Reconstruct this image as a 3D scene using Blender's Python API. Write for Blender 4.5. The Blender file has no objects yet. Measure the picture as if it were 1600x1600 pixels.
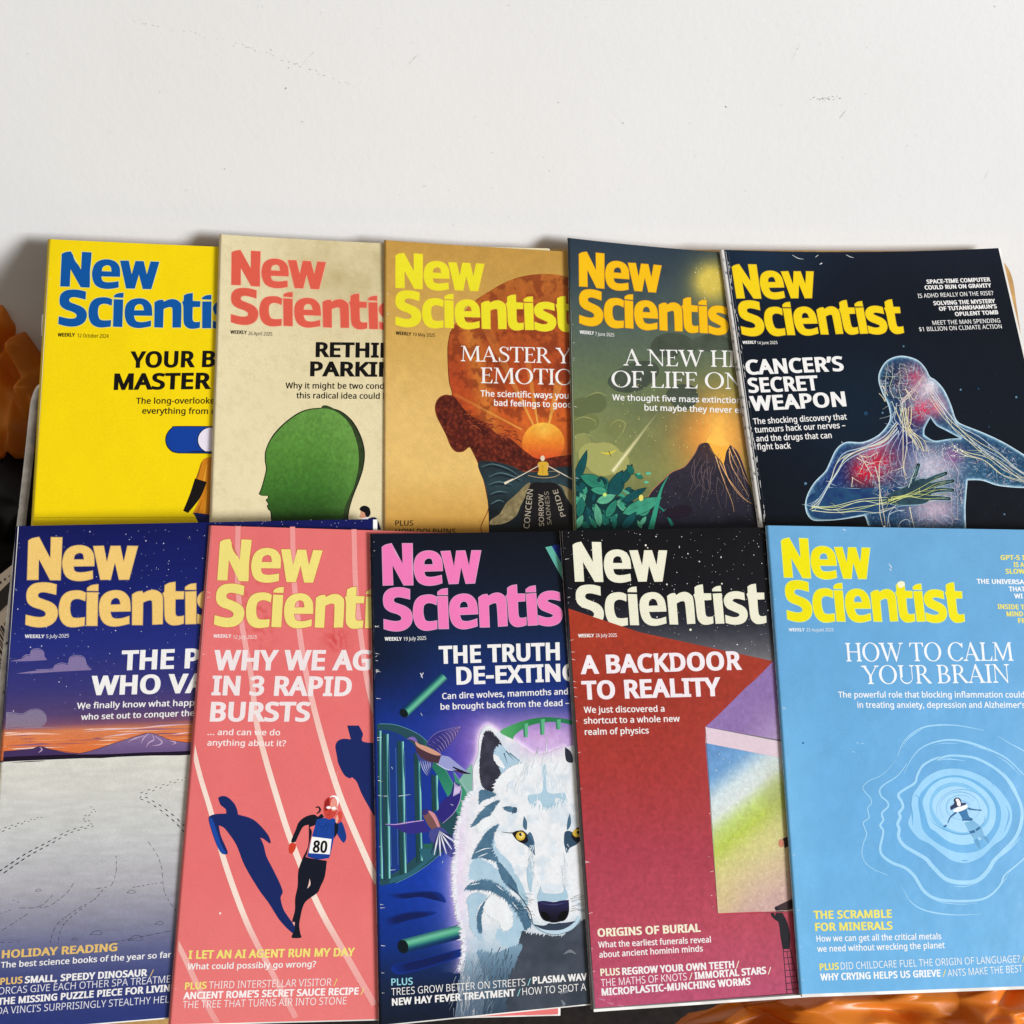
import bpy, math, random
import numpy as np
from mathutils import Vector, Matrix, geometry

random.seed(7)
RNG = np.random.default_rng(11)
S = bpy.context.scene
COL = S.collection

# ------------------------------------------------------------------ camera
PITCH = math.radians(39)
FPX = 1500.0                       # focal length for a 1600 unit wide frame
SPINE = 0.267                      # a magazine is 267 mm tall
DIST = SPINE / 0.5225
FW = np.array([0, math.cos(PITCH), -math.sin(PITCH)])
UP = np.array([0, math.sin(PITCH), math.cos(PITCH)])
RT = np.array([1.0, 0, 0])
CAM = -FW * DIST
cd = bpy.data.cameras.new('camera')
cd.sensor_width = 36
cd.lens = 36 * FPX / 1600
cd.clip_start = 0.01
cd.clip_end = 60
cam = bpy.data.objects.new('camera', cd)
COL.objects.link(cam)
cam.location = CAM
cam.rotation_euler = (math.pi / 2 - PITCH, 0, 0)
S.camera = cam

# ------------------------------------------------------------------ light
w = bpy.data.worlds.new('World')
S.world = w
w.use_nodes = True
bg = w.node_tree.nodes['Background']
bg.inputs[0].default_value = (1.0, 0.885, 0.75, 1)
bg.inputs[1].default_value = 0.34
def lamp(name, loc, aim, size, power, col):
    d = bpy.data.lights.new(name, 'AREA')
    d.shape = 'RECTANGLE'; d.size, d.size_y = size
    d.energy = power; d.color = col
    o = bpy.data.objects.new(name, d); COL.objects.link(o)
    o.location = loc
    o.rotation_euler = (Vector(aim) - Vector(loc)).to_track_quat('-Z', 'Y').to_euler()
    return o
lamp('window_light', (10.4, -6.1, 2.0), (0.0, 0.0, 0.0), (3.2, 3.4), 2420, (0.975, 1.0, 1.035))
S.view_settings.view_transform = 'Standard'
S.view_settings.look = 'None'
S.view_settings.exposure = 0
S.view_settings.gamma = 1
GAIN = 1.2                         # albedo = print colour / GAIN

# ------------------------------------------------------------------ helpers
def lin(c):
    c = np.asarray(c, float) / 255.0
    return np.where(c <= 0.04045, c / 12.92, ((c + 0.055) / 1.055) ** 2.4)
def ray(p):
    p = np.asarray(p, float).reshape(-1, 2)
    return FW * FPX + np.outer(p[:, 0] - 800, RT) - np.outer(p[:, 1] - 800, UP)
def hit(p, o, n):
    d = ray(p)
    t = np.dot(o - CAM, n) / (d @ n)
    return CAM + d * t[:, None]
NB = 0.12 * RT + 0.20 * UP - FW
NB /= np.linalg.norm(NB)           # normal of the board the magazines lie on
UB = RT - NB * np.dot(RT, NB); UB /= np.linalg.norm(UB)
VB = np.cross(NB, UB)
O = np.zeros(3)

def tag(o, label=None, cat=None, group=None, kind=None):
    if label: o['label'] = label
    if cat: o['category'] = cat
    if group: o['group'] = group
    if kind: o['kind'] = kind
    return o
def empty(name, M):
    o = bpy.data.objects.new(name, None); COL.objects.link(o)
    o.matrix_world = M; o.empty_display_size = 0.02
    return o
def link(name, verts, faces, mat, parent=None, smooth=False, colors=None):
    me = bpy.data.meshes.new(name)
    me.from_pydata([tuple(v) for v in verts], [], [tuple(int(i) for i in f) for f in faces])
    if colors is not None:
        a = me.attributes.new('print', 'FLOAT_COLOR', 'POINT')
        c = np.ones((len(verts), 4), np.float32); c[:, :3] = colors
        a.data.foreach_set('color', c.ravel())
    if smooth:
        me.polygons.foreach_set('use_smooth', [True] * len(me.polygons))
    me.materials.append(mat)
    o = bpy.data.objects.new(name, me); COL.objects.link(o)
    if parent is not None: o.parent = parent
    return o

def material(name):
    m = bpy.data.materials.new(name); m.use_nodes = True
    nt = m.node_tree
    return m, nt, nt.nodes['Principled BSDF'], nt.nodes.new, nt.links.new
def noise(nt, vec, scale, detail=3, rough=0.6):
    n = nt.nodes.new('ShaderNodeTexNoise')
    n.inputs['Scale'].default_value = scale; n.inputs['Detail'].default_value = detail
    n.inputs['Roughness'].default_value = rough
    nt.links.new(vec, n.inputs['Vector'])
    return n.outputs['Fac']
def ramp(nt, fac, stops):
    r = nt.nodes.new('ShaderNodeValToRGB')
    e = r.color_ramp.elements
    while len(e) < len(stops): e.new(0.5)
    for i, (p, c) in enumerate(stops):
        e[i].position = p; e[i].color = tuple(c) + (1,)
    nt.links.new(fac, r.inputs[0])
    return r.outputs[0]
def mixc(nt, fac, a, b, mode='MIX'):
    m = nt.nodes.new('ShaderNodeMix'); m.data_type = 'RGBA'; m.blend_type = mode
    for s, v in ((m.inputs[0], fac), (m.inputs[6], a), (m.inputs[7], b)):
        if hasattr(v, 'is_output'): nt.links.new(v, s)
        elif isinstance(v, (int, float)): s.default_value = v
        else: s.default_value = tuple(v) + (1,) if len(v) == 3 else v
    return m.outputs[2]
def bump(nt, h, strength, dist):
    b = nt.nodes.new('ShaderNodeBump')
    b.inputs['Strength'].default_value = strength; b.inputs['Distance'].default_value = dist
    nt.links.new(h, b.inputs['Height'])
    return b.outputs[0]
def objco(nt):
    return nt.nodes.new('ShaderNodeTexCoord').outputs['Object']

def make_ink(name, grain, rough, coat):
    m, nt, p, N, L = material(name)
    a = N('ShaderNodeAttribute'); a.attribute_name = 'print'
    co = objco(nt)
    g = ramp(nt, noise(nt, co, 2200, 2, 0.8), [(0.3, (1 - grain,) * 3), (0.7, (1 + grain,) * 3)])
    # ramps clip at 1, so scale the base up a little and multiply
    c = mixc(nt, 1.0, a.outputs['Color'], g, 'MULTIPLY')
    L(c, p.inputs['Base Color'])
    p.inputs['Roughness'].default_value = rough
    p.inputs['Specular IOR Level'].default_value = 0.16
    p.inputs['Coat Weight'].default_value = coat
    p.inputs['Coat Roughness'].default_value = 0.3
    L(bump(nt, noise(nt, co, 28, 3, 0.5), 0.4, 0.002), p.inputs['Normal'])
    return m
INK = make_ink('printed_cover', 0.09, 0.30, 0.0)
INKROUGH = make_ink('printed_cover_worn', 0.13, 0.34, 0.0)

def paper_mat():
    m, nt, p, N, L = material('page_edges')
    co = objco(nt)
    s = N('ShaderNodeSeparateXYZ'); L(co, s.inputs[0])
    mm = N('ShaderNodeMath'); mm.operation = 'MULTIPLY'; mm.inputs[1].default_value = 26000
    L(s.outputs[2], mm.inputs[0])
    sn = N('ShaderNodeMath'); sn.operation = 'SINE'; L(mm.outputs[0], sn.inputs[0])
    L(ramp(nt, sn.outputs[0], [(0.0, (0.66, 0.64, 0.60)), (0.6, (0.80, 0.78, 0.74))]), p.inputs['Base Color'])
    p.inputs['Roughness'].default_value = 0.8
    return m
PAPER = paper_mat()

def smooth_path(pts, closed=True, n=5):
    """pts: (x, y) smooth or (x, y, 1) corner -> dense polyline (Catmull-Rom between, straight at corners)."""
    P = [np.array(p[:2], float) for p in pts]; K = [len(p) > 2 for p in pts]
    out = []; m = len(P)
    for i in range(m if closed else m - 1):
        a, b = P[i], P[(i + 1) % m]
        out.append(a)
        if K[i] and K[(i + 1) % m]: continue
        p0 = P[i - 1] if (closed or i > 0) and not K[i] else a - (b - a)
        p3 = P[(i + 2) % m] if (closed or i + 2 < m) and not K[(i + 1) % m] else b + (b - a)
        if K[i]: p0 = a
        if K[(i + 1) % m]: p3 = b
        for j in range(1, n):
            t = j / n; t2 = t * t; t3 = t2 * t
            out.append(0.5 * (2 * a + (b - p0) * t + (2 * p0 - 5 * a + 4 * b - p3) * t2 + (3 * a - p0 - 3 * b + p3) * t3))
    if not closed: out.append(P[-1])
    return np.array(out)
def area2(c):
    x, y = c[:, 0], c[:, 1]
    return np.sum(x * np.roll(y, -1) - np.roll(x, -1) * y)
def winding(p, contours):
    if len(p) > 4000:
        return np.concatenate([winding(p[i:i + 4000], contours) for i in range(0, len(p), 4000)])
    wn = np.zeros(len(p), int)
    for c in contours:
        x, y = c[:, 0], c[:, 1]
        x2, y2 = np.roll(x, -1), np.roll(y, -1)
        px, py = p[:, 0:1], p[:, 1:2]
        cr = (x2 - x) * (py - y) - (px - x) * (y2 - y)
        wn += np.sum((y <= py) & (y2 > py) & (cr > 0), 1) - np.sum((y > py) & (y2 <= py) & (cr < 0), 1)
    return wn
def fill(contours, step=None):
    """Triangulate the area with non-zero winding; STEP adds inner points for colour gradients."""
    vs, es = [], []
    for c in contours:
        k = len(vs); n = len(c)
        vs += [(float(a), float(b)) for a, b in c]
        es += [(k + i, k + (i + 1) % n) for i in range(n)]
    if step:
        A = np.vstack(contours); lo, hi = A.min(0), A.max(0)
        gx = np.arange(lo[0] + step * .5, hi[0], step); gy = np.arange(lo[1] + step * .5, hi[1], step)
        if len(gx) and len(gy):
            G = np.array([(x + (step * .5 if j % 2 else 0), y) for j, y in enumerate(gy) for x in gx])
            G = G[winding(G, contours) != 0]
            vs += [tuple(map(float, g)) for g in G]
    r = geometry.delaunay_2d_cdt([Vector(v) for v in vs], es, [], 0, 1e-5)
    V = np.array([tuple(v) for v in r[0]]); F = np.array([f for f in r[2] if len(f) == 3])
    if not len(F): return V, F
    cen = V[F].mean(1)
    return V, F[winding(cen, contours) != 0]
def disc(cx, cy, rx, ry=None, n=24, rot=0):
    ry = ry or rx
    a = np.linspace(0, 2 * math.pi, n, endpoint=False)
    x, y = rx * np.cos(a), ry * np.sin(a)
    return np.stack([cx + x * math.cos(rot) - y * math.sin(rot), cy + x * math.sin(rot) + y * math.cos(rot)], 1)
def crop(ox, oy, k):
    def f(pts):
        return [((p[0] / k + ox), (p[1] / k + oy)) + tuple(p[2:]) for p in pts]
    return f
def jag(pts, amp, ang, spread=.5, gap=2.2, seed=1):
    """a smooth outline broken into fur points that lean along ANG (degrees)"""
    rg = np.random.default_rng(seed); q = smooth_path(pts, True, 8); q = np.vstack([q, q[:1]])
    L = np.r_[0, np.cumsum(np.hypot(*np.diff(q, axis=0).T))]; u = np.arange(0, L[-1], gap * .5)
    p = np.stack([np.interp(u, L, q[:, 0]), np.interp(u, L, q[:, 1])], 1)
    for i in range(0, len(p), 2):
        a = math.radians(ang) + rg.normal(0, spread * .5)
        p[i] += np.array([math.cos(a), -math.sin(a)]) * amp * rg.uniform(.2, 1.0)
    return [(x, y, 1) for x, y in p]
def grad(y, stops):
    """piecewise-linear colour by a scalar array"""
    xs = [s[0] for s in stops]; C = np.array([s[1] for s in stops], float)
    return np.stack([np.interp(y, xs, C[:, i]) for i in range(3)], 1)
def blend(a, b, k):
    k = np.clip(np.asarray(k), 0, 1)[:, None]
    return np.asarray(a) * (1 - k) + np.asarray(b) * k
def glow(P, c, r, rot=0, ry=None, p=1.0):
    d = P - np.array(c); ry = ry or r
    x = d[:, 0] * math.cos(rot) + d[:, 1] * math.sin(rot); y = -d[:, 0] * math.sin(rot) + d[:, 1] * math.cos(rot)
    return np.exp(-((x / r) ** 2 + (y / ry) ** 2) ** p)
def vnoise(P, s, seed=0):
    """cheap smooth value noise 0..1"""
    q = P / s; i = np.floor(q).astype(int); f = q - i; f = f * f * (3 - 2 * f)
    def h(a, b): return np.modf(np.abs(np.sin(a * 127.1 + b * 311.7 + seed * 74.7) * 43758.5453))[0]
    a = h(i[:, 0], i[:, 1]); b = h(i[:, 0] + 1, i[:, 1]); c = h(i[:, 0], i[:, 1] + 1); d = h(i[:, 0] + 1, i[:, 1] + 1)
    return (a * (1 - f[:, 0]) + b * f[:, 0]) * (1 - f[:, 1]) + (c * (1 - f[:, 0]) + d * f[:, 0]) * f[:, 1]
def fbm(P, s, seed=0):
    return vnoise(P, s, seed) * .5 + vnoise(P, s / 2, seed + 1) * .3 + vnoise(P, s / 4, seed + 2) * .2

# ------------------------------------------------------------------ lettering
FONT_DATA = """
A 512 437,0 368,177 141,177 73,0 0,0 224,575 289,575 512,0;282,415 274,438 263,473 255,500 247,468 238,438 230,415 165,241 346,241
B 521 241,573 336,565 404,541 434,515 453,478 459,431 456,399 446,371 431,347 409,328 382,313 350,304 350,300 415,279 441,261 461,236 474,203 478,163 472,115 454,74 425,42 385,19 337,5 279,0 78,0 78,573;256,329 318,335 357,352 377,382 384,423 376,463 351,490 308,506 245,511 150,511 150,329;150,269 150,61 265,61 330,68 371,91 394,125 401,168 398,197 388,221 370,241 344,256 307,266 260,269
C 507 323,517 280,513 241,502 206,482 178,456 155,423 139,383 129,337 125,286 131,220 147,164 175,117 213,83 262,62 322,55 394,62 460,78 460,15 393,-2 312,-8 232,1 166,28 115,72 78,131 56,203 49,287 53,349 67,406 89,456 120,499 159,534 206,559 261,575 324,581 409,572 482,547 453,486 394,508
D 585 536,292 528,203 501,131 457,74 399,33 325,8 237,0 78,0 78,573 254,573 335,565 404,540 460,501 502,446 528,377;460,289 454,359 435,415 404,457 361,487 308,505 244,511 150,511 150,62 228,62 299,68 357,87 402,119 434,164 454,220
E 446 398,0 78,0 78,573 398,573 398,509 150,509 150,330 383,330 383,268 150,268 150,63 398,63
F 416 150,0 78,0 78,573 398,573 398,509 150,509 150,306 383,306 383,243 150,243
G 584 326,302 524,302 524,22 431,-1 323,-8 241,1 173,28 120,71 81,130 57,202 49,286 58,370 84,442 127,500 186,544 259,571 346,581 437,572 516,547 489,484 421,508 342,517 278,510 225,489 181,455 150,409 131,353 124,286 130,222 146,166 175,119 216,84 270,62 340,55 404,59 452,68 452,238 326,238
H 594 516,0 443,0 443,267 150,267 150,0 78,0 78,573 150,573 150,330 443,330 443,573 516,573
I 272 239,0 32,0 32,42 99,57 99,515 32,531 32,573 239,573 239,531 172,515 172,57 239,42
J 219 -3,-152 -37,-150 -63,-142 -63,-81 -35,-87 -5,-89 33,-81 50,-70 63,-53 71,-29 74,3 74,573 146,573 146,9 141,-42 128,-82 105,-113 75,-135 39,-148
K 496 496,0 411,0 209,273 150,222 150,0 78,0 78,573 150,573 150,290 199,345 249,399 403,573 488,573 261,323
L 420 78,0 78,573 150,573 150,64 400,64 400,0
M 727 330,0 142,502 139,502 142,461 144,407 144,347 144,0 78,0 78,573 184,573 361,103 364,103 544,573 650,573 650,0 578,0 578,352 579,408 581,460 584,501 581,501 390,0
N 609 532,0 447,0 141,476 138,476 141,432 143,378 144,320 144,0 78,0 78,573 161,573 467,99 470,99 468,137 466,193 464,249 464,573 532,573
O 626 577,287 573,224 561,166 540,116 510,73 473,38 428,13 375,-3 314,-8 251,-3 196,13 151,39 114,73 85,116 65,167 53,224 49,288 56,370 78,442 114,500 166,545 232,572 314,581 393,572 459,545 510,501 547,442 570,370;125,287 130,220 145,163 171,117 207,83 255,62 314,55 373,62 420,83 456,117 481,163 496,220 501,287 490,384 456,457 421,491 373,511 314,518 255,511 207,490 171,457 145,411 130,354
P 485 229,573 326,562 393,528 421,495 439,454 444,404 433,336 417,306 395,278 364,255 324,238 275,227 216,223 150,223 150,0 78,0 78,573;223,511 150,511 150,285 208,285 258,288 298,296 330,311 352,334 365,363 370,401 361,449 334,484 289,504
Q 626 577,287 573,221 559,160 535,108 503,64 461,30 411,6 548,-136 444,-136 334,-7 324,-8 314,-8 251,-3 196,13 151,39 114,73 85,116 65,167 53,224 49,288 56,370 78,442 114,500 166,545 232,572 314,581 393,572 459,545 510,501 547,442 570,370;125,287 130,220 145,163 171,117 207,83 255,62 314,55 373,62 420,83 456,117 481,163 496,220 501,287 490,384 456,457 421,491 373,511 314,518 255,511 207,490 171,457 145,411 130,354
R 499 236,573 301,568 353,555 393,532 422,500 439,460 444,410 440,368 427,334 408,306 385,285 330,257 487,0 403,0 264,237 150,237 150,0 78,0 78,573;232,510 150,510 150,298 236,298 296,304 338,325 362,359 370,407 366,440 355,467 336,486 310,500 275,507
S 440 403,153 396,106 378,66 348,35 307,11 257,-3 198,-8 137,-5 83,4 41,19 41,88 113,65 201,55 240,57 273,66 298,79 316,98 327,120 330,147 327,173 318,194 302,213 277,230 196,265 131,294 85,330 57,375 48,435 54,477 71,513 99,542 136,563 180,576 231,581 318,572 389,549 366,487 302,508 229,517 196,515 169,507 148,494 133,478 124,457 121,434 124,407 133,386 149,367 172,351 246,318 332,279 362,255 385,228 398,194
T 446 259,0 187,0 187,509 8,509 8,573 437,573 437,509 259,509
U 586 513,202 507,146 489,95 459,52 416,20 360,-1 290,-8 225,-2 171,18 128,50 97,93 78,144 72,204 72,573 144,573 144,201 154,139 182,93 228,64 294,55 342,59 379,73 407,96 427,126 438,161 442,202 442,573 513,573
V 481 481,573 277,0 204,0 0,573 75,573 204,205 220,160 231,119 241,80 250,119 262,161 277,207 405,573
W 746 735,573 583,0 510,0 399,375 389,410 380,443 373,471 370,488 367,471 361,443 352,409 342,373 234,0 161,0 10,573 85,573 174,223 183,186 190,151 196,118 201,87 206,119 213,154 222,191 232,227 333,573 407,573 512,225 523,187 532,151 538,117 544,87 550,129 560,175 572,224 660,573
X 470 467,0 385,0 233,249 79,0 3,0 193,298 15,573 95,573 236,348 377,573 453,573 276,300
Y 454 227,291 376,573 454,573 263,222 263,0 191,0 191,219 0,573 79,573
Z 459 427,0 30,0 30,55 332,508 40,508 40,573 419,573 419,518 118,64 427,64
a 450 231,437 299,428 347,403 376,358 385,293 385,0 334,0 320,61 317,61 279,22 234,-1 172,-8 136,-5 103,6 75,23 55,48 41,80 37,119 50,176 87,219 152,245 243,257 316,259 316,285 310,330 293,359 265,375 227,380 163,370 106,347 84,400 151,426;252,208 184,200 141,182 118,155 110,119 115,87 132,66 157,53 188,49 238,56 279,79 306,117 315,172 315,210
b 493 139,461 138,410 135,373 139,373 161,398 189,419 226,432 272,437 322,431 365,412 401,381 428,338 444,283 449,215 444,147 427,91 400,48 365,17 322,-2 272,-8 226,-3 189,10 161,31 139,55 133,55 119,0 68,0 68,609 139,609;260,379 219,374 188,361 165,339 150,308 142,268 139,217 139,214 145,144 165,93 202,61 261,51 312,61 348,93 369,145 376,216 369,287 348,338 311,368
c 385 241,-8 187,-2 139,15 99,45 69,87 50,143 44,213 51,284 71,342 102,385 142,415 191,432 245,438 309,431 358,415 337,356 292,370 244,376 204,371 172,358 148,335 131,303 120,263 117,213 120,166 131,126 148,94 172,71 202,58 240,53 302,60 351,78 351,15 304,-2
d 493 221,-8 171,-2 128,17 92,48 65,91 49,146 44,214 49,282 66,338 93,381 128,413 171,432 221,438 280,429 323,407 354,374 359,374 356,405 354,438 354,609 425,609 425,0 368,0 358,58 354,58 323,24 279,1;232,51 290,60 328,88 348,135 355,200 355,213 349,284 329,336 291,369 231,379 181,368 146,334 124,281 117,213 124,144 146,93 181,61
e 452 234,438 286,432 329,414 364,385 390,346 406,299 411,244 411,201 117,201 127,137 154,90 197,62 254,52 327,60 392,82 392,20 327,-1 251,-8 194,-2 143,17 101,48 70,91 51,146 44,212 50,277 68,333 96,378 134,411 181,431;233,380 188,372 154,348 130,309 119,257 338,257 335,292 326,322 312,346 292,364 266,376
f 276 266,375 158,375 158,0 87,0 87,375 12,375 12,408 87,432 87,457 92,507 104,547 124,577 152,597 186,609 227,613 274,609 310,599 292,544 262,552 228,556 197,550 175,532 162,502 158,458 158,430 266,430
g 493 221,438 261,434 297,422 329,402 355,373 359,373 369,430 425,430 425,-7 420,-63 404,-109 378,-146 341,-172 293,-187 233,-192 147,-186 78,-165 78,-100 149,-125 237,-134 286,-126 324,-101 347,-63 355,-13 355,4 356,32 358,57 354,57 329,28 299,8 263,-4 221,-8 170,-2 126,18 91,51 56,121 44,214 56,306 91,377 126,411 169,431;230,379 197,374 169,359 147,336 130,303 120,262 117,213 124,143 146,92 182,60 232,50 288,58 309,69 326,85 349,131 356,197 356,214 353,267 343,309 326,340 302,362 270,374
h 496 139,431 138,399 135,370 140,370 174,407 221,429 273,437 321,433 360,421 391,400 413,370 426,330 431,280 431,0 361,0 361,275 355,321 338,353 308,372 265,379 222,374 189,360 166,338 150,308 142,269 139,222 139,0 68,0 68,609 139,609
i 207 139,430 139,0 68,0 68,430;104,591 133,580 142,566 145,546 142,526 133,512 104,501 88,504 75,512 66,526 63,546 66,566 75,580 88,588
j 207 18,-192 -18,-190 -44,-183 -44,-126 -19,-132 9,-134 32,-130 51,-120 64,-100 68,-67 68,430 139,430 139,-64 136,-101 126,-133 110,-159 87,-177 56,-189;63,546 66,566 75,580 88,588 104,591 133,580 142,566 145,546 142,526 133,512 104,501 88,504 75,512 66,526
k 428 138,291 137,257 135,221 138,221 152,240 172,264 189,285 326,430 409,430 235,246 421,0 336,0 187,200 138,158 138,0 68,0 68,609 138,609
l 207 139,0 68,0 68,609 139,609
m 750 540,438 603,429 649,401 676,352 685,280 685,0 615,0 615,277 610,321 594,353 567,372 528,379 474,369 438,342 418,298 411,237 411,0 342,0 342,277 332,333 320,353 303,367 281,376 253,379 215,374 185,360 164,338 150,308 141,269 139,223 139,0 68,0 68,430 125,430 136,371 140,371 173,409 217,431 266,438 312,433 349,420 378,398 398,366 402,366 427,398 461,420 499,433
n 496 275,438 343,429 391,401 421,352 431,280 431,0 361,0 361,275 355,321 338,353 308,372 265,379 204,368 166,338 146,289 139,223 139,0 68,0 68,430 125,430 136,371 140,371 175,409 222,431
o 485 442,216 438,165 428,121 411,82 388,51 359,25 324,7 285,-4 241,-8 200,-4 163,7 129,25 100,51 77,82 59,121 48,165 44,216 50,282 68,336 97,380 137,412 186,431 244,438 299,431 347,412 387,380 417,336 436,282;117,216 120,169 130,128 147,95 172,71 203,56 243,51 282,56 314,71 339,95 356,128 366,169 369,216 365,263 355,303 338,335 314,359 282,374 242,379 185,368 147,335 124,284
p 493 273,438 322,432 365,413 401,383 428,339 444,284 449,216 444,148 427,93 401,49 365,17 322,-2 272,-8 213,1 170,24 139,55 134,55 137,20 139,-16 139,-192 68,-192 68,430 126,430 136,371 139,371 170,405 213,429;260,379 221,374 190,362 167,342 152,313 142,275 139,229 139,216 142,167 150,126 165,93 188,70 220,55 261,51 297,56 326,72 348,98 364,131 373,171 376,217 369,283 348,334 311,367
q 493 354,-9 355,25 358,58 354,58 332,32 303,11 266,-3 219,-8 170,-2 128,17 93,48 66,91 49,146 44,214 50,282 67,338 93,381 129,413 172,432 221,438 267,433 304,419 333,397 355,371 358,371 369,430 425,430 425,-192 354,-192;233,51 272,55 304,67 327,87 342,116 352,153 355,199 355,213 348,285 328,337 290,369 231,379 181,368 145,334 124,281 117,213 124,145 146,93 182,61
r 331 269,438 295,437 319,433 310,368 287,372 264,374 217,363 176,334 149,289 139,229 139,0 68,0 68,430 126,430 134,351 137,351 170,395 214,426 240,435
s 384 348,119 343,80 327,49 302,24 268,6 226,-4 176,-8 99,-1 42,19 42,83 104,60 178,49 224,53 256,66 274,86 280,112 271,141 239,167 174,196 103,228 76,245 57,266 45,292 41,324 52,372 85,408 137,430 202,438 275,430 339,409 315,353 258,372 197,380 159,377 131,366 114,350 108,328 119,298 154,274 219,246 289,215 314,197 333,176 344,150
t 289 212,50 245,53 272,59 272,5 240,-4 200,-8 167,-5 138,4 112,20 91,44 78,79 74,125 74,375 13,375 13,409 75,437 103,528 144,528 144,430 269,430 269,375 144,375 144,127 149,93 163,69 185,54
u 496 427,430 427,0 370,0 359,57 356,57 321,20 273,-1 220,-8 173,-4 134,8 103,29 81,59 68,99 63,148 63,430 135,430 135,153 141,108 158,76 188,57 230,51 273,55 306,69 330,91 345,121 354,160 357,206 357,430
v 407 163,0 0,430 75,430 167,176 180,137 193,96 201,63 204,63 214,96 227,138 241,176 332,430 407,430 244,0
w 630 346,243 336,276 328,308 321,335 316,357 313,357 308,335 302,307 294,275 284,242 207,1 127,1 9,431 82,431 141,201 153,154 163,109 169,73 172,73 178,97 185,128 193,160 201,188 277,431 354,431 428,188 440,149 451,109 457,74 460,74 466,108 477,153 489,201 549,431 621,431 502,1 419,1
x 424 170,220 22,430 102,430 213,268 322,430 402,430 253,220 410,0 330,0 213,172 94,0 14,0
y 409 1,430 76,430 169,185 184,144 196,105 205,68 209,68 224,121 245,186 333,430 409,430 224,-59 188,-130 165,-156 138,-176 106,-188 67,-192 34,-190 9,-186 9,-130 30,-133 56,-135 99,-126 130,-99 152,-59 174,-2
z 377 346,0 31,0 31,47 262,375 45,375 45,430 340,430 340,377 112,55 346,55
0 459 419,287 409,163 395,112 376,70 349,37 316,12 276,-3 229,-8 170,1 122,27 86,70 60,129 44,201 39,287 44,373 58,446 83,504 119,547 167,573 229,581 287,573 335,547 372,504 399,446 414,373;110,287 113,215 121,156 137,111 159,78 190,59 229,52 268,59 298,78 320,110 336,156 345,215 348,287 345,359 336,417 320,463 298,495 268,515 229,521 190,515 159,495 137,463 121,417 113,359
1 459 285,0 216,0 216,400 216,439 217,470 219,499 196,477 169,455 108,405 71,452 226,573 285,573
2 459 417,0 38,0 38,59 188,210 261,287 306,353 318,387 322,424 315,466 294,496 261,514 221,520 181,517 147,506 83,466 45,513 94,548 153,572 221,581 270,576 313,562 347,540 372,510 388,472 394,428 389,385 375,344 353,305 324,267 247,185 128,67 128,64 417,64
3 459 395,439 392,403 381,372 363,347 340,326 310,311 277,302 277,298 337,283 379,255 405,214 413,163 407,116 390,74 360,40 318,14 263,-3 193,-8 110,-1 36,23 36,89 114,61 194,51 260,59 305,81 331,117 339,164 335,197 320,223 297,242 265,255 226,263 179,265 123,265 123,326 180,326 223,329 259,339 286,356 307,377 319,404 323,434 316,471 295,498 262,516 219,521 164,515 117,498 75,473 39,521 73,544 115,563 163,576 218,581 296,571 352,540 384,495
4 459 443,130 359,130 359,0 291,0 291,130 17,130 17,190 286,576 359,576 359,193 443,193;291,374 291,412 293,444 294,474 295,500 292,500 276,468 257,438 86,193 291,193
5 459 221,351 275,346 322,331 361,307 389,274 407,232 413,183 407,128 387,81 356,43 314,15 261,-2 199,-8 116,0 51,23 51,90 121,62 200,52 239,55 274,65 302,82 323,106 336,137 341,176 332,225 306,262 262,284 197,292 146,288 99,280 64,302 86,573 373,573 373,508 146,508 132,342 169,348
6 459 44,245 51,342 75,433 95,474 121,510 155,539 196,562 246,576 306,581 344,579 377,573 377,513 344,520 308,523 257,518 216,504 183,483 158,454 139,419 127,380 115,291 119,291 150,326 194,350 255,358 302,353 342,338 375,313 400,279 416,236 421,184 415,129 399,82 372,44 336,15 291,-2 239,-8 199,-4 163,7 130,26 101,54 77,89 59,133 48,185;238,51 284,59 320,84 343,125 351,184 344,233 324,271 289,295 241,303 205,299 175,287 150,270 131,248 119,223 115,198 123,146 146,99 185,64 210,55
7 459 109,0 344,508 35,508 35,573 419,573 419,518 187,0
8 459 229,581 276,577 318,565 352,546 378,519 395,485 400,443 396,411 385,383 346,338 291,303 355,265 381,242 401,216 414,185 419,148 413,104 395,65 367,34 330,11 284,-3 231,-8 174,-3 126,10 89,33 61,63 45,101 39,146 43,183 56,214 75,241 99,264 158,299 107,336 71,383 61,411 58,444 63,485 80,518 107,545 141,565 182,577;108,145 116,107 138,76 176,55 229,48 281,55 319,76 342,108 350,148 346,174 335,197 293,235 229,265 217,270 157,237 121,197 111,173;228,524 188,518 155,502 134,476 127,441 130,414 141,391 179,357 232,330 282,357 317,392 327,414 330,441 323,476 302,502 270,518
9 459 417,328 410,231 387,139 366,99 340,63 306,33 265,11 214,-3 154,-8 117,-6 82,0 82,60 115,53 152,50 204,54 245,68 278,90 303,118 322,153 334,192 346,281 341,281 310,247 266,223 204,214 158,219 118,235 85,260 61,294 45,336 40,387 46,443 63,491 90,529 127,557 171,575 223,581 262,577 299,565 332,545 361,518 384,483 402,439 413,388;223,521 178,513 142,488 118,447 110,388 117,339 137,301 171,277 220,269 256,273 286,285 311,303 330,325 342,349 346,374 338,426 315,474 277,508 252,518
. 215 58,43 61,69 72,85 88,94 107,97 126,94 142,85 153,69 157,43 153,18 142,2 126,-8 107,-11 88,-8 72,2 61,18
, 215 154,84 136,23 111,-42 85,-103 33,-103 49,-38 63,31 73,93 148,93
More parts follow.
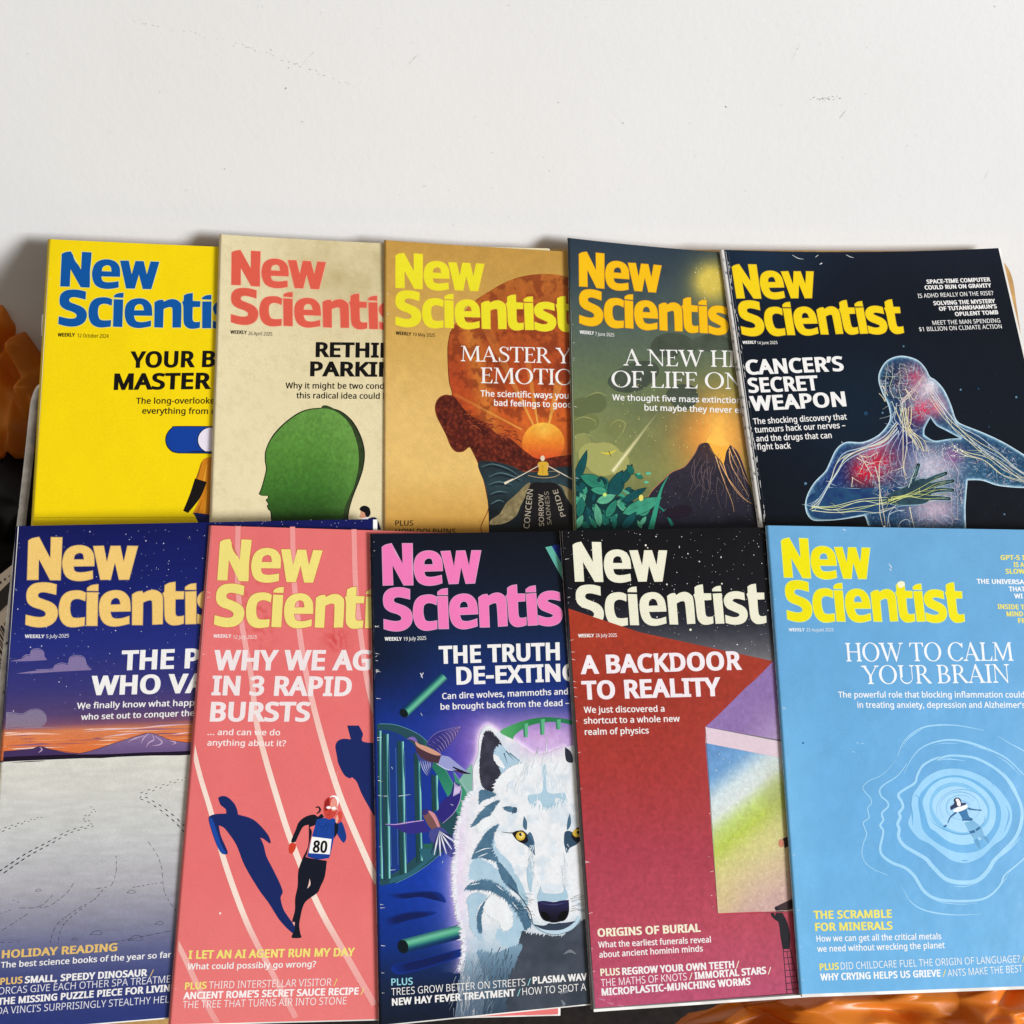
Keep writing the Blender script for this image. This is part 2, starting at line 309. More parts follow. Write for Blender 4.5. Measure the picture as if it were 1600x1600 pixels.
? 348 112,183 118,235 139,277 180,319 228,363 253,398 260,439 254,473 235,498 204,514 163,519 93,509 34,485 10,541 81,569 122,578 168,581 235,571 285,543 317,498 327,440 324,407 316,379 283,332 233,287 192,248 173,215 168,175 168,161 112,161;94,43 97,69 108,85 124,94 144,97 162,94 178,85 189,69 192,43 189,18 178,2 162,-8 144,-11 124,-8 108,2 97,18
/ 298 290,573 77,0 8,0 221,573
- 258 32,184 32,246 226,246 226,184
– 401 32,184 32,246 369,246 369,184
' 180 128,573 112,366 68,366 52,573
’ 140 131,564 112,503 88,437 62,376 10,376 21,424 32,476 42,527 50,573 125,573
$ 459 203,39 117,47 50,66 50,134 119,111 203,101 203,263 116,296 87,317 66,342 54,372 50,407 54,444 69,475 91,500 122,519 159,532 203,538 203,609 254,609 254,539 332,530 395,509 374,450 317,468 254,478 254,317 342,284 373,265 396,242 409,213 414,176 403,126 372,85 322,57 254,43 254,-47 203,-47;254,105 295,113 323,127 339,147 345,172 337,205 309,228 254,246;203,476 156,466 128,444 119,413 126,377 152,352 203,334
"""
GLYPHS = {}
for ln in FONT_DATA.strip('\n').split('\n'):
    ch, ad, cs = ln[0], *ln[2:].split(' ', 1)
    GLYPHS[ch] = (int(ad), [np.array([list(map(float, q.split(','))) for q in c.split()]) for c in cs.split(';') if c])
GLYPHS[' '] = (208, [])
CAPH = 573.0
def bolden(c, dx, dy):
    d = np.roll(c, -1, 0) - c
    keep = np.hypot(d[:, 0], d[:, 1]) > 1e-6
    c = c[keep]; d = np.roll(c, -1, 0) - c
    d /= np.hypot(d[:, 0], d[:, 1])[:, None]
    n = np.stack([-d[:, 1], d[:, 0]], 1)            # away from the ink
    m = n + np.roll(n, 1, 0)
    q = 2.0 / np.maximum(np.sum(m * m, 1), 0.9)
    m = m * q[:, None]
    return c + m * np.array([dx, dy])
WEIGHTS = {'bold': (44, 26), 'semi': (19, 12), 'book': (5, 3), 'light': (-3, -3)}
_gc = {}
def glyph(ch, weight):
    k = (ch, weight)
    if k not in _gc:
        ad, cs = GLYPHS[ch]
        dx, dy = WEIGHTS[weight]
        cs = [bolden(c, dx, dy) for c in cs]
        if cs: V, F = fill([c[::-1] for c in cs], 110)
        else: V, F = np.zeros((0, 2)), np.zeros((0, 3), int)
        _gc[k] = (ad + dx * (.85 if dx > 0 else 1.7), V, F)
    return _gc[k]

def serif_glyphs():
    """roman capitals with hairline thins, drawn stroke by stroke on a 100 unit cap height"""
    T, t, h = 13.0, 4.6, 3.6
    def box(x0, y0, x1, y1): return np.array([(x0, y0), (x1, y0), (x1, y1), (x0, y1)], float)
    def bar(x0, y0, x1, y1, wd):
        return np.array([(x0 - wd / 2, y0), (x0 + wd / 2, y0), (x1 + wd / 2, y1), (x1 - wd / 2, y1)], float)
    def foot(x, y, wd, s):                           # bracketed serif round a stem at (x, y), s=+1 points up
        return np.array([(x - wd, y), (x + wd, y), (x + wd, y + s * h), (x + wd * .55, y + s * h * 2.2), (x - wd * .55, y + s * h * 2.2), (x - wd, y + s * h)], float)
    def stem(x, wd=T, y0=0, y1=100): return [box(x - wd / 2, y0, x + wd / 2, y1), foot(x, y0, wd / 2 + 8, 1), foot(x, y1, wd / 2 + 8, -1)]
    def ring(cx, cy, rx, ry, ix, iy, a0=0, a1=360, n=40, tilt=0):
        a = np.radians(np.linspace(a0, a1, n))
        o = np.stack([cx + rx * np.cos(a), cy + ry * np.sin(a)], 1)
        i = np.stack([cx + ix * np.cos(a + tilt), cy + iy * np.sin(a + tilt)], 1)
        return o, i
    G = {}
    o, i = ring(50, 50, 46, 52, 32, 47.5)
    G['O'] = (100, [o], [i])
    G['H'] = (96, stem(20) + stem(76) + [box(20, 49, 76, 54)], [])
    G['I'] = (40, stem(20), [])
    G['L'] = (72, stem(20) + [box(20, 0, 66, 4.5), np.array([(66, 0), (68, 24), (65, 24), (56, 4)], float)], [])
    e = stem(20) + [box(20, 0, 64, 4.5), box(20, 95.5, 62, 100), box(20, 50, 50, 54.5), np.array([(63, 0), (67, 24), (64, 24), (54, 4)], float),
                    np.array([(62, 100), (52, 96), (61, 78), (64, 78)], float), box(48, 42, 51, 63)]
    G['E'] = (72, e, [])
    f = stem(20) + [box(20, 95.5, 62, 100), box(20, 48, 50, 52.5), np.array([(62, 100), (52, 96), (61, 78), (64, 78)], float), box(48, 40, 51, 61)]
    G['F'] = (66, f, [])
    G['T'] = (82, stem(41, y1=98)[:2] + [box(5, 95.5, 77, 100), np.array([(3, 76), (6, 76), (15, 96), (5, 100)], float), np.array([(79, 76), (76, 76), (67, 96), (77, 100)], float)], [])
    G['N'] = (98, [box(17, 0, 17 + t, 97), foot(19, 0, 13, 1), box(78, 0, 78 + t, 100), foot(80, 100, 13, -1), np.array([(8, 100), (24, 100), (83, 4), (83, -2), (79, -2), (12, 97)], float), box(4, 96.4, 20, 100)], [])
    G['M'] = (118, [bar(17, 0, 21, 98, t), foot(17, 0, 12, 1), np.array([(14, 100), (28, 100), (60, 18), (60, 2), (56, 2), (18, 94)], float),
                    np.array([(56, 2), (60, 2), (94, 94), (94, 100), (90, 100), (57, 18)], float), bar(100, 0, 96, 100, T), foot(100, 0, T / 2 + 8, 1), box(6, 96.4, 24, 100), box(90, 96.4, 108, 100)], [])
    G['A'] = (96, [np.array([(45, 102), (50, 102), (87, 0), (72, 0), (43, 84)], float), np.array([(45, 102), (48, 95), (17.5, 0), (12.5, 0)], float), box(25, 32, 64, 36.5), foot(15, 0, 13, 1), foot(79, 0, 15, 1)], [])
    G['W'] = (136, [np.array([(8, 100), (23, 100), (45, 20), (42, -2), (38, -2)], float), np.array([(38, -2), (42, -2), (69, 88), (66, 98), (64, 92)], float),
                    np.array([(56, 100), (71, 100), (94, 20), (91, -2), (87, -2)], float), np.array([(87, -2), (91, -2), (122, 100), (117, 100)], float),
                    foot(15, 100, 15, -1), foot(63, 100, 15, -1), foot(119, 100, 12, -1)], [])
    G['Y'] = (90, [np.array([(7, 100), (22, 100), (51, 44), (51, 40), (38, 40), (38, 46)], float), np.array([(46, 46), (51, 44), (82, 100), (76, 100)], float), box(38, 0, 51, 45), foot(44.5, 0, 15, 1), foot(14, 100, 14, -1), foot(79, 100, 12, -1)], [])
    a = np.radians(np.linspace(180, 360, 24))
    U = np.vstack([np.stack([49 + 32 * np.cos(a), 34 + 35.5 * np.sin(a)], 1), np.stack([47.5 + 27.5 * np.cos(a[::-1]) + 3, 34 + 29 * np.sin(a[::-1])], 1)])
    G['U'] = (96, [U, box(17, 34, 30, 100), box(77, 34, 81, 100), foot(23.5, 100, 14.5, -1), foot(79, 100, 12, -1)], [])
    o, i = ring(34, 73.5, 30, 26.5, 18, 22, -90, 90)
    rb = np.vstack([o, i[::-1]])
    G['R'] = (86, stem(20) + [rb, box(20, 95.5, 34, 100), box(20, 47, 38, 51.5), np.array([(36, 50), (48, 50), (86, 2), (86, 0), (70, 0)], float)], [])
    o2, i2 = ring(38, 26.5, 34, 26.5, 21, 22, -90, 90)
    G['B'] = (82, stem(20) + [rb, np.vstack([o2, i2[::-1]]), box(20, 95.5, 36, 100), box(20, 49, 40, 53), box(20, 0, 40, 4.5)], [])
    o, i = ring(52, 50, 46, 52, 32, 47.5, 42, 322)
    G['C'] = (90, [np.vstack([o, i[::-1]]), np.array([(84, 98), (88, 98), (88, 72), (84, 72), (76, 88)], float)], [])
    sp = smooth_path([(60, 78), (50, 94), (34, 98), (22, 90), (19, 77), (26, 64), (42, 54), (57, 42), (62, 26), (54, 8), (36, 2), (20, 8), (12, 28)], False, 6)
    wd = np.interp(np.linspace(0, 1, len(sp)), [0, .15, .35, .5, .65, .85, 1], [4, 4.5, 11, 14, 11, 4.5, 4])
    d = np.gradient(sp, axis=0); d /= np.hypot(d[:, 0], d[:, 1])[:, None]; nn = np.stack([-d[:, 1], d[:, 0]], 1) * wd[:, None] / 2
    G['S'] = (72, [np.vstack([sp + nn, (sp - nn)[::-1]]), box(58, 74, 62, 99), box(10, 1, 14, 30)], [])
    R = {}
    for ch, (ad, solids, holes) in G.items():
        cs = [c if area2(c) > 0 else c[::-1] for c in solids] + [c if area2(c) < 0 else c[::-1] for c in holes]
        V, F = fill(cs, 20); R[ch] = (ad - 5, V, F)
    R[' '] = (30, np.zeros((0, 2)), np.zeros((0, 3), int))
    return R
SERIF = serif_glyphs()

# the masthead, letter by letter (outlines on a flat drawing grid)
def mast_letters():
    a = crop(590, 840, 8.8889); b = crop(590, 910, 10); c = crop(730, 900, 10)
    L = []
    def add(f, solid, hole=None):
        s = smooth_path(f(solid)); s = s if area2(s) > 0 else s[::-1]
        cs = [s]
        if hole:
            h = smooth_path(f(hole)); cs.append(h if area2(h) < 0 else h[::-1])
        L.append(cs)
    add(a, [(65,135,1),(110,105),(190,85,1),(350,370,1),(345,85,1),(480,85,1),(490,655,1),(365,657,1),(205,375,1),(212,655,1),(78,660,1)])
    add(a, [(900,457,1),(897,380),(880,290),(820,215),(720,185),(610,205),(535,275),(507,400),(520,510),(560,600),(630,648),(720,662),(810,652),(893,628,1),(885,527,1),(790,548),(710,552),(660,530),(640,466,1)],
        [(640,380,1),(652,315),(705,282),(757,300),(776,378,1)])
    add(a, [(882,195,1),(1005,188,1),(1060,405,1),(1098,188,1),(1213,185,1),(1270,395,1),(1308,183,1),(1432,183,1),(1348,630,1),(1228,635,1),(1160,405,1),(1118,635,1),(995,640,1)])
    add(b, [(500,112,1),(400,88),(290,85),(180,110),(110,180),(92,280),(115,385),(190,450),(310,490),(370,530),(375,580),(330,608),(240,610),(100,582,1),(102,722,1),(200,750),(320,758),(430,730),(510,660),(540,560),(520,460),(450,390),(340,345),(265,315),(245,270),(275,232),(350,225),(500,258,1)])
    add(b, [(920,230,1),(850,200),(760,198),(660,225),(590,300),(560,430),(570,570),(610,670),(680,730),(780,748),(925,722,1),(925,602,1),(820,615),(750,600),(718,530),(708,440),(720,360),(770,320),(840,318),(915,345,1)])
    add(b, [(940,222,1),(1090,222,1),(1107,720,1),(960,722,1)])
    add(b, [(940,190,1),(942,152,1),(1000,112),(1088,98,1),(1090,190,1)])
    add(b, [(1562,490,1),(1555,400),(1530,290),(1450,205),(1340,182),(1220,215),(1145,300),(1125,430),(1145,570),(1190,660),(1260,710),(1350,725),(1440,712),(1555,680,1),(1550,572,1),(1450,605),(1370,612),(1310,590),(1275,502,1)],
        [(1275,405,1),(1287,330),(1340,290),(1398,312),(1425,396,1)])
    add(c, [(180,340,1),(240,300),(310,288,1),(330,322,1),(400,280),(490,268),(570,310),(608,400),(625,775,1),(490,785,1),(470,470),(450,420),(400,422),(332,455,1),(345,795,1),(205,797,1)])
    tt = [(632,190,1),(690,155),(770,140,1),(778,282,1),(900,282,1),(900,388,1),(785,395,1),(795,600),(820,655),(870,660),(918,650,1),(920,762,1),(840,785),(750,785),(680,730),(655,640),(635,400),(610,312,1),(632,290,1)]
    add(c, tt)
    add(c, [(925,285,1),(1072,275,1),(1098,762,1),(955,770,1)])
    add(c, [(920,248,1),(920,212,1),(980,170),(1062,155,1),(1068,245,1)])
    add(c, [(1440,262,1),(1350,240),(1250,243),(1160,280),(1105,360),(1110,450),(1160,520),(1260,565),(1340,600),(1340,635),(1290,655),(1220,652),(1115,622,1),(1120,752,1),(1220,775),(1330,772),(1430,730),(1480,640),(1470,540),(1410,475),(1320,435),(1260,405),(1245,385),(1280,360),(1350,362),(1448,382,1)])
    add(c, [(p[0] + 865, p[1] - 30) + tuple(p[2:]) for p in tt])
    return L
MAST = mast_letters()
MASTREF = [(598.3,914.2),(751.1,860.5),(600.3,983.1),(792.8,978.9),(644.3,850)]
def homog(src, dst):
    A = []; B = []
    for (x, y), (u, v) in zip(src, dst):
        A.append([x, y, 1, 0, 0, 0, -u * x, -u * y]); B.append(u)
        A.append([0, 0, 0, x, y, 1, -v * x, -v * y]); B.append(v)
    A = np.array(A, float); B = np.array(B, float)
    # mild damping of the two perspective terms
    A = np.vstack([A, np.eye(8)[6:] * 4e5]); B = np.concatenate([B, [0, 0]])
    h = np.linalg.lstsq(A, B, rcond=None)[0]
    H = np.append(h, 1).reshape(3, 3)
    def f(p):
        q = np.c_[p, np.ones(len(p))] @ H.T
        return q[:, :2] / q[:, 2:]
    return f

# ------------------------------------------------------------------ a magazine
THICK = 0.0020
SLOPE = 0.0217
class Page:
    """One magazine: a flat plane in space, its cover drawn in drawing units and laid onto that plane."""
    def __init__(self, label, quad, lift0, lift_bottom, seed, bow=0, ink=None, group='magazines laid out in two rows'):
        self.q = np.array(quad, float); self.bow = bow; self.ink = ink or INK
        TL, TR, BR, BL = self.q
        # plane: height above the board falls from the spine to the fore edge, and from top to bottom
        g = lift_bottom / SPINE
        n = NB + UB * SLOPE - VB * g; n /= np.linalg.norm(n)
        top = hit([TL], O + NB * lift0, NB)[0]
        self.n = n; self.o = top
        c = hit(self.q, top, n)
        self.o = c[3]
        ex = c[1] - c[0]; ex -= n * np.dot(ex, n)
        ey = c[0] - c[3]; ey /= np.linalg.norm(ey)
        ex = np.cross(ey, n); ex /= np.linalg.norm(ex)
        self.ex, self.ey = ex, ey
        self.W = np.dot(c[1] - c[0], ex); self.H = np.linalg.norm(c[0] - c[3])
        self.skew = np.dot(c[2] - c[3], ey)
        M = Matrix.Identity(4)
        for r in range(3):
            M[r][0], M[r][1], M[r][2], M[r][3] = ex[r], ey[r], n[r], self.o[r]
        self.root = empty('magazine', M)
        tag(self.root, label, 'magazine', group)
        self.seed = seed; self.bk = {}
        self.hb = np.full((620, 620), 4e-5)          # how thick the ink already lies, cell by cell
        self.part = 'cover_print'
        self.base = None
    def bend(self, x, y):
        s = x / self.W; t = y / self.H
        k = self.seed
        z = 0.00045 * np.sin(3.1 * s + 4.3 * t + k) + 0.00012 * np.sin(7.0 * s - 3.0 * t + 2.1 * k)
        z += 0.0006 * np.exp(-((1 - t) / 0.2) ** 2) * np.sin(5 * s + k)
        r = 0.0016
        q = np.clip(r - x, 0, r)
        return z - (r - np.sqrt(np.maximum(r * r - q * q, 0)))
    def loc(self, p, z=0.0):
        d = ray(p); dn = d @ self.n
        zz = np.zeros(len(d)) + z
        for _ in range(3):
            t = (np.dot(self.o - CAM, self.n) + zz) / dn
            X = CAM + d * t[:, None] - self.o
            x, y = X @ self.ex, X @ self.ey
            zz = z + self.bend(np.maximum(x, 0), y)
        if z > 0:                                    # ink never runs past the trimmed edges
            x2 = np.clip(x, .0017, self.W)
            y2 = np.maximum(y, .0003 + self.skew * x2 / self.W)
            x, y = x2, y2
            zz = z + self.bend(x, y)
        return np.stack([x, y, zz], 1)
    def px(self, s, t):
        TL, TR, BR, BL = self.q
        s = s[:, None]; tt = t[:, None]
        p = (TL * (1 - s) + TR * s) * (1 - tt) + (BL * (1 - s) + BR * s) * tt
        p[:, 1] += self.bow * 4 * s[:, 0] * (1 - s[:, 0]) * (1 - t) ** 2
        return p
    def up(self, p):
        TL, TR, BR, BL = self.q
        k = np.clip((p[0] - TL[0]) / (TR[0] - TL[0]), 0, 1)
        v = (TL - BL) * (1 - k) + (TR - BR) * k
        return v / np.linalg.norm(v)
    def level(self, P, grow, layer=1.2e-6):
        """a height just above whatever is already printed under the points P"""
        c = np.floor((P + 200) / 3.5).astype(int); g = int(math.ceil(grow / 3.5))
        cells = set()
        for x, y in set(map(tuple, c)):
            for a in range(-g, g + 1):
                for b in range(-g, g + 1): cells.add((min(max(x + a, 0), 619), min(max(y + b, 0), 619)))
        I = np.array(list(cells)); z = self.hb[I[:, 0], I[:, 1]].max() + layer
        self.hb[I[:, 0], I[:, 1]] = z
        return z
    def put(self, V, F, C):
        F = np.asarray(F); a, b, c = V[F[:, 0]], V[F[:, 1]], V[F[:, 2]]
        flip = (b[:, 0] - a[:, 0]) * (c[:, 1] - a[:, 1]) - (b[:, 1] - a[:, 1]) * (c[:, 0] - a[:, 0]) < 0
        F = np.where(flip[:, None], F[:, ::-1], F)
        self.bk.setdefault(self.part, []).append((V, F, C))
    def paint(self, colour, nx=110, ny=160):
        """the cover sheet itself; COLOUR(points) gives the printed ground"""
        s = np.concatenate([[0, .0015, .003, .0045, .006, .0075, .009], np.linspace(.012, 1, nx)]); t = np.linspace(0, 1, ny)
        S2, T2 = np.meshgrid(s, t); P = self.px(S2.ravel(), T2.ravel())
        n = len(s); F = []
        for j in range(ny - 1):
            a = np.arange(n - 1) + j * n
            F.append(np.stack([a, a + n, a + n + 1, a + 1], 1))
        self.base = (self.loc(P), np.vstack(F), lin(colour(P)) / GAIN)
    def poly(self, pts, colour, smooth=True, holes=(), step=6, n=5):
        c = smooth_path(pts, True, n) if smooth else np.array([p[:2] for p in pts], float)
        if area2(c) < 0: c = c[::-1]
        cs = [c]
        for h in holes:
            hc = smooth_path(h, True, n); cs.append(hc if area2(hc) < 0 else hc[::-1])
        V, F = fill(cs, step)
        self.tri(V, F, colour, (step or 6) * .8)
    def tri(self, V, F, colour, grow=3.5):
        if not len(F): return
        z = self.level(V, grow)
        C = colour(V) if callable(colour) else np.tile(np.array(colour, float), (len(V), 1))
        self.put(self.loc(V, z), F, lin(C) / GAIN)
    def discs(self, items, colour, n=10):
        VV, FF, CC = [], [], []; k = 0
        for it in items:
            x, y, r = it[:3]
            d = disc(x, y, r, it[3] if len(it) > 3 else r, n)
            VV.append(np.vstack([[x, y], d])); FF += [(k, k + 1 + i, k + 1 + (i + 1) % n) for i in range(n)]
            CC.append(np.tile(np.array(colour if not callable(colour) else colour(np.array([[x, y]]))[0], float), (n + 1, 1))); k += n + 1
        if VV: self.put(self.loc(np.vstack(VV), self.level(np.vstack(VV), 3.5)), np.array(FF), lin(np.vstack(CC)) / GAIN)
    def stroke(self, pts, w0, w1=None, colour=(0, 0, 0), smooth=True, wm=None, n=5, step=5):
        """a tapered brush stroke; widths at start, (middle) and end"""
        p = smooth_path(pts, False, n) if smooth and len(pts) > 2 else np.array([q[:2] for q in pts], float)
        L = np.r_[0, np.cumsum(np.hypot(*np.diff(p, axis=0).T))]
        m = max(len(p), int(L[-1] / step) + 2)
        u = np.linspace(0, L[-1], m); p = np.stack([np.interp(u, L, p[:, 0]), np.interp(u, L, p[:, 1])], 1)
        w1 = w0 if w1 is None else w1
        k = u / max(L[-1], 1e-6)
        wd = np.interp(k, [0, 1], [w0, w1]) if wm is None else np.interp(k, [0, .5, 1], [w0, wm, w1])
        d = np.gradient(p, axis=0); d /= np.maximum(np.hypot(d[:, 0], d[:, 1]), 1e-6)[:, None]
        nn = np.stack([-d[:, 1], d[:, 0]], 1) * wd[:, None] / 2
        V = np.vstack([p + nn, p - nn]); F = []
        for i in range(m - 1): F += [(i, i + 1, m + i + 1), (i, m + i + 1, m + i)]
        self.tri(V, np.array(F), colour, max(w0, w1, wm or 0) * .5)
    def text(self, s, p0, p1, cap, colour, weight='book', ref=None, up=None, part=None):
        """one line: ink of the first REF characters runs from P0 to P1 on its baseline, CAP tall"""
        old = self.part
        if part: self.part = part
        VV, FF, CC = [], [], []; x = 0; k = 0; x0 = None; x1 = None
        for i, ch in enumerate(s):
            ad, V, F = SERIF[ch] if weight == 'serif' else glyph(ch, weight)
            if len(V):
                q = V + np.array([x, 0])
                if x0 is None: x0 = q[:, 0].min()
                if i < (ref or len(s)): x1 = q[:, 0].max()
                VV.append(q); FF.append(F + k); k += len(V)
            x += ad
        V = np.vstack(VV); F = np.vstack(FF)
        p0, p1 = np.array(p0, float), np.array(p1, float)
        e = (p1 - p0) / (x1 - x0)
        u = self.up(p0) if up is None else np.array(up, float)
        dy = 0 if weight == 'serif' else WEIGHTS[weight][1]
        u = u * cap / (100.0 if weight == 'serif' else CAPH + 2 * dy)
        P = p0 + np.outer(V[:, 0] - x0, e) + np.outer(V[:, 1] + dy, u)
        self.tri(P, F, colour, 3.5)
        self.part = old
    def masthead(self, pts, colour, rim=None, n=14, clip=None):
        self.part = 'masthead_lettering'
        f = homog(MASTREF, pts)
        if rim is not None:
            for cs in MAST[:n]:
                V, F = fill([bolden(c, -.9, -.9) for c in cs], 7)
                self.tri(f(V), F, rim, 6)
        for cs in MAST[:n]:
            V, F = fill(cs, 7)
            self.tri(f(V), F, colour, 6)
        self.part = 'cover_print'
    def nicks(self, n, colour=(236, 232, 226), size=1.0, hi=0.98):
        """white wear along the folded spine"""
        self.part = 'spine_crease'
        for _ in range(n):
            t = RNG.uniform(0.01, hi); L = RNG.uniform(.004, .02) * size
            s0 = RNG.uniform(0.0015, .004)
            a = self.px(np.array([s0]), np.array([t]))[0]; b = self.px(np.array([s0 + RNG.uniform(-.001, .001)]), np.array([min(t + L, 1)]))[0]
            self.stroke([a, b], .5, .4, colour, False, wm=RNG.uniform(.8, 1.7))
            if RNG.random() < .35:
                e = a + np.array([RNG.uniform(3, 10) * size, RNG.uniform(-3, 3)])
                self.stroke([a, (a + e) / 2 + RNG.uniform(-1, 1, 2), e], 1.3, .2, colour)
        self.part = 'cover_print'
    def build(self, spine_col=(225, 222, 215), fore=0.004, tail=0.0028):
        V, F, C = self.base
        cover = link('front_cover', V, F, self.ink, self.root, True, C)
        for name, L in self.bk.items():
            k = 0; VV, FF, CC = [], [], []
            for v, f, c in L:
                VV.append(v); FF.append(np.asarray(f) + k); CC.append(c); k += len(v)
            link(name, np.vstack(VV), np.vstack(FF), self.ink, cover, False, np.vstack(CC))
        # the folded spine: from the cover's left edge down round the pages
        t = np.linspace(0, 1, 140); P = self.px(np.zeros(140), t); a = self.loc(P)
        rows = [a]
        for k, (dx, dz) in enumerate([(-.0001, -.00012), (-.0001, -.00025), (0, -.00038), (.0003, -.0005)]):
            b = a.copy(); b[:, 0] += dx; b[:, 2] += dz; rows.append(b)
        VV = np.vstack(rows); FF = []
        for r in range(4):
            for j in range(139): FF.append((r * 140 + j, (r + 1) * 140 + j, (r + 1) * 140 + j + 1, r * 140 + j + 1))
        CC = np.tile(lin(spine_col), (len(VV), 1))
        wear = RNG.random(len(VV)) < 0.3
        edge = lin(np.clip(np.array(spine_col) * 0.55, 0, 255))
        CC[wear] = edge
        link('spine', VV, FF, self.ink, self.root, True, CC)
        # the block of pages and the back cover
        def slab(name, z0, z1, s0, s1, t0, t1, mat):
            s = np.linspace(s0, s1, 24); t = np.linspace(t0, t1, 24)
            S2, T2 = np.meshgrid(s, t); P = self.px(S2.ravel(), T2.ravel())
            up = self.loc(P); zz = self.bend(np.maximum(up[:, 0], .0016), up[:, 1])
            A = up.copy(); A[:, 2] = zz + z0; B = up.copy(); B[:, 2] = zz + z1
            n = 24; FF = []
            for j in range(n - 1):
                for i in range(n - 1):
                    a = j * n + i; FF.append((a, a + n, a + n + 1, a + 1))
                    a += n * n; FF.append((a, a + 1, a + n + 1, a + n))
            ring = [i for i in range(n)] + [j * n + n - 1 for j in range(1, n)] + [(n - 1) * n + i for i in range(n - 2, -1, -1)] + [j * n for j in range(n - 2, 0, -1)]
            for i in range(len(ring)):
                a, b = ring[i], ring[(i + 1) % len(ring)]
                FF.append((a, b, b + n * n, a + n * n))
            return link(name, np.vstack([A, B]), FF, mat, self.root)
        slab('page_block', -.00012, -THICK + .00015, .006, 1 + fore, .001, 1 + tail, PAPER)
        slab('back_cover', -THICK, -THICK - .00012, .004, 1 + fore * .5, 0, 1 + tail * .5, BACKM)
        return self
m, nt, p, N, L_ = material('back_cover_print')
p.inputs['Roughness'].default_value = .5
L_(ramp(nt, noise(nt, objco(nt), 30), [(0.3, (.25, .24, .22)), (0.7, (.55, .52, .5))]), p.inputs['Base Color'])
BACKM = m
# ================================================================== setting
def plaster():
    m, nt, p, N, L = material('painted_plaster')
    co = objco(nt)
    c = ramp(nt, noise(nt, co, 5, 4), [(0.3, (.675, .665, .65)), (0.7, (.70, .692, .68))])
    L(c, p.inputs['Base Color']); p.inputs['Roughness'].default_value = .6
    h = mixc(nt, .55, noise(nt, co, 260, 4, .7), noise(nt, co, 45, 3, .6))
    L(bump(nt, h, .15, .0014), p.inputs['Normal'])
    return m
topL = hit([(75, 365)], O, NB)[0]; topR = hit([(1560, 386)], O, NB)[0]
wl = topR - topL; wl[2] = 0; wl /= np.linalg.norm(wl)
WN = np.cross(wl, np.array([0, 0, 1.0])); WN /= np.linalg.norm(WN)
if WN[1] > 0: WN = -WN
WO = topL - WN * 0.0045                           # the wall stands a finger's width behind the top edges
def wall_pt(px, off=0.0): return hit(px, WO + WN * off, WN)
zf = -0.62
def wcorner(a, b): return WO + wl * a + np.array([0, 0, b])
W4 = [wcorner(-2.2, -1.0), wcorner(2.4, -1.0), wcorner(2.4, 1.6), wcorner(-2.2, 1.6)]
W8 = W4 + [v - WN * .1 for v in W4]
wall = link('wall', W8, [(0, 1, 2, 3), (7, 6, 5, 4), (0, 4, 5, 1), (1, 5, 6, 2), (2, 6, 7, 3), (3, 7, 4, 0)], plaster())
tag(wall, 'plain off-white painted plaster wall with small scuffs behind the magazines', 'wall', kind='structure')
# scuffs and scratches on the paint
m, nt, p, N, L = material('wall_scuff'); p.inputs['Base Color'].default_value = (.585, .57, .55, 1); p.inputs['Roughness'].default_value = .8
VV, FF = [], []
def scuff(x, y, rx, ry, rot=0):
    d = disc(x, y, rx, ry, 7, rot) + RNG.uniform(-.4, .4, (7, 2)); k = len(VV)
    VV.extend(wall_pt(d, .0004)); FF.append(tuple(range(k, k + 7)))
for i in range(70):
    t = i / 69
    if RNG.random() < .6: scuff(208 + 350 * t + RNG.normal(0, 3), 34 + 105 * t - 14 * math.sin(t * 3.1) + RNG.normal(0, 1.5), RNG.uniform(.5, 1.5), RNG.uniform(.3, .7), .3)
for x, y, r in [(448, 138, 3), (474, 190, 3.4), (425, 78, 2), (452, 106, 2), (1136, 167, 3), (874, 160, 2), (796, 8, 2), (664, 291, 2), (975, 192, 2), (860, 267, 1.5), (1166, 298, 1.6), (292, 297, 1.6), (352, 264, 2), (770, 239, 1.6), (710, 352, 1.4), (44, 84, 1.4), (1556, 10, 1.6)]:
    scuff(x, y, r * .7, r * .35, RNG.uniform(0, 3))
for (x, y), (x2, y2) in [((1250, 70), (1240, 92)), ((1324, 172), (1314, 184)), ((1546, 268), (1536, 284)), ((490, 82), (470, 104)), ((640, 100), (655, 84))]:
    for k in range(9): scuff(x + (x2 - x) * k / 8, y + (y2 - y) * k / 8, 1.0, .32, 2.2)
for i in range(22): scuff(1265 + 50 * RNG.random(), 154 + RNG.normal(0, 1.5), 1.5, .5)
for i in range(60): scuff(RNG.uniform(0, 1600), RNG.uniform(0, 350), RNG.uniform(.4, 1.0), RNG.uniform(.3, .6), RNG.uniform(0, 3))
link('wall_stain', VV, FF, m, wall)
m, nt, p, N, L = material('dark_carpet')
L(ramp(nt, noise(nt, objco(nt), 120, 4), [(.3, (.008, .006, .006)), (.7, (.03, .022, .02))]), p.inputs['Base Color']); p.inputs['Roughness'].default_value = .95
fl = link('floor', [(-2.5, -2.5, -.40), (2.5, -2.5, -.40), (2.5, 2.2, -.40), (-2.5, 2.2, -.40)], [(0, 1, 2, 3)], m)
tag(fl, 'dark carpeted floor in the shade below the board', 'floor', kind='structure')

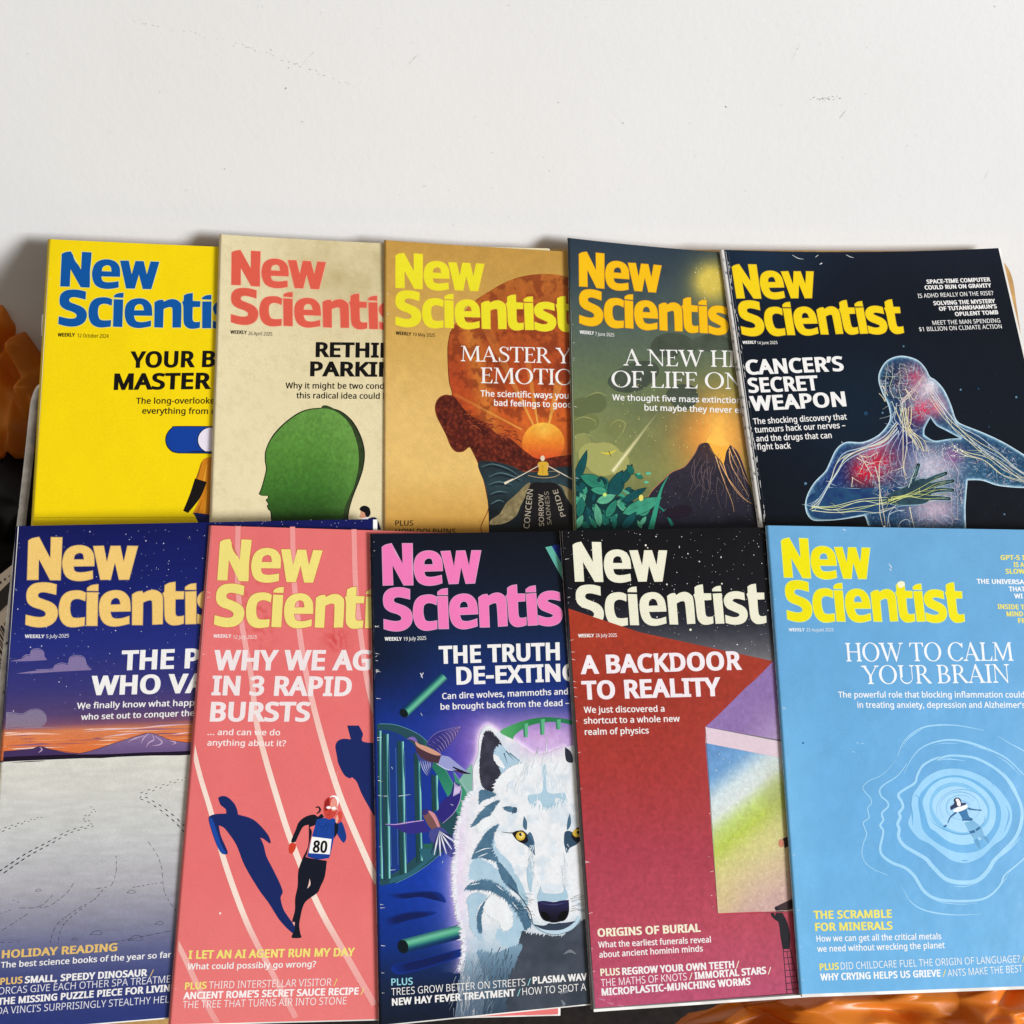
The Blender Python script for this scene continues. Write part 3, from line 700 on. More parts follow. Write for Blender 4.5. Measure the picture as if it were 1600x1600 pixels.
def bfr(px, off):                                # a drawing point at a height over the board
    return hit(px, O + NB * off, NB)
def plate(name, outline, z0, z1, mat, parent=None):
    V, F = fill([outline], None); n = len(V)
    a, b = bfr(V, z0), bfr(V, z1)
    # give both faces the same outline (square edges)
    b = a - NB * (z0 - z1)
    ring = [int(np.argmin(np.hypot(*(V - q).T))) for q in outline]
    FF = [tuple(f) for f in F] + [tuple(int(i) + n for i in f[::-1]) for f in F]
    for i in range(len(ring)):
        q, r = ring[i], ring[(i + 1) % len(ring)]; FF.append((q, r, r + n, q + n))
    return link(name, np.vstack([a, b]), FF, mat, parent)
def wood():
    m, nt, p, N, L = material('tan_board')
    co = objco(nt); mp = N('ShaderNodeMapping'); mp.inputs['Scale'].default_value = (1, .08, 1); L(co, mp.inputs[0])
    c = ramp(nt, noise(nt, mp.outputs[0], 160, 4), [(.3, (.36, .19, .055)), (.7, (.52, .31, .10))])
    L(c, p.inputs['Base Color']); p.inputs['Roughness'].default_value = .55
    return m
bo = smooth_path([(112, 384, 1), (1530, 393, 1), (1556, 400), (1574, 417), (1583, 440), (1588, 475, 1), (1650, 900, 1), (1720, 1490, 1), (1250, 1526, 1), (600, 1580, 1), (8, 1632, 1), (72, 1000, 1)])
board = plate('wooden_board', bo, -.0008, -.007, wood())
tag(board, 'tan wooden board with a rounded corner propped under the magazines', 'board')

def tube(name, pts, r, mat, parent=None, seg=12):
    pts = [np.array(p) for p in pts]; n = len(pts); V, F = [], []
    for i, q in enumerate(pts):
        d = pts[min(i + 1, n - 1)] - pts[max(i - 1, 0)]; d /= np.linalg.norm(d)
        a = np.cross(d, NB); a /= np.linalg.norm(a); b = np.cross(a, d)
        for k in range(seg):
            t = 2 * math.pi * k / seg; V.append(q + r * (a * math.cos(t) + b * math.sin(t)))
    for i in range(n - 1):
        for k in range(seg): F.append((i * seg + k, i * seg + (k + 1) % seg, (i + 1) * seg + (k + 1) % seg, (i + 1) * seg + k))
    F += [tuple(range(seg))[::-1], tuple(range((n - 1) * seg, n * seg))]
    return link(name, V, F, mat, parent, True)
m, nt, p, N, L = material('worn_grey_metal')
co = objco(nt)
c = ramp(nt, noise(nt, co, 140, 4), [(.3, (.46, .44, .41)), (.7, (.78, .76, .72))])
vor = N('ShaderNodeTexVoronoi'); vor.inputs['Scale'].default_value = 150; L(co, vor.inputs['Vector'])
c = mixc(nt, ramp(nt, vor.outputs['Distance'], [(.10, (1, 1, 1)), (.16, (0, 0, 0))]), c, (.03, .02, .015))
L(c, p.inputs['Base Color']); p.inputs['Roughness'].default_value = .5; p.inputs['Metallic'].default_value = .25
rp = smooth_path([(76, 601, 1), (70, 603), (62, 609), (55.5, 626), (52, 650), (43, 735), (33, 822), (12, 1010), (-50, 1560)], False, 6)
tag(tube('metal_rail', bfr(rp, -.0045), .0021, m), 'thin speckled grey metal rail with a bent corner beside the yellow magazine', 'rail')

# orange carrier bags, crumpled: a soft lump whose skin is folded by many random creases
def bag_plastic(name, c0, c1):
    m, nt, p, N, L = material(name)
    co = objco(nt)
    L(ramp(nt, noise(nt, co, 14, 3), [(.3, c0), (.7, c1)]), p.inputs['Base Color'])
    p.inputs['Roughness'].default_value = .36; p.inputs['Specular IOR Level'].default_value = .3
    tr = N('ShaderNodeBsdfTranslucent'); tr.inputs[0].default_value = (.9, .28, .03, 1)
    ms = N('ShaderNodeMixShader'); ms.inputs[0].default_value = .25
    L(p.outputs[0], ms.inputs[1]); L(tr.outputs[0], ms.inputs[2]); L(ms.outputs[0], nt.nodes['Material Output'].inputs[0])
    return m
BRIGHT = bag_plastic('bright_orange_plastic', (.66, .17, .012), (.86, .30, .035))
m, nt, p, N, L = material('black_plastic')
p.inputs['Base Color'].default_value = (.006, .005, .005, 1); p.inputs['Roughness'].default_value = .55; p.inputs['Specular IOR Level'].default_value = .12
BLACKP = m
def crumpled(name, centre, size, mat, seed, n=210, rough=.20, pull=(0, 0)):
    """a bag of thin film: irregular panels over a rounded heap, softened where they fold; some folds stay sharp"""
    rg = np.random.default_rng(seed); pts = []
    while len(pts) < n:
        p = rg.uniform(-1, 1, 2); r = np.hypot(*p)
        if r < .97 and all(np.hypot(*(p - q)) > .05 for q in pts): pts.append(p)
        elif rg.random() < .002: break
    m = 40; a = np.linspace(0, 2 * math.pi, m, endpoint=False)
    rim = np.stack([np.cos(a), np.sin(a)], 1) * (1 + .07 * np.sin(5 * a + seed) + rg.normal(0, .03, m))[:, None]
    A = np.vstack([pts, rim]); r = np.hypot(A[:, 0], A[:, 1])
    d = A - np.array(pull); rr = np.hypot(d[:, 0], d[:, 1]); th = np.arctan2(d[:, 1], d[:, 0])
    h = np.sqrt(np.clip(1.05 - np.minimum(r, 1.02) ** 2, 0, None)) * .8
    h += rough * rg.normal(0, .55, len(A)) * (r < .98)
    h += rough * 1.3 * (np.abs(np.modf(th * 9 / 6.283 + 9 + .3 * np.sin(3 * rr))[0] - .5) * 2 - .5) * np.exp(-((rr - .45) / .4) ** 2)
    h += rough * .9 * (np.abs(np.modf((A @ np.array([1.9, 1.1])) + 9)[0] - .5) * 2 - .5)
    res = geometry.delaunay_2d_cdt([Vector(p) for p in A], [], [], 0, 1e-6)
    F = [tuple(f) for f in res[2]]; V = np.array([tuple(v) for v in res[0]])
    idx = [int(np.argmin(np.hypot(*(A - v).T))) for v in V]
    k = len(V); Z = h[idx]
    rim_i = [int(np.argmin(np.hypot(*(V - q).T))) for q in rim]
    V3 = [UB * v[0] * size[0] + VB * v[1] * size[1] + NB * z * size[2] for v, z in zip(V, Z)]
    for q in rim: V3.append(UB * q[0] * size[0] * .9 + VB * q[1] * size[1] * .9 - NB * size[2] * .5)
    F = [f for f in F if max(np.hypot(*V[list(f)].T)) < 1.3]
    for t in range(m): F.append((rim_i[t], k + t, k + (t + 1) % m, rim_i[(t + 1) % m]))
    F.append(tuple(range(k, k + m))[::-1])
    F = [f if len(f) != 3 or np.dot(np.cross(V3[f[1]] - V3[f[0]], V3[f[2]] - V3[f[0]]), NB) > 0 else f[::-1] for f in F]
    o = link(name, V3, F, mat, None, True); o.location = centre
    me = o.data; at = me.attributes.new('crease_edge', 'FLOAT', 'EDGE')
    at.data.foreach_set('value', np.where(rg.random(len(me.edges)) < .6, rg.uniform(.4, 1.0, len(me.edges)), 0).astype(np.float32))
    sb = o.modifiers.new('soften', 'SUBSURF'); sb.levels = sb.render_levels = 2
    return o
c = bfr([(10, 585)], -.080)[0]
tag(crumpled('plastic_bag', c, (.036, .064, .05), BRIGHT, 5, 130, .24, (.6, .3)), 'crumpled orange plastic bag against the wall beside the yellow magazine', 'bag', 'orange plastic bags')
c = bfr([(1400, 1652)], -.050)[0]
tag(crumpled('plastic_bag', c, (.135, .048, .045), BRIGHT, 12, 240, .24, (.2, .4)), 'crumpled orange plastic bag below the sky blue magazine', 'bag', 'orange plastic bags')
c = bfr([(-20, 890)], -.10)[0]
tag(crumpled('refuse_bag', c, (.075, .10, .06), BLACKP, 14, 160, .22), 'dark wrinkled plastic bag beneath the barcode label', 'bag')
# the parcel label with its barcode
m, nt, p, N, L = material('label_paper'); p.inputs['Base Color'].default_value = (.80, .68, .56, 1); p.inputs['Roughness'].default_value = .7
lab = link('parcel_label', np.vstack([bfr([(-60, 946), (22, 880), (92, 985), (10, 1075)], -.022), bfr([(-60, 946), (22, 880), (92, 985), (10, 1075)], -.0225)]), [(0, 1, 2, 3), (7, 6, 5, 4), (0, 4, 5, 1), (1, 5, 6, 2), (2, 6, 7, 3), (3, 7, 4, 0)], m)
tag(lab, 'white paper label printed with a barcode beside the night sky magazine', 'label')
m, nt, p, N, L = material('label_print'); p.inputs['Base Color'].default_value = (.012, .01, .01, 1)
VV, FF = [], []
def labq(a):
    k = len(VV); VV.extend(bfr(a, -.0217)); FF.append((k, k + 1, k + 2, k + 3))
A, B = np.array([(-60, 946), (22, 880)], float), np.array([(10, 1075), (92, 985)], float)
def lp(s, t): return (A[0] * (1 - s) + A[1] * s) * (1 - t) + (B[0] * (1 - s) + B[1] * s) * t
labq([lp(.05, .18), lp(.98, .13), lp(.98, .30), lp(.05, .35)])
s = .04; rgb = np.random.default_rng(3)
while s < .96:
    wd = rgb.choice([.012, .02, .03]); labq([lp(s, .46), lp(s + wd, .46), lp(s + wd, .93), lp(s, .93)]); s += wd + rgb.choice([.014, .024, .034])
for k in range(5): labq([lp(.5 + k * .08, .04 + .01 * k), lp(.53 + k * .08, .04 + .01 * k), lp(.53 + k * .08, .09), lp(.5 + k * .08, .09)])
link('barcode', VV, FF, m, lab)

# ================================================================== covers
WHITE = (240, 238, 235); BLACK = (18, 16, 16)
def dateline(P, d, a, b, c, e, cap, col):
    P.text('WEEKLY', a, b, cap, col, 'bold', part='small_lettering'); P.text(d, c, e, cap, col, 'book', part='small_lettering')
def lines(P, rows):
    for r in rows:
        s, p0, p1, cap, col, wt = r[:6]
        P.text(s, p0, p1, cap, col, wt, ref=r[6] if len(r) > 6 else None, part='headline_lettering' if cap > 12.6 else 'small_lettering')
TOP_LIFT, LOW_LIFT = .0068, .0180
LOWDROP = .0110

# ---- yellow ------------------------------------------------------------------
P = Page('yellow magazine with big blue masthead and a blue toggle switch', [(75, 373.5), (616, 396), (600, 1085), (33, 1086)], TOP_LIFT, 0, 1, 1)
def ground(p):
    c = np.tile(np.array((243., 212., 10.)), (len(p), 1)); return c * (.985 + .03 * fbm(p, 60, 3)[:, None])
P.paint(ground, 90, 110)
f = crop(0, 350, 3.2)
P.poly(f([(893, 1010), (860, 1018), (835, 1045), (826, 1080), (836, 1115), (862, 1140), (893, 1147, 1), (1200, 1150, 1), (1200, 1012, 1)]), (20, 22, 30))
P.poly(f([(895, 1014), (863, 1022), (839, 1047), (830, 1080), (840, 1112), (865, 1136), (895, 1143, 1), (1200, 1146, 1), (1200, 1016, 1)]), (16, 62, 150))
P.poly(disc(1056 / 3.2, 1080 / 3.2 + 350, 70 / 3.2, 66 / 3.2), (20, 22, 30), False)
P.poly(disc(1057 / 3.2, 1080 / 3.2 + 350, 66.5 / 3.2, 62.5 / 3.2), (232, 224, 238), False)
P.poly(f([(1070, 1163), (1025, 1172), (1003, 1200), (988, 1255), (975, 1290), (1028, 1290, 1), (1000, 1370), (962, 1452, 1), (1100, 1460, 1), (1100, 1165, 1)]), (206, 128, 26))
for a, b, cc in [((1010, 1190), (980, 1285), (150, 88, 20)), ((1035, 1200), (1020, 1285), (232, 160, 50)), ((1010, 1380), (985, 1452), (168, 98, 20)), ((1035, 1330), (1020, 1452), (228, 150, 40)), ((1052, 1300), (1045, 1452), (170, 100, 20))]:
    P.stroke(f([a, b]), 1, 3, cc)
P.poly(f([(975, 1272, 1), (1034, 1290, 1), (1000, 1370), (940, 1445, 1), (916, 1434, 1), (950, 1350)]), (22, 18, 18))
P.poly(f([(966, 1442, 1), (1100, 1460, 1), (1100, 1530, 1), (1010, 1530, 1), (985, 1480)]), (24, 30, 80))
P.stroke(f([(160, 1468), (980, 1466)]), 1.2, 1.2, (206, 178, 10))  # shade of a crease across the cover, drawn in as a darker yellow line
P.masthead([(94.3, 447.6), (249.8, 409.3), (90.9, 507.2), (282.8, 512.8), (142.5, 394.3)], (8, 84, 158), (222, 224, 150), 13)
dateline(P, '12 October 2024', (90, 526), (117, 526), (121, 527), (169.7, 528), 5.8, BLACK)
lines(P, [('YOUR B', (202.5, 575), (304.7, 574), 26, BLACK, 'bold', 4), ('MASTER', (177.5, 609.5), (329.7, 608), 26, BLACK, 'bold'),
          ('The long-overlooked', (212.5, 631), (335, 630.6), 9.5, BLACK, 'semi', 18), ('everything from dr', (222, 646.5), (325, 647), 9.5, BLACK, 'semi', 15)])
P.nicks(10, (250, 240, 150))
P.build((238, 216, 60))
# a wire staple through its fold
mst, nt, p, N, L = material('staple_wire'); p.inputs['Base Color'].default_value = (.6, .58, .55, 1); p.inputs['Metallic'].default_value = .8; p.inputs['Roughness'].default_value = .4
a = P.loc(np.array([(68.5, 492), (67, 526)]), -.0004)
def wire(pts, r, parent, name):
    V, F = [], []
    for i, q in enumerate(pts):
        for k in range(8): V.append((q[0] + r * math.cos(k * math.pi / 4), q[1], q[2] + r * math.sin(k * math.pi / 4)))
    for i in range(len(pts) - 1):
        for k in range(8): F.append((i * 8 + k, i * 8 + (k + 1) % 8, i * 8 + 8 + (k + 1) % 8, i * 8 + 8 + k))
    return link(name, V, F, mst, parent, True)
wire([a[0] + np.array([.0012, .0003, -.0006]), a[0] + np.array([-.0004, 0, 0]), a[0] * .5 + a[1] * .5 + np.array([-.0005, 0, 0]), a[1] + np.array([-.0004, 0, 0]), a[1] + np.array([.0012, -.0003, -.0006])], .0005, P.root, 'staple')

# ---- cream -------------------------------------------------------------------
P = Page('cream magazine with coral masthead and a green head in profile', [(343, 366), (857, 388), (872, 1080), (318, 1082)], TOP_LIFT + .0006, 0, 2, 3, INKROUGH)
def ground(p):
    base = np.tile(np.array((231., 217., 176.)), (len(p), 1))
    k = glow(p, (540, 430), 130, .3, 80) * (.35 + .9 * fbm(p, 22, 5)) + .3 * glow(p, (520, 560), 110) * fbm(p, 16, 8) + .16 * (fbm(p, 9, 6) > .62)
    return blend(base, (188, 170, 122), k * .75)
P.paint(ground, 130, 150)
f = crop(320, 350, 3.267)
head = [(590, 938), (500, 953), (420, 1003), (350, 1074), (312, 1148), (306, 1200), (312, 1250), (304, 1290), (289, 1345), (275, 1378, 1), (290, 1387), (321, 1388, 1), (322, 1398), (311, 1408), (318, 1420), (323, 1430), (317, 1440), (325, 1460), (336, 1478), (341, 1600, 1)]
P.poly(f(head + [(726, 1600, 1), (735, 1480), (755, 1400), (790, 1310), (811, 1240), (817, 1160), (796, 1078), (750, 1000), (680, 948)]), (22, 24, 16))
P.poly(f([(590, 942), (680, 953), (745, 1004), (790, 1081), (811, 1160), (805, 1240), (785, 1308), (750, 1398), (730, 1480), (721, 1600, 1), (640, 1600, 1), (600, 1200)]), lambda p: blend(np.tile(np.array((62., 82., 46.)), (len(p), 1)), (38, 50, 28), fbm(p, 6, 2)))
def hg(p):
    q = grad(p[:, 1], [(640, (98, 146, 66)), (700, (84, 134, 54)), (760, (62, 112, 42)), (815, (36, 66, 24))])
    q = blend(q, (132, 176, 92), np.clip((p[:, 0] - 500) / 110, 0, 1) * .55)
    return q * (.84 + .34 * fbm(p, 3.2, 4)[:, None])
inner = [(p[0] + 5, p[1] + (4 if p[1] < 1100 else 0)) + tuple(p[2:]) for p in head]
P.poly(f(inner + [(697, 1600, 1), (710, 1470), (730, 1410), (765, 1330), (785, 1230), (783, 1150), (765, 1080), (738, 1020), (690, 970), (640, 946)]), hg, step=3.5)
P.poly(f([(798, 1462), (795, 1480), (790, 1490), (798, 1500), (825, 1505), (835, 1480), (815, 1465)]), (212, 150, 120))
P.poly(f([(790, 1456), (800, 1442), (820, 1438), (840, 1450), (846, 1478), (835, 1496), (822, 1492), (815, 1474), (800, 1466)]), (16, 16, 20))
P.poly(f([(800, 1502, 1), (842, 1494, 1), (850, 1520, 1), (815, 1520, 1)]), (235, 232, 228)); P.poly(f([(835, 1502, 1), (875, 1500), (900, 1560, 1), (830, 1560, 1)]), (26, 32, 78))
P.masthead([(362.2, 444.3), (508.9, 410.3), (360.1, 504.6), (545.9, 512.8), (406.9, 392.9)], (220, 92, 74), (236, 170, 140), 13)
dateline(P, '26 April 2025', (359.8, 521.4), (385.8, 522), (388, 523.6), (425.3, 524.6), 5.5, (40, 34, 28))
lines(P, [('RETHINK', (493, 558), (591.8, 559), 23.6, BLACK, 'bold', 5), ('PARKING', (484.4, 588), (589.4, 588.8), 23.4, BLACK, 'bold', 5),
          ('Why it might be two condi', (446, 607), (600, 607.7), 9.3, BLACK, 'semi', 24), ('this radical idea could h', (463, 622.4), (593.3, 623.3), 9.3, BLACK, 'semi', 23)])
P.nicks(12, (250, 244, 228)); P.build((228, 214, 176))

# ---- mustard -----------------------------------------------------------------
P = Page('mustard magazine with yellow masthead, white serif headline and a sunset inside a head', [(600, 375), (1078, 402), (1090, 1072), (598, 1074)], TOP_LIFT + .0002, 0, 3, 2, INKROUGH)
def ground(p):
    c = grad(p[:, 1], [(375, (190, 146, 70)), (520, (206, 164, 84)), (640, (226, 186, 112)), (740, (230, 190, 112)), (800, (210, 164, 84)), (830, (192, 142, 62))])
    return c * (.95 + .1 * fbm(p, 8, 3)[:, None])
P.paint(ground, 120, 140)
f = crop(580, 350, 3.267)
hd = [(905, 255), (800, 262), (700, 290), (600, 345), (520, 400), (450, 480), (405, 550), (392, 620), (392, 700), (398, 800), (415, 875), (380, 872), (345, 890), (327, 930), (335, 980), (360, 1030), (385, 1080), (405, 1130), (430, 1160), (465, 1162), (490, 1145), (502, 1135, 1), (520, 1165), (550, 1230), (575, 1310), (590, 1380), (600, 1450), (602, 1600, 1), (1200, 1600, 1), (1200, 330, 1), (1000, 270)]
sun = (849, 686)
def hc(p):
    c = grad(p[:, 1], [(428, (176, 100, 42)), (500, (170, 84, 36)), (580, (172, 70, 34)), (650, (186, 76, 34)), (690, (140, 46, 26)), (730, (82, 34, 28)), (770, (46, 34, 34))])
    c = blend(c, (206, 128, 52), .7 * np.exp(-((p[:, 0] - 715 - .22 * (p[:, 1] - 430)) / 16) ** 2) * (p[:, 1] < 680))
    c = blend(c, (226, 120, 44), .8 * glow(p, sun, 62)); c = blend(c, (120, 48, 26), .55 * (fbm(p, 14, 9) > .55) * (p[:, 1] < 660))
    return c * (.86 + .28 * fbm(p, 4, 7)[:, None])
P.poly(f(hd), hc, step=3.5)
P.stroke(f([(p[0], p[1]) for p in hd[6:29]]), 1.2, 1.2, (120, 52, 26))
for a, b, w1 in [((830, 1030), (585, 520), 10), ((905, 1030), (960, 800), 9), ((770, 1050), (425, 868), 3), ((850, 1020), (800, 700), 6)]:
    P.stroke(f([a, b]), 2.2, w1 * 1.5, lambda p: blend(hc(p), (232, 176, 72), .95 * np.exp(-np.hypot(*(p - np.array(sun)).T) / 105)))
    P.stroke(f([a, b]), 1.0, 1.4, lambda p: blend(hc(p), (244, 208, 110), np.exp(-np.hypot(*(p - np.array(sun)).T) / 80)))
P.poly(disc(849, 692, 33, 32), lambda p: blend(grad(p[:, 1], [(662, (236, 176, 62)), (690, (232, 132, 44)), (722, (206, 70, 38))]), (240, 200, 90), .5 * glow(p, (850, 672), 12)) * (.9 + .2 * fbm(p, 4, 1)[:, None]), False, step=3)
rg = np.random.default_rng(5)
def bank(p):
    q = (p - np.array([580, 350])) * 3.267
    c = blend(np.tile(np.array((96., 34., 24.)), (len(p), 1)), (58, 22, 20), fbm(p, 12, 4)); k = np.abs(np.modf(fbm(p, 15, 11) * 5)[0] - .5) * 2
    c = blend(c, (158, 66, 40), .75 * np.clip(k - .45, 0, 1) * 1.6)
    return blend(c, (150, 60, 36), .6 * np.clip((q[:, 0] - 600) / 260, 0, 1) * np.clip((1120 - q[:, 1]) / 90, 0, 1))
P.poly(f([(418, 876, 1), (385, 874), (348, 892), (330, 930), (338, 980), (362, 1030), (387, 1080), (407, 1130), (432, 1158), (465, 1159), (490, 1143), (503, 1136, 1), (520, 1165), (548, 1225, 1), (640, 1218), (740, 1240), (800, 1262), (1200, 1240, 1), (1200, 1160, 1), (960, 1185), (860, 1200), (800, 1170), (740, 1120), (700, 1090), (640, 1070), (590, 1020), (520, 985), (470, 940), (440, 900)]), bank, step=3)
for i in range(46):                                         # rims of the rolling cloud banks
    t = rg.random(); x = 490 + 250 * t + rg.normal(0, 14); y = 990 + 120 * t + rg.normal(0, 24)
    r = rg.uniform(10, 24); a0 = rg.uniform(3.2, 4.4)
    arc = [(x + r * math.cos(a0 + k * .5), y + r * .8 * math.sin(a0 + k * .5)) for k in range(6)]
    P.stroke(f(arc), .5, .3, [(150, 62, 38), (116, 42, 28), (176, 84, 48), (70, 24, 20)][rg.choice(4)], wm=1.4)
P.poly(f([(545, 1222), (620, 1212), (720, 1236), (780, 1265), (860, 1262), (960, 1240), (1200, 1230, 1), (1200, 1600, 1), (602, 1600, 1), (598, 1450), (584, 1340)]), lambda p: grad(p[:, 1], [(720, (34, 44, 50)), (760, (44, 64, 70)), (800, (22, 28, 32))]) * (.8 + .4 * fbm(p, 5, 2)[:, None]), step=4)
for pts in [[(560, 1240), (620, 1225), (700, 1250), (760, 1290)], [(600, 1290), (660, 1270), (730, 1290), (770, 1310)], [(600, 1330), (650, 1315), (720, 1330)], [(605, 1380), (650, 1365), (700, 1370)], [(610, 1430), (650, 1410), (680, 1420)]]:
    P.stroke(f(pts), .6, .3, (86, 116, 122), wm=1.8); P.stroke(f([(a, b + 12) for a, b in pts]), .6, .3, (24, 34, 42), wm=3)
sand = lambda p: blend(np.tile(np.array((172., 156., 112.)), (len(p), 1)), (98, 86, 58), fbm(p, 4, 3))
P.poly(f([(812, 1325), (790, 1330), (745, 1375), (690, 1425), (655, 1480), (612, 1510), (606, 1535), (680, 1528), (740, 1490), (762, 1440), (790, 1385)]), sand, step=4)
P.poly(f([(952, 1328), (975, 1345), (1000, 1400), (1040, 1450), (1040, 1380), (1000, 1345)]), sand, step=4)
P.poly(f([(815, 1330), (880, 1320), (950, 1330), (1000, 1420), (1030, 1560), (1000, 1600, 1), (760, 1600, 1), (770, 1450)]), (26, 24, 26))
P.stroke(f([(800, 1283), (830, 1290), (880, 1296), (935, 1290), (962, 1275), (940, 1262), (900, 1265)]), 1, .6, (160, 140, 110), wm=1.4)
P.stroke(f([(858, 1232), (790, 1270), (700, 1318)]), 1.2, 1.2, (226, 214, 190)); P.stroke(f([(725, 1302), (680, 1325)]), 2, 4, (226, 214, 190)); P.stroke(f([(898, 1232), (1030, 1305)]), 1.2, 1.4, (226, 214, 190))
P.poly(f([(850, 1225), (862, 1214), (892, 1214), (906, 1226), (900, 1262), (902, 1282), (852, 1280), (856, 1255)]), (214, 168, 52)); P.stroke(f([(875, 1230), (878, 1275)]), .8, .5, (160, 112, 30))
for a in (850, 905): P.stroke(f([(a, 1226), (a + (10 if a < 880 else -10), 1245)]), 1.6, 1.2, (196, 160, 120))
P.discs([(875 / 3.267 + 580, 1196 / 3.267 + 350, 3.4, 4.4)], (226, 208, 180), 14)
pale = (176, 166, 146)
P.text('CONCERN', (827, 826), (833, 765), 9.5, pale, 'book', up=(-.96, -.1)); P.text('SORROW', (850, 822), (849, 772), 8, pale, 'book', up=(-.98, 0))
P.text('SADNESS', (862, 820), (857, 768), 7, (140, 132, 116), 'book', up=(-.98, 0)); P.text('PRIDE', (884, 806), (871, 764), 8, pale, 'book', up=(-.95, .25))
P.masthead([(618, 449.5), (756.9, 412.7), (618.3, 507.6), (791.2, 514.7), (660.2, 397.4)], (234, 222, 42), (226, 196, 60), 14)
dateline(P, '10 May 2025', (618.3, 523), (642.7, 524.5), (645, 525), (679.8, 526.6), 5.4, (46, 34, 20))
lines(P, [('MASTER YO', (720.2, 564.3), (861, 567.3), 24, WHITE, 'serif', 6), ('EMOTIO', (751.4, 598.5), (866.2, 601), 24.5, WHITE, 'serif', 5),
          ('The scientific ways you', (750.8, 619.4), (863.1, 622.4), 9.8, WHITE, 'semi', 19), ('bad feelings to good', (772, 634), (886, 637), 9.6, WHITE, 'semi', 19),
          ('PLUS', (617.6, 821.4), (645.8, 821.4), 8.3, (58, 46, 28), 'semi'), ('HOW DOLPHINS', (618, 835), (712, 835), 9, (58, 46, 28), 'semi')])
P.nicks(16); P.build((200, 160, 90))

# ---- green -------------------------------------------------------------------
P = Page('dark green magazine with orange masthead and an erupting volcano', [(887, 371.5), (1330, 404), (1345, 1065), (901, 1067)], TOP_LIFT + .0008, 0, 4, 5)
f = crop(870, 350, 3.267)
def ground(p):
    c = grad(p[:, 1], [(372, (44, 58, 72)), (430, (56, 70, 78)), (520, (86, 100, 88)), (600, (104, 118, 84)), (660, (126, 134, 86)), (740, (134, 138, 82)), (810, (92, 98, 62))])
    c = blend(c, (64, 74, 62), .6 * glow(p, (1060, 640), 80) * fbm(p, 26, 3))
    c = blend(c, (232, 206, 92), 1.0 * np.clip(1.25 * glow(p, (1112, 440), 27, p=1.3), 0, 1)); c = blend(c, (190, 170, 76), .5 * glow(p, (1120, 446), 44))
    c = blend(c, (150, 150, 70), .5 * glow(p, (1140, 620), 40, .6, 80)); c = blend(c, (236, 146, 62), 1.0 * glow(p, (1118, 684), 58, 0, 62)); c = blend(c, (252, 196, 92), .95 * glow(p, (1124, 686), 24, 0, 50) * (.6 + .6 * fbm(p, 8, 4)))
    return c * (.94 + .12 * fbm(p, 5, 6)[:, None])
P.paint(ground, 150, 190)
smoke = lambda p: blend(np.tile(np.array((84., 94., 78.)), (len(p), 1)), (60, 68, 58), fbm(p, 12, 2))
for pts in [[(480, 620), (520, 570), (600, 555), (680, 580), (720, 630), (690, 650), (640, 640), (600, 690), (560, 680), (500, 670)], [(690, 600), (740, 570), (820, 560), (880, 590), (890, 640), (820, 640), (760, 650)], [(260, 800), (320, 740), (420, 700), (500, 710), (520, 760), (460, 830), (380, 860), (300, 850)], [(560, 860), (620, 820), (700, 830), (720, 900), (660, 950), (600, 930)]]:
    P.poly(f(pts), smoke, step=6)
for x, y, r, cc in [(130, 940, 60, (98, 108, 70)), (200, 915, 55, (98, 108, 70)), (110, 1040, 62, (112, 120, 74)), (170, 1010, 48, (112, 120, 74)), (300, 1040, 50, (120, 126, 78)), (120, 1120, 55, (142, 146, 88)), (240, 1200, 95, (164, 164, 98)), (180, 1180, 70, (164, 164, 98)), (310, 1215, 60, (164, 164, 98))]:
    P.poly(disc(x / 3.267 + 870, y / 3.267 + 350, r / 3.267, r / 3.6), cc, False)
for a in [[(80, 1010), (130, 985), (190, 1000), (200, 1030)], [(85, 1090), (130, 1070), (180, 1085), (195, 1110)], [(270, 1030), (310, 1000), (350, 1020), (330, 1070), (305, 1095)], [(150, 880), (210, 860), (260, 880)]]:
    P.stroke(f(a), .6, .4, (150, 154, 96), wm=2)
mt = lambda c, k: (lambda p: blend(ground(p), c, k * np.clip((p[:, 1] - 640) / 70, .05, 1)))
P.stroke(f([(540, 925), (282, 1268)]), 1, 11, mt((196, 190, 130), .6)); P.stroke(f([(535, 935), (285, 1265)]), .8, 6.5, mt((214, 208, 150), .8)); P.stroke(f([(520, 960), (285, 1262)]), .5, 2.6, mt((236, 230, 182), 1))
vol = [(745, 1118), (725, 1128), (705, 1170), (665, 1225), (640, 1245), (590, 1265), (550, 1300), (480, 1370), (440, 1450), (430, 1600, 1), (1060, 1600, 1), (1020, 1480), (985, 1330), (960, 1250), (925, 1165), (882, 1125, 1), (862, 1165), (850, 1195), (805, 1155), (775, 1120)]
P.poly(f([(760, 1125, 1), (770, 1090), (790, 1060), (795, 1000), (815, 980), (850, 985), (845, 1060), (860, 1100), (890, 1130, 1), (850, 1230, 1)]), lambda p: blend(ground(p), (252, 196, 84), .9 * np.clip(fbm(p, 7, 3) + .3, 0, 1) * np.clip((p[:, 1] - 655) / 35, 0, 1)), step=3)
P.poly(f(vol), lambda p: blend(grad(p[:, 1], [(690, (56, 46, 52)), (740, (46, 42, 54)), (820, (34, 34, 46))]), (90, 62, 58), .5 * glow(p, (1110, 705), 18)) * (.8 + .4 * fbm(p, 5, 2)[:, None]), step=5)
P.stroke(f(vol[:9]), 1.0, .8, (196, 130, 92)); P.stroke(f([(882, 1125), (925, 1165), (960, 1250), (985, 1330)]), .9, .5, (190, 130, 96))
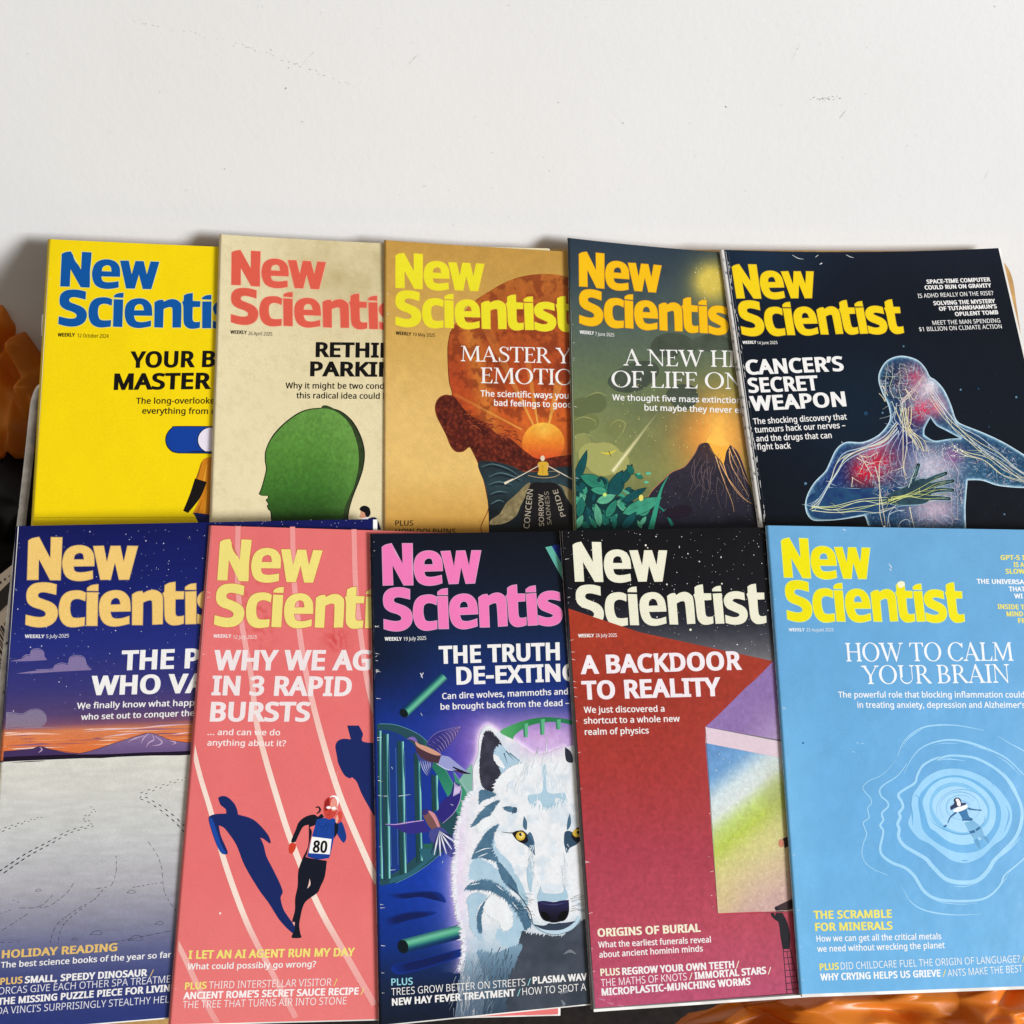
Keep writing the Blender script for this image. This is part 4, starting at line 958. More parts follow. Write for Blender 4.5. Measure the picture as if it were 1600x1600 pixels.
P.poly(f([(772, 1112, 1), (800, 1125), (840, 1135), (886, 1128, 1), (866, 1160), (858, 1200), (850, 1230, 1), (835, 1205), (800, 1165)]), (246, 178, 68))
rg = np.random.default_rng(2)
for a in [[(810, 1185), (835, 1260), (860, 1330), (895, 1420), (905, 1470)], [(830, 1210), (870, 1290), (930, 1370), (975, 1420)], [(850, 1225), (880, 1310), (940, 1390), (1000, 1430)], [(880, 1145), (900, 1200), (930, 1260)], [(895, 1140), (930, 1210), (960, 1290), (990, 1340)], [(880, 1160), (890, 1230), (940, 1320), (980, 1390)]]:
    P.stroke(f(a), 1.5, .3, (236, 180, 120), wm=.7)
for i in range(26):
    x = rg.uniform(690, 950); y = rg.uniform(1170, 1300); L = rg.uniform(60, 200)
    P.stroke(f([(x, y), (x + rg.normal((x - 790) * .15, 14), y + L * .5), (x + rg.normal((x - 790) * .35, 18), y + L)]), .5, .2, (126, 106, 104))
P.discs([(rg.uniform(960, 1150), rg.uniform(600, 700), rg.uniform(.3, .9)) for _ in range(120)], (216, 204, 130), 6)
P.discs([(rg.uniform(1000, 1180), rg.uniform(700, 820), rg.uniform(.3, .6)) for _ in range(70)], (170, 160, 160), 6)
P.discs([(rg.uniform(1080, 1130), rg.uniform(410, 470), rg.uniform(.3, .9)) for _ in range(24)], (250, 240, 190), 6)
def leaf(x, y, L, w_, ang, cc, vein=True):
    a = math.radians(ang); e = np.array([math.cos(a), -math.sin(a)]); q = np.array([-e[1], e[0]])
    pts = [np.array([x, y]) + e * L * s + q * w_ * k for s, k in [(0, 0), (.2, .75), (.5, 1), (.8, .6), (1, 0), (.8, -.5), (.5, -.85), (.2, -.65)]]
    pts = [tuple(p) + ((1,) if i in (0, 4) else ()) for i, p in enumerate(pts)]
    P.poly(f(pts), tuple(int(v * .35) for v in cc))
    c0 = np.mean([p[:2] for p in pts], 0)
    P.poly(f([tuple(c0 + (np.array(p[:2]) - c0) * .93) + tuple(p[2:]) for p in pts]), lambda z: blend(np.tile(np.array(cc, float), (len(z), 1)), tuple(v * .72 for v in cc), fbm(z, 9, 4)))
    if vein: P.stroke(f([tuple(np.array([x, y]) + e * L * .08), tuple(np.array([x, y]) + e * L * .9)]), .7, .3, tuple(v * .6 for v in cc))
G = [(52, 150, 122), (70, 172, 138), (24, 92, 96), (104, 194, 156), (36, 122, 108), (20, 70, 78)]
P.poly(f([(40, 1600, 1), (40, 1250, 1), (140, 1300), (260, 1380), (360, 1400), (470, 1480), (520, 1600, 1)]), (16, 52, 56))
for i in range(60):
    x = rg.uniform(70, 440); y = rg.uniform(1290 + max(0, x - 200) * .5, 1570)
    leaf(x, y, rg.uniform(40, 85), rg.uniform(9, 20), rg.uniform(30, 160), G[rg.choice(6)], False)
for a in [(90, 1330, 190, 24, 70, 2), (60, 1290, 110, 20, 95, 2), (250, 1345, 150, 36, 155, 0), (270, 1400, 160, 42, 65, 2), (330, 1330, 120, 22, 62, 2), (260, 1370, 90, 22, 170, 1), (200, 1420, 110, 26, 20, 3), (150, 1440, 100, 24, 150, 1), (330, 1480, 230, 40, 22, 1), (330, 1420, 150, 22, 30, 2), (250, 1500, 110, 24, 60, 0), (110, 1500, 110, 24, 80, 4), (220, 1550, 130, 22, 100, 3), (330, 1560, 120, 24, 50, 2), (90, 1560, 90, 20, 60, 3), (440, 1300, 50, 14, 150, 0), (390, 1280, 60, 18, 120, 4)]:
    leaf(*a[:5], G[a[5]])
P.stroke(f([(570, 1285), (535, 1350), (510, 1440), (480, 1560)]), .6, 9, (52, 150, 122), wm=6); P.stroke(f([(520, 1440), (560, 1480), (590, 1540)]), 2, 5, (36, 122, 108))
P.poly(f([(545, 1470), (600, 1445), (660, 1436), (692, 1455), (670, 1490), (610, 1505), (570, 1500)]), (34, 26, 38))
P.discs([(467 / 3.267 + 870, 1273 / 3.267 + 350, 4.4, 2.2), (457 / 3.267 + 870, 1318 / 3.267 + 350, 4, 2), (418 / 3.267 + 870, 1275 / 3.267 + 350, 3, 1.4)], (96, 186, 150), 12)
P.discs([(430 / 3.267 + 870, 1398 / 3.267 + 350, 3.6, 5)], (234, 220, 110), 12); P.discs([(245 / 3.267 + 870, 1382 / 3.267 + 350, 3, 3)], (200, 226, 120), 12); P.discs([(215 / 3.267 + 870, 1307 / 3.267 + 350, 3, 3.6)], (20, 60, 66), 12)
P.stroke(f([(225, 1165), (262, 1172), (305, 1155)]), .8, .8, (226, 204, 60), wm=3); P.stroke(f([(265, 1160), (278, 1188)]), 1.6, .6, (90, 80, 30))
P.masthead([(906.1, 447), (1034.4, 415.2), (905.2, 505.2), (1065.9, 518.4), (942.5, 396.8)], (245, 190, 22), (214, 150, 30), 13)
dateline(P, '7 June 2025', (905.8, 521.4), (928.2, 523), (930, 524), (959.7, 526), 5.3, WHITE)
lines(P, [('A NEW HI', (974, 571), (1100, 572.8), 25.5, WHITE, 'serif', 5), ('OF LIFE ON', (955.7, 604.7), (1090.4, 607), 25.5, WHITE, 'serif', 7),
          ('We thought five mass extinction', (956.6, 625.5), (1150, 630), 9.4, WHITE, 'semi', 30), ('but maybe they never en', (1007, 641.4), (1154.7, 645.4), 9.4, WHITE, 'semi', 22)])
P.nicks(40); P.build((190, 192, 186))

# ---- dark anatomy ------------------------------------------------------------
P = Page('near-black magazine with yellow masthead and a glowing blue body with red pain spots', [(1125, 390), (1560, 387.5), (1712, 1040), (1219, 1062)], TOP_LIFT + .0012, 0, 5, 5)
def ground(p):
    c = grad(p[:, 1], [(390, (18, 26, 40)), (480, (12, 19, 30)), (640, (12, 20, 32)), (820, (9, 15, 24))])
    c = blend(c, (24, 46, 68), .8 * glow(p, (1190, 400), 90)); c = blend(c, (16, 38, 58), .6 * glow(p, (1330, 640), 120))  # first glow: bluish sheen at the top left, painted into the ground colour
    s = (p[:, 0] - (1125 + (p[:, 1] - 390) * .1399))
    return blend(c, (226, 222, 216), (s < 6) * (1.0 - .5 * (vnoise(p, 3, 1) > .8)))
P.paint(ground, 260, 170)
P.stroke([(1134, 393), (1188, 780)], .5, .8, (210, 208, 204), wm=1.0); P.stroke([(1138, 393), (1195, 800)], .6, .3, (70, 76, 84))
for i in range(40):
    t = RNG.uniform(0, 1); x = 1135 + 61 * t + RNG.uniform(0, 3); y = 395 + 430 * t
    P.stroke([(x, y), (x + RNG.uniform(.5, 1.5), y + RNG.uniform(3, 12))], .8, .5, (216, 214, 210))
for a in [[(1238, 398.5), (1247, 403.5), (1256, 405)], [(1274, 402), (1279, 398)], [(1322, 398), (1329, 401.5), (1334, 402.5)]]: P.stroke(a, .7, .4, (190, 190, 190), wm=1.4)
P.stroke([(1281, 413), (1284.5, 411)], 1.2, 1.8, (220, 220, 222))
f = crop(1250, 540, 4.571)
body = [(645, 500), (630, 560), (560, 640), (450, 690), (330, 690), (260, 740), (215, 830), (180, 900), (110, 970), (60, 1050), (38, 1130), (50, 1200), (90, 1245), (160, 1250), (300, 1240), (465, 1212, 1), (500, 1320, 1), (1185, 1320, 1), (1180, 1150), (1195, 960, 1), (1300, 962), (1420, 1000), (1600, 1015), (1760, 1010, 1), (1760, 880, 1), (1600, 780), (1450, 690), (1300, 620), (1150, 560), (1110, 520), (1080, 430), (1030, 320), (970, 250), (925, 225, 1), (900, 170), (850, 112), (780, 82), (700, 76), (620, 110), (572, 180), (562, 250), (590, 340), (630, 420)]
B = smooth_path(f(body)); H = smooth_path(f([(932, 512, 1), (890, 590), (888, 640, 1), (960, 680), (1060, 668), (1148, 662, 1), (1040, 604), (975, 570)]))
def edge_dist(p, polys):
    d = np.full(len(p), 1e9)
    for c in polys:
        a, b = c, np.roll(c, -1, 0)
        for i in range(len(a)):
            ab = b[i] - a[i]; l2 = ab @ ab + 1e-9
            t = np.clip(((p - a[i]) @ ab) / l2, 0, 1); q = a[i] + t[:, None] * ab
            d = np.minimum(d, np.hypot(*(p - q).T))
    return d
def F1(x, y): return (x / 4.571 + 1250, y / 4.571 + 540)
def bc(p):
    d = edge_dist(p, [B, H])
    c = blend(np.tile(np.array((20., 40., 76.)), (len(p), 1)), (38, 82, 116), fbm(p, 15, 3))
    c = blend(c, (18, 36, 56), .7 * glow(p, F1(640, 260), 30)); c = blend(c, (18, 26, 96), .7 * glow(p, F1(760, 660), 26, 0, 40))
    c = blend(c, (22, 40, 120), .6 * glow(p, F1(260, 900), 34)); c = blend(c, (34, 84, 112), .7 * glow(p, F1(1450, 900), 60, 0, 30)); c = blend(c, (18, 44, 64), .8 * glow(p, F1(440, 960), 22))
    c = blend(c, (110, 160, 176), .6 * glow(p, F1(90, 1170), 12, 0, 18))
    c = blend(c, (196, 30, 62), .95 * glow(p, F1(545, 850), 36, -.5, 26)); c = blend(c, (220, 26, 46), .7 * glow(p, F1(450, 900), 18)); c = blend(c, (226, 130, 150), .7 * glow(p, F1(540, 720), 28, -.5, 11))
    c = blend(c, (206, 70, 100), .8 * glow(p, F1(830, 240), 24)); c = blend(c, (222, 40, 70), .9 * glow(p, F1(870, 460), 20)); c = blend(c, (220, 60, 90), .7 * glow(p, F1(965, 430), 14))
    c = blend(c, (238, 226, 232), .95 * glow(p, F1(930, 285), 17, .7, 30)); c = blend(c, (214, 180, 196), .6 * glow(p, F1(1010, 420), 24, .9, 16))
    c = blend(c, (206, 196, 212), .95 * glow(p, F1(950, 870), 42, 0, 34)); c = blend(c, (206, 178, 196), .9 * glow(p, F1(960, 1170), 40, 0, 26)); c = blend(c, (160, 50, 130), .55 * glow(p, F1(1090, 790), 14))
    c = blend(c, (96, 156, 184), .8 * np.exp(-(d / 3.4) ** 1.1)); c = blend(c, (206, 232, 242), 1.0 * np.exp(-(d / 1.7) ** 2))
    w2 = np.abs(np.modf(fbm(p, 9, 12) * 6)[0] - .5) * 2
    c = blend(c, (150, 184, 206), .42 * np.clip((w2 - .72) / .28, 0, 1) * (d > 2))
    c = c * (.8 + .4 * fbm(p, 3.0, 8)[:, None])
    return np.clip(c, 0, 255)
V, F = fill([B if area2(B) > 0 else B[::-1], H if area2(H) < 0 else H[::-1]], 2.2)
P.tri(V, F, bc)
glowc = (196, 222, 236)
P.stroke([tuple(q) for q in B], .9, .9, glowc, False); P.stroke([tuple(q) for q in H], .8, .8, (150, 190, 214), False)
P.stroke(f([(205, 1012), (380, 1020), (560, 1026), (745, 1010)]), .6, .9, (170, 206, 220)); P.stroke(f([(100, 1200), (300, 1195), (520, 1200), (700, 1150), (860, 1138)]), .6, .8, (140, 186, 206))
P.poly(f([(60, 1080), (200, 1016), (420, 1022), (700, 1016), (700, 1140), (480, 1196), (250, 1240), (110, 1230), (60, 1180)]), lambda p: blend(np.tile(np.array((22., 42., 96.)), (len(p), 1)), (40, 90, 120), fbm(p, 9, 6)), step=4)
nerve = (222, 218, 178); blue = (150, 190, 226)
def N_(pts, w0=1.0, w1=.5, c=nerve):
    q = f([(x + RNG.normal(0, 8), y + RNG.normal(0, 8)) for x, y in pts]); P.stroke(q, w0 * 1.05, w1 * .9, c)
    for _ in range(2):                                       # a side branch
        i = RNG.integers(0, len(q)); d = RNG.normal(0, 5, 2); P.stroke([q[i], (q[i][0] + d[0], q[i][1] + d[1]), (q[i][0] + 2.2 * d[0] + RNG.normal(0, 2), q[i][1] + 1.6 * d[1])], w0 * .6, .2, c)
for k in range(5):                                           # nerve cords down the left arm and along the forearm
    o = k * 13
    N_([(700, 560 + o), (600, 660 + o * .6), (450, 730 + o * .5), (330, 770 + o), (270, 850 + o), (215, 960 + o * .8), (130, 1090 + o), (80, 1140 + o * .8)], 1.3, .8, nerve if k % 2 else (190, 214, 226))
for k in range(6):
    o = k * 22; rr = RNG.uniform(-18, 18, 6)
    N_([(80, 1140 + o * .4), (250, 1150 + o * .45 + rr[0]), (430, 1110 + o * .7 + rr[1]), (600, 1080 + o * .8 + rr[2]), (760, 1060 + o * .4 + rr[3]), (880, 1000 + o * 1.0 + rr[4]), (1010, 930 + o * 1.5)], .9, .6, [(214, 222, 170), (196, 214, 120), (226, 226, 200)][k % 3])
for k in range(6):                                           # cords of the raised arm
    o = k * 16; rr = RNG.uniform(-14, 14, 6)
    N_([(930, 300 + o), (1010, 400 + o), (1080, 500 + o), (1150, 580 + o * .8), (1300, 680 + o + rr[0]), (1420, 780 + o * .8 + rr[1]), (1600, 880 + o * 1.2 + rr[2]), (1760, 940 + o)], .9, .7, nerve if k % 2 else (206, 218, 226))
for k in range(3): N_([(1100, 720 + k * 14), (1200, 760 + k * 16), (1330, 800 + k * 20), (1450, 900 + k * 18), (1600, 950 + k * 14)], 1.0, .7)
for k in range(9):                                           # neck bundle
    N_([(690 + k * 14, 440), (720 + k * 9, 520 + k * 3), (760 + k * 4, 600), (800 + k * 9, 680), (840 + k * 8, 750)], 1.1, .7, [(232, 220, 176), (214, 206, 160)][k % 2])
for k in range(5): N_([(660 + k * 22, 400), (680 + k * 16, 460), (650 + k * 24, 520), (690 + k * 14, 560)], .9, .6, (206, 220, 220))
for x in (610, 655, 715, 760): N_([(x + 20, 370), (x - 10, 300), (x + 14, 230), (x + RNG.uniform(-20, 20), 130)], .9, .4, (214, 218, 190))
for a in [[(560, 300), (590, 290), (605, 330), (600, 390), (580, 370), (562, 330)], [(740, 300), (770, 330), (820, 380), (850, 350)], [(740, 560), (735, 700), (730, 850), (750, 950)], [(757, 560), (750, 700), (745, 860), (765, 940)], [(540, 880), (545, 1000), (570, 1180), (600, 1310)], [(570, 860), (575, 1010), (585, 1180), (605, 1310)], [(780, 1150), (800, 1230), (830, 1310)], [(365, 930), (380, 960), (375, 1010)], [(430, 790), (470, 850), (510, 900), (525, 950)], [(425, 800), (470, 830), (520, 850)], [(430, 790), (500, 800), (560, 760)]]:
    N_(a, 1.4, .8, (226, 216, 190))
for a in [[(640, 1310), (650, 1220), (690, 1170), (740, 1180)], [(620, 1310), (640, 1200), (680, 1160)], [(700, 1310), (720, 1250), (760, 1250), (790, 1310)]]: N_(a, 1.1, .7, (190, 206, 220))
for k in range(7): N_([(690 + k * 20, 590 + k * 6), (560 + k * 50, 740 + k * 10), (480 + k * 90, 860 + k * 14)], .8, .3, (196, 206, 226))
for k in range(6): N_([(840 + k * 40, 760), (850 + k * 55, 860 + k * 8), (870 + k * 50, 960), (860 + k * 55, 1240)], .7, .3, (226, 214, 226))
for k in range(5): N_([(720, 400), (800 + k * 20, 340 - k * 30), (860 + k * 10, 260 - k * 20)], .8, .3, (236, 214, 206))
rg = np.random.default_rng(9)
for i in range(1150):                                         # fine branching fibres
    x, y, r = [(545, 850, 130), (830, 230, 90), (930, 880, 150), (960, 1180, 150), (870, 430, 80), (1080, 820, 90), (640, 950, 120), (1130, 1050, 60), (1400, 860, 150), (660, 240, 90)][rg.choice(10)]
    a = rg.uniform(0, 6.28); q = r * math.sqrt(rg.random()); L = rg.uniform(18, 58); x += q * math.cos(a); y += q * math.sin(a)
    b = a + rg.normal(0, .7)
    pts = [(x, y), (x + L * .5 * math.cos(b) + rg.normal(0, 4), y + L * .5 * math.sin(b) + rg.normal(0, 4)), (x + L * math.cos(b), y + L * math.sin(b))]
    if winding(np.array(f(pts)), [B])[[0, 2]].all() and not winding(np.array(f(pts)), [H]).any():
        P.stroke(f(pts), .45, .15, [(206, 176, 196), (150, 182, 210), (228, 226, 232), (120, 164, 196)][rg.choice(4)], step=4, n=3)
fingers = [([(790, 985), (820, 930), (845, 852)], 5.0, 3.6), ([(880, 985), (960, 945), (1042, 912)], 6.0, 3.4), ([(900, 1010), (1000, 985), (1092, 966)], 6.2, 3.6), ([(900, 1045), (1000, 1030), (1090, 1032)], 6.0, 3.4), ([(880, 1085), (980, 1088), (1066, 1094)], 5.6, 3.2)]
palm = [(640, 1060), (750, 1010), (820, 965), (890, 950), (935, 985), (940, 1050), (920, 1108), (840, 1135), (640, 1130)]
dk_ = lambda p: blend(np.tile(np.array((22., 40., 56.)), (len(p), 1)), (60, 96, 104), fbm(p, 7, 2))
P.stroke(f(palm + palm[:1]), 1.4, 1.4, (150, 186, 196))
for q, a0, a1 in fingers: P.stroke(f(q), a0 * 1.5 + 1.3, a1 * 1.6 + 1.3, (158, 192, 204)); P.discs([F1(*q[-1]) + ((a1 * 1.6 + 1.2) / 2,)], (158, 192, 204), 12)
P.poly(f(palm), dk_, step=4)
for q, a0, a1 in fingers: P.stroke(f(q), a0 * 1.5, a1 * 1.6, dk_); P.discs([F1(*q[-1]) + (a1 * .8,)], (16, 28, 36), 12); P.stroke(f(q[1:]), .7, .4, (150, 176, 160))
for k in range(6): N_([(640, 1090 + k * 6), (760, 1060 + k * 5), (860, 1020 + k * 12 + RNG.uniform(-12, 12)), (960, 960 + k * 26), (1040, 930 + k * 30)], .9, .4, (206, 214, 130))
N_([(770, 1020), (800, 950), (840, 870)], 1.0, .6, (206, 222, 222))
P.discs([F1(rg.uniform(880, 1160), rg.uniform(700, 800)) + (rg.uniform(.3, .8),) for _ in range(50)], (236, 236, 240), 7)
P.discs([F1(*q) + (r,) for q, r in [((1105, 718), 1.2), ((1125, 748), 1.3), ((1158, 756), 1.3), ((1180, 785), 1.2), ((1065, 730), .9), ((1040, 738), .8), ((300, 690), .7)]], (244, 244, 248), 9)
P.discs([F1(*q) + (r,) for q, r in [((1148, 315), 1.7), ((590, 480), 1.6), ((1545, 368), 1.8), ((1460, 1205), 1.4), ((40, 985), 2.2), ((740, 5), 1.4)]], (90, 130, 156), 9)
P.discs([F1(470, 484) + (3.2,), F1(1275, 308) + (1.6,), F1(1350, 580) + (1.4,)], (30, 66, 96), 12)
P.discs([(rg.uniform(1200, 1600), rg.uniform(500, 820), rg.uniform(.3, .7)) for _ in range(60)], (60, 80, 100), 6)
P.masthead([(1151.9, 465.5), (1269.9, 425.3), (1158.5, 523.1), (1318.3, 521.6), (1182.2, 413.3)], (242, 208, 24), (196, 164, 50))
dateline(P, '14 June 2025', (1160.5, 537.4), (1182, 537), (1183.5, 538), (1215, 537.4), 4.7, WHITE)
lines(P, [('CANCER’S', (1166.7, 585.8), (1319.2, 579.7), 23.6, WHITE, 'bold'), ('SECRET', (1170.3, 614), (1280, 609.7), 23.6, WHITE, 'bold'), ('WEAPON', (1173.4, 642.5), (1322.9, 634.8), 23.6, WHITE, 'bold'),
          ('The shocking discovery that', (1177.4, 663), (1323.5, 655.4), 9.3, WHITE, 'semi'), ('tumours hack our nerves –', (1179.8, 676.2), (1321.3, 668.5), 9.3, WHITE, 'semi'), ('and the drugs that can', (1182, 690), (1300, 684.5), 9.3, WHITE, 'semi'), ('fight back', (1183.5, 702.8), (1236.2, 700.7), 9.3, WHITE, 'semi'),
          ('SPACE-TIME COMPUTER', (1448.4, 443.4), (1548, 439.7), 6.6, WHITE, 'bold'), ('COULD RUN ON GRAVITY', (1445.4, 452.6), (1549.5, 449), 6.6, WHITE, 'bold'), ('IS ADHD REALLY ON THE RISE?', (1434.7, 465.5), (1552.6, 460.9), 6.6, WHITE, 'book'),
          ('SOLVING THE MYSTERY', (1459, 477), (1555.6, 473.4), 6.6, WHITE, 'bold'), ('OF TUTANKHAMUN’S', (1467.7, 485.7), (1558, 481.7), 6.6, WHITE, 'bold'), ('OPULENT TOMB', (1492.8, 494), (1560.2, 490.9), 6.6, WHITE, 'bold'),
          ('MEET THE MAN SPENDING', (1457.6, 507.7), (1563.3, 503.8), 6.6, WHITE, 'book'), ('$1 BILLION ON CLIMATE ACTION', (1436.8, 517.8), (1565.7, 513), 6.6, WHITE, 'book')])
P.build((228, 224, 218), .0075)

# ---- night sky and snow ------------------------------------------------------
P = Page('night sky magazine with pale gold masthead, purple mountains and footprints in snow', [(25, 822), (583, 811), (576, 1564), (-31, 1614)], LOW_LIFT, LOWDROP, 6, 0, INKROUGH)
f = crop(0, 990, 3.2)
def hor(p): return p[:, 1] + (p[:, 0] - 0) * .040           # height on a page whose horizon tilts
def ground(p):
    y = hor(p)
    c = grad(y, [(822, (16, 22, 84)), (930, (22, 32, 104)), (1010, (34, 44, 120)), (1080, (56, 54, 116)), (1120, (84, 66, 110)), (1136, (120, 78, 104)), (1146, (214, 128, 84)), (1176, (222, 116, 62)), (1189, (206, 112, 70)), (1189.5, (34, 24, 44)), (1191.2, (34, 24, 44)), (1192, (214, 210, 194)), (1230, (212, 208, 190)), (1320, (198, 196, 188)), (1390, (172, 170, 176)), (1450, (132, 132, 152)), (1500, (86, 92, 134)), (1550, (54, 62, 116)), (1612, (40, 54, 118))])
    q = np.stack([p[:, 0] / 7, y], 1)
    k = np.where(y > 1191, .11, .10)
    return c * (1 - k / 2 + k * fbm(q, 5, 3))[:, None] * (.98 + .04 * fbm(p, 4, 8)[:, None])
P.paint(ground, 150, 300)
rg = np.random.default_rng(21)
P.discs([(rg.uniform(20, 330), rg.uniform(826, 1120) ** 1.0, rg.choice([.35, .5, .7, 1.0], p=[.45, .3, .17, .08])) for _ in range(260)] + [(rg.uniform(325, 575), rg.uniform(812, 824), .5) for _ in range(24)], (206, 208, 226), 7)
cl = lambda p: grad(p[:, 1], [(1010, (126, 112, 156)), (1060, (132, 116, 160)), (1110, (126, 116, 146)), (1140, (138, 118, 136))])
for pts in [[(45, 138, 1), (110, 125), (128, 110), (150, 108), (160, 85), (190, 78), (215, 90), (222, 112), (236, 132, 1), (130, 138)], [(80, 200, 1), (180, 185), (260, 180), (275, 162), (310, 150), (340, 155), (350, 122), (385, 112), (420, 122), (435, 160), (458, 182, 1), (300, 190), (180, 198)], [(-30, 480, 1), (-20, 410), (40, 398), (110, 405), (150, 385), (195, 382), (228, 410), (230, 445), (205, 466, 1), (100, 466)]]:
    P.poly(f(pts), cl); P.stroke(f([(a[0] * 1.0, a[1] - 4) for a in pts[1:-2]]), .8, .5, (156, 144, 182))
for i in range(34):
    y = 470 + 120 * rg.random(); x = rg.uniform(-20, 950); L = rg.uniform(60, 300)
    cc = [(236, 172, 130), (150, 96, 120), (232, 120, 60), (240, 200, 180), (176, 96, 90), (110, 78, 116)][rg.choice(6)]
    y -= x * .030; P.stroke(f([(x, y), (x + L * .5, y - L * .010 - 2), (x + L, y - L * .03)]), .2, .2, cc, wm=rg.uniform(.8, 2.6))
P.stroke(f([(-20, 512), (150, 500), (310, 503)]), .5, .2, (236, 190, 170), wm=3.5); P.stroke(f([(0, 478), (150, 470), (320, 472)]), .5, .2, (150, 120, 140), wm=2.6)
for a in [[(420, 490), (560, 478), (740, 470)], [(640, 480), (800, 462), (960, 452)], [(520, 516), (650, 500), (700, 498)], [(860, 505), (960, 492)]]: P.stroke(f(a), .3, .3, (224, 190, 196), wm=2.2)
P.poly(f([(-40, 596, 1), (60, 586), (150, 578), (198, 563, 1), (260, 580), (330, 594), (400, 600), (520, 600, 1), (520, 640, 1), (-40, 650, 1)]), (66, 48, 92))
P.poly(f([(360, 606, 1), (450, 588), (560, 552), (660, 520), (745, 497, 1), (800, 512), (870, 536), (1100, 560, 1), (1100, 620, 1), (360, 630, 1)]), lambda p: grad(p[:, 1], [(1145, (138, 112, 154)), (1175, (104, 84, 128))]))
P.stroke(f([(360, 606), (450, 588), (560, 552), (660, 520), (745, 497), (800, 512), (870, 536), (1000, 550)]), .7, .7, (46, 34, 60)); P.stroke(f([(-20, 592), (150, 578), (198, 563), (260, 580), (400, 600)]), .7, .6, (40, 30, 60))
for a in [[(745, 499), (720, 520), (705, 550)], [(760, 505), (770, 530), (745, 545), (730, 570)], [(775, 512), (810, 540), (795, 556), (760, 560)], [(720, 510), (660, 530), (640, 545)], [(850, 535), (880, 545), (860, 555)], [(198, 566), (210, 580), (192, 596)]]: P.stroke(f(a), .6, .3, (186, 160, 190), wm=2.4)
P.poly(f([(-40, 622, 1), (120, 612), (300, 606), (420, 604), (560, 602), (720, 594), (860, 590), (1100, 580, 1), (1100, 602, 1), (500, 624, 1), (-40, 649, 1)]), (28, 18, 38))
def snow(p):
    y = hor(p); q = np.stack([p[:, 0] / 7, y], 1)
    c = grad(y, [(1190, (214, 212, 202)), (1230, (209, 208, 199)), (1320, (195, 196, 196)), (1390, (172, 170, 176)), (1450, (132, 132, 152)), (1500, (86, 92, 134)), (1550, (54, 62, 116)), (1620, (40, 54, 118))])
    return c * (.94 + .12 * fbm(q, 5, 3))[:, None] * (.98 + .04 * fbm(p, 4, 8)[:, None])
P.poly([(-3, 1190.2, 1), (100, 1186, 1), (200, 1182, 1), (330, 1177, 1), (590, 1167, 1), (590, 1640, 1), (-40, 1640, 1), (-22, 1400, 1)], snow, step=4)
INKC = (44, 42, 52)
def prints(pts, n, L0, L1, gap=5, w0=.9, w1=1.6):            # a double line of footprints
    q = smooth_path(f(pts), False, 12); s = np.r_[0, np.cumsum(np.hypot(*np.diff(q, axis=0).T))]
    for k in range(n):
        u = s[-1] * k / n; t = k / n; L = .62 * (L0 + (L1 - L0) * t) / 3.2
        a = np.array([np.interp(u, s, q[:, 0]), np.interp(u, s, q[:, 1])]); b = np.array([np.interp(min(u + 3, s[-1]), s, q[:, 0]), np.interp(min(u + 3, s[-1]), s, q[:, 1])])
        d = b - a; d /= np.hypot(*d) + 1e-6; nn = np.array([-d[1], d[0]]) * gap * (.35 + .65 * t) / 3.2 * (1 if k % 2 else -1)
        P.stroke([a + nn, a + nn + d * L], .4, .4, INKC, False, wm=w0 + (w1 - w0) * t, step=2)
prints([(450, 868), (478, 884), (415, 922), (438, 938), (462, 958), (350, 990), (250, 1045), (130, 1110), (5, 1195)], 40, 15, 46, 10, 1.0, 2.3)
prints([(210, 916), (100, 950), (-10, 990)], 14, 14, 26, 7, 1, 1.8); prints([(950, 714), (840, 752), (700, 808), (740, 832), (800, 870), (870, 925), (930, 985)], 30, 16, 40, 11, .9, 2.2)
def trail(pts, dash, gap, wd=.9):
    q = smooth_path(f(pts), False, 8); s = np.r_[0, np.cumsum(np.hypot(*np.diff(q, axis=0).T))]; u = 0
    while u < s[-1]:
        v = min(u + dash * rg.uniform(.5, 1.4), s[-1]); k = np.linspace(u, v, 4)
        P.stroke(np.stack([np.interp(k, s, q[:, 0]), np.interp(k, s, q[:, 1])], 1), wd * .6, wd * .5, INKC, False, wm=wd, step=3); u = v + gap * rg.uniform(.5, 1.5)
trail([(740, 1040), (785, 1105), (810, 1180), (815, 1250), (830, 1310), (880, 1390)], 7, 3); trail([(810, 1245), (740, 1255), (660, 1270)], 4, 4)
trail([(580, 1110), (583, 1170), (570, 1230), (550, 1262), (480, 1275)], 8, 3); trail([(515, 1280), (470, 1330), (400, 1370), (310, 1430), (270, 1480), (250, 1550)], 6, 3); trail([(430, 1360), (340, 1430), (300, 1490), (290, 1550)], 5, 3)
trail([(370, 1245), (330, 1300), (250, 1360), (200, 1370)], 7, 3, .8); trail([(95, 1372), (180, 1370), (225, 1345), (265, 1305)], 14, 2, .8); trail([(140, 1400), (80, 1440), (0, 1490)], 7, 4, .8); trail([(60, 1330), (100, 1345)], 5, 4, .7); trail([(540, 1545), (640, 1530), (760, 1505), (860, 1485)], 14, 2); trail([(0, 1400), (60, 1380)], 4, 4, .7); trail([(0, 1545), (110, 1542)], 6, 5, .8)
for x, y, k in [(480, 1498, 1), (675, 1525, 1.2), (795, 1448, .7), (372, 1528, .5), (655, 1292, .7), (190, 1284, .5)]:
    P.stroke(f([(x - 30 * k, y + 8 * k), (x - 8 * k, y - 10 * k), (x + 18 * k, y - 12 * k), (x + 30 * k, y + 6 * k), (x - 30 * k, y + 8 * k)]), .7, .5, INKC)
P.masthead([(43.5, 906.5), (215, 851.5), (39.5, 975), (254, 977.5), (96.5, 842)], (240, 200, 116), (190, 160, 110), 13)
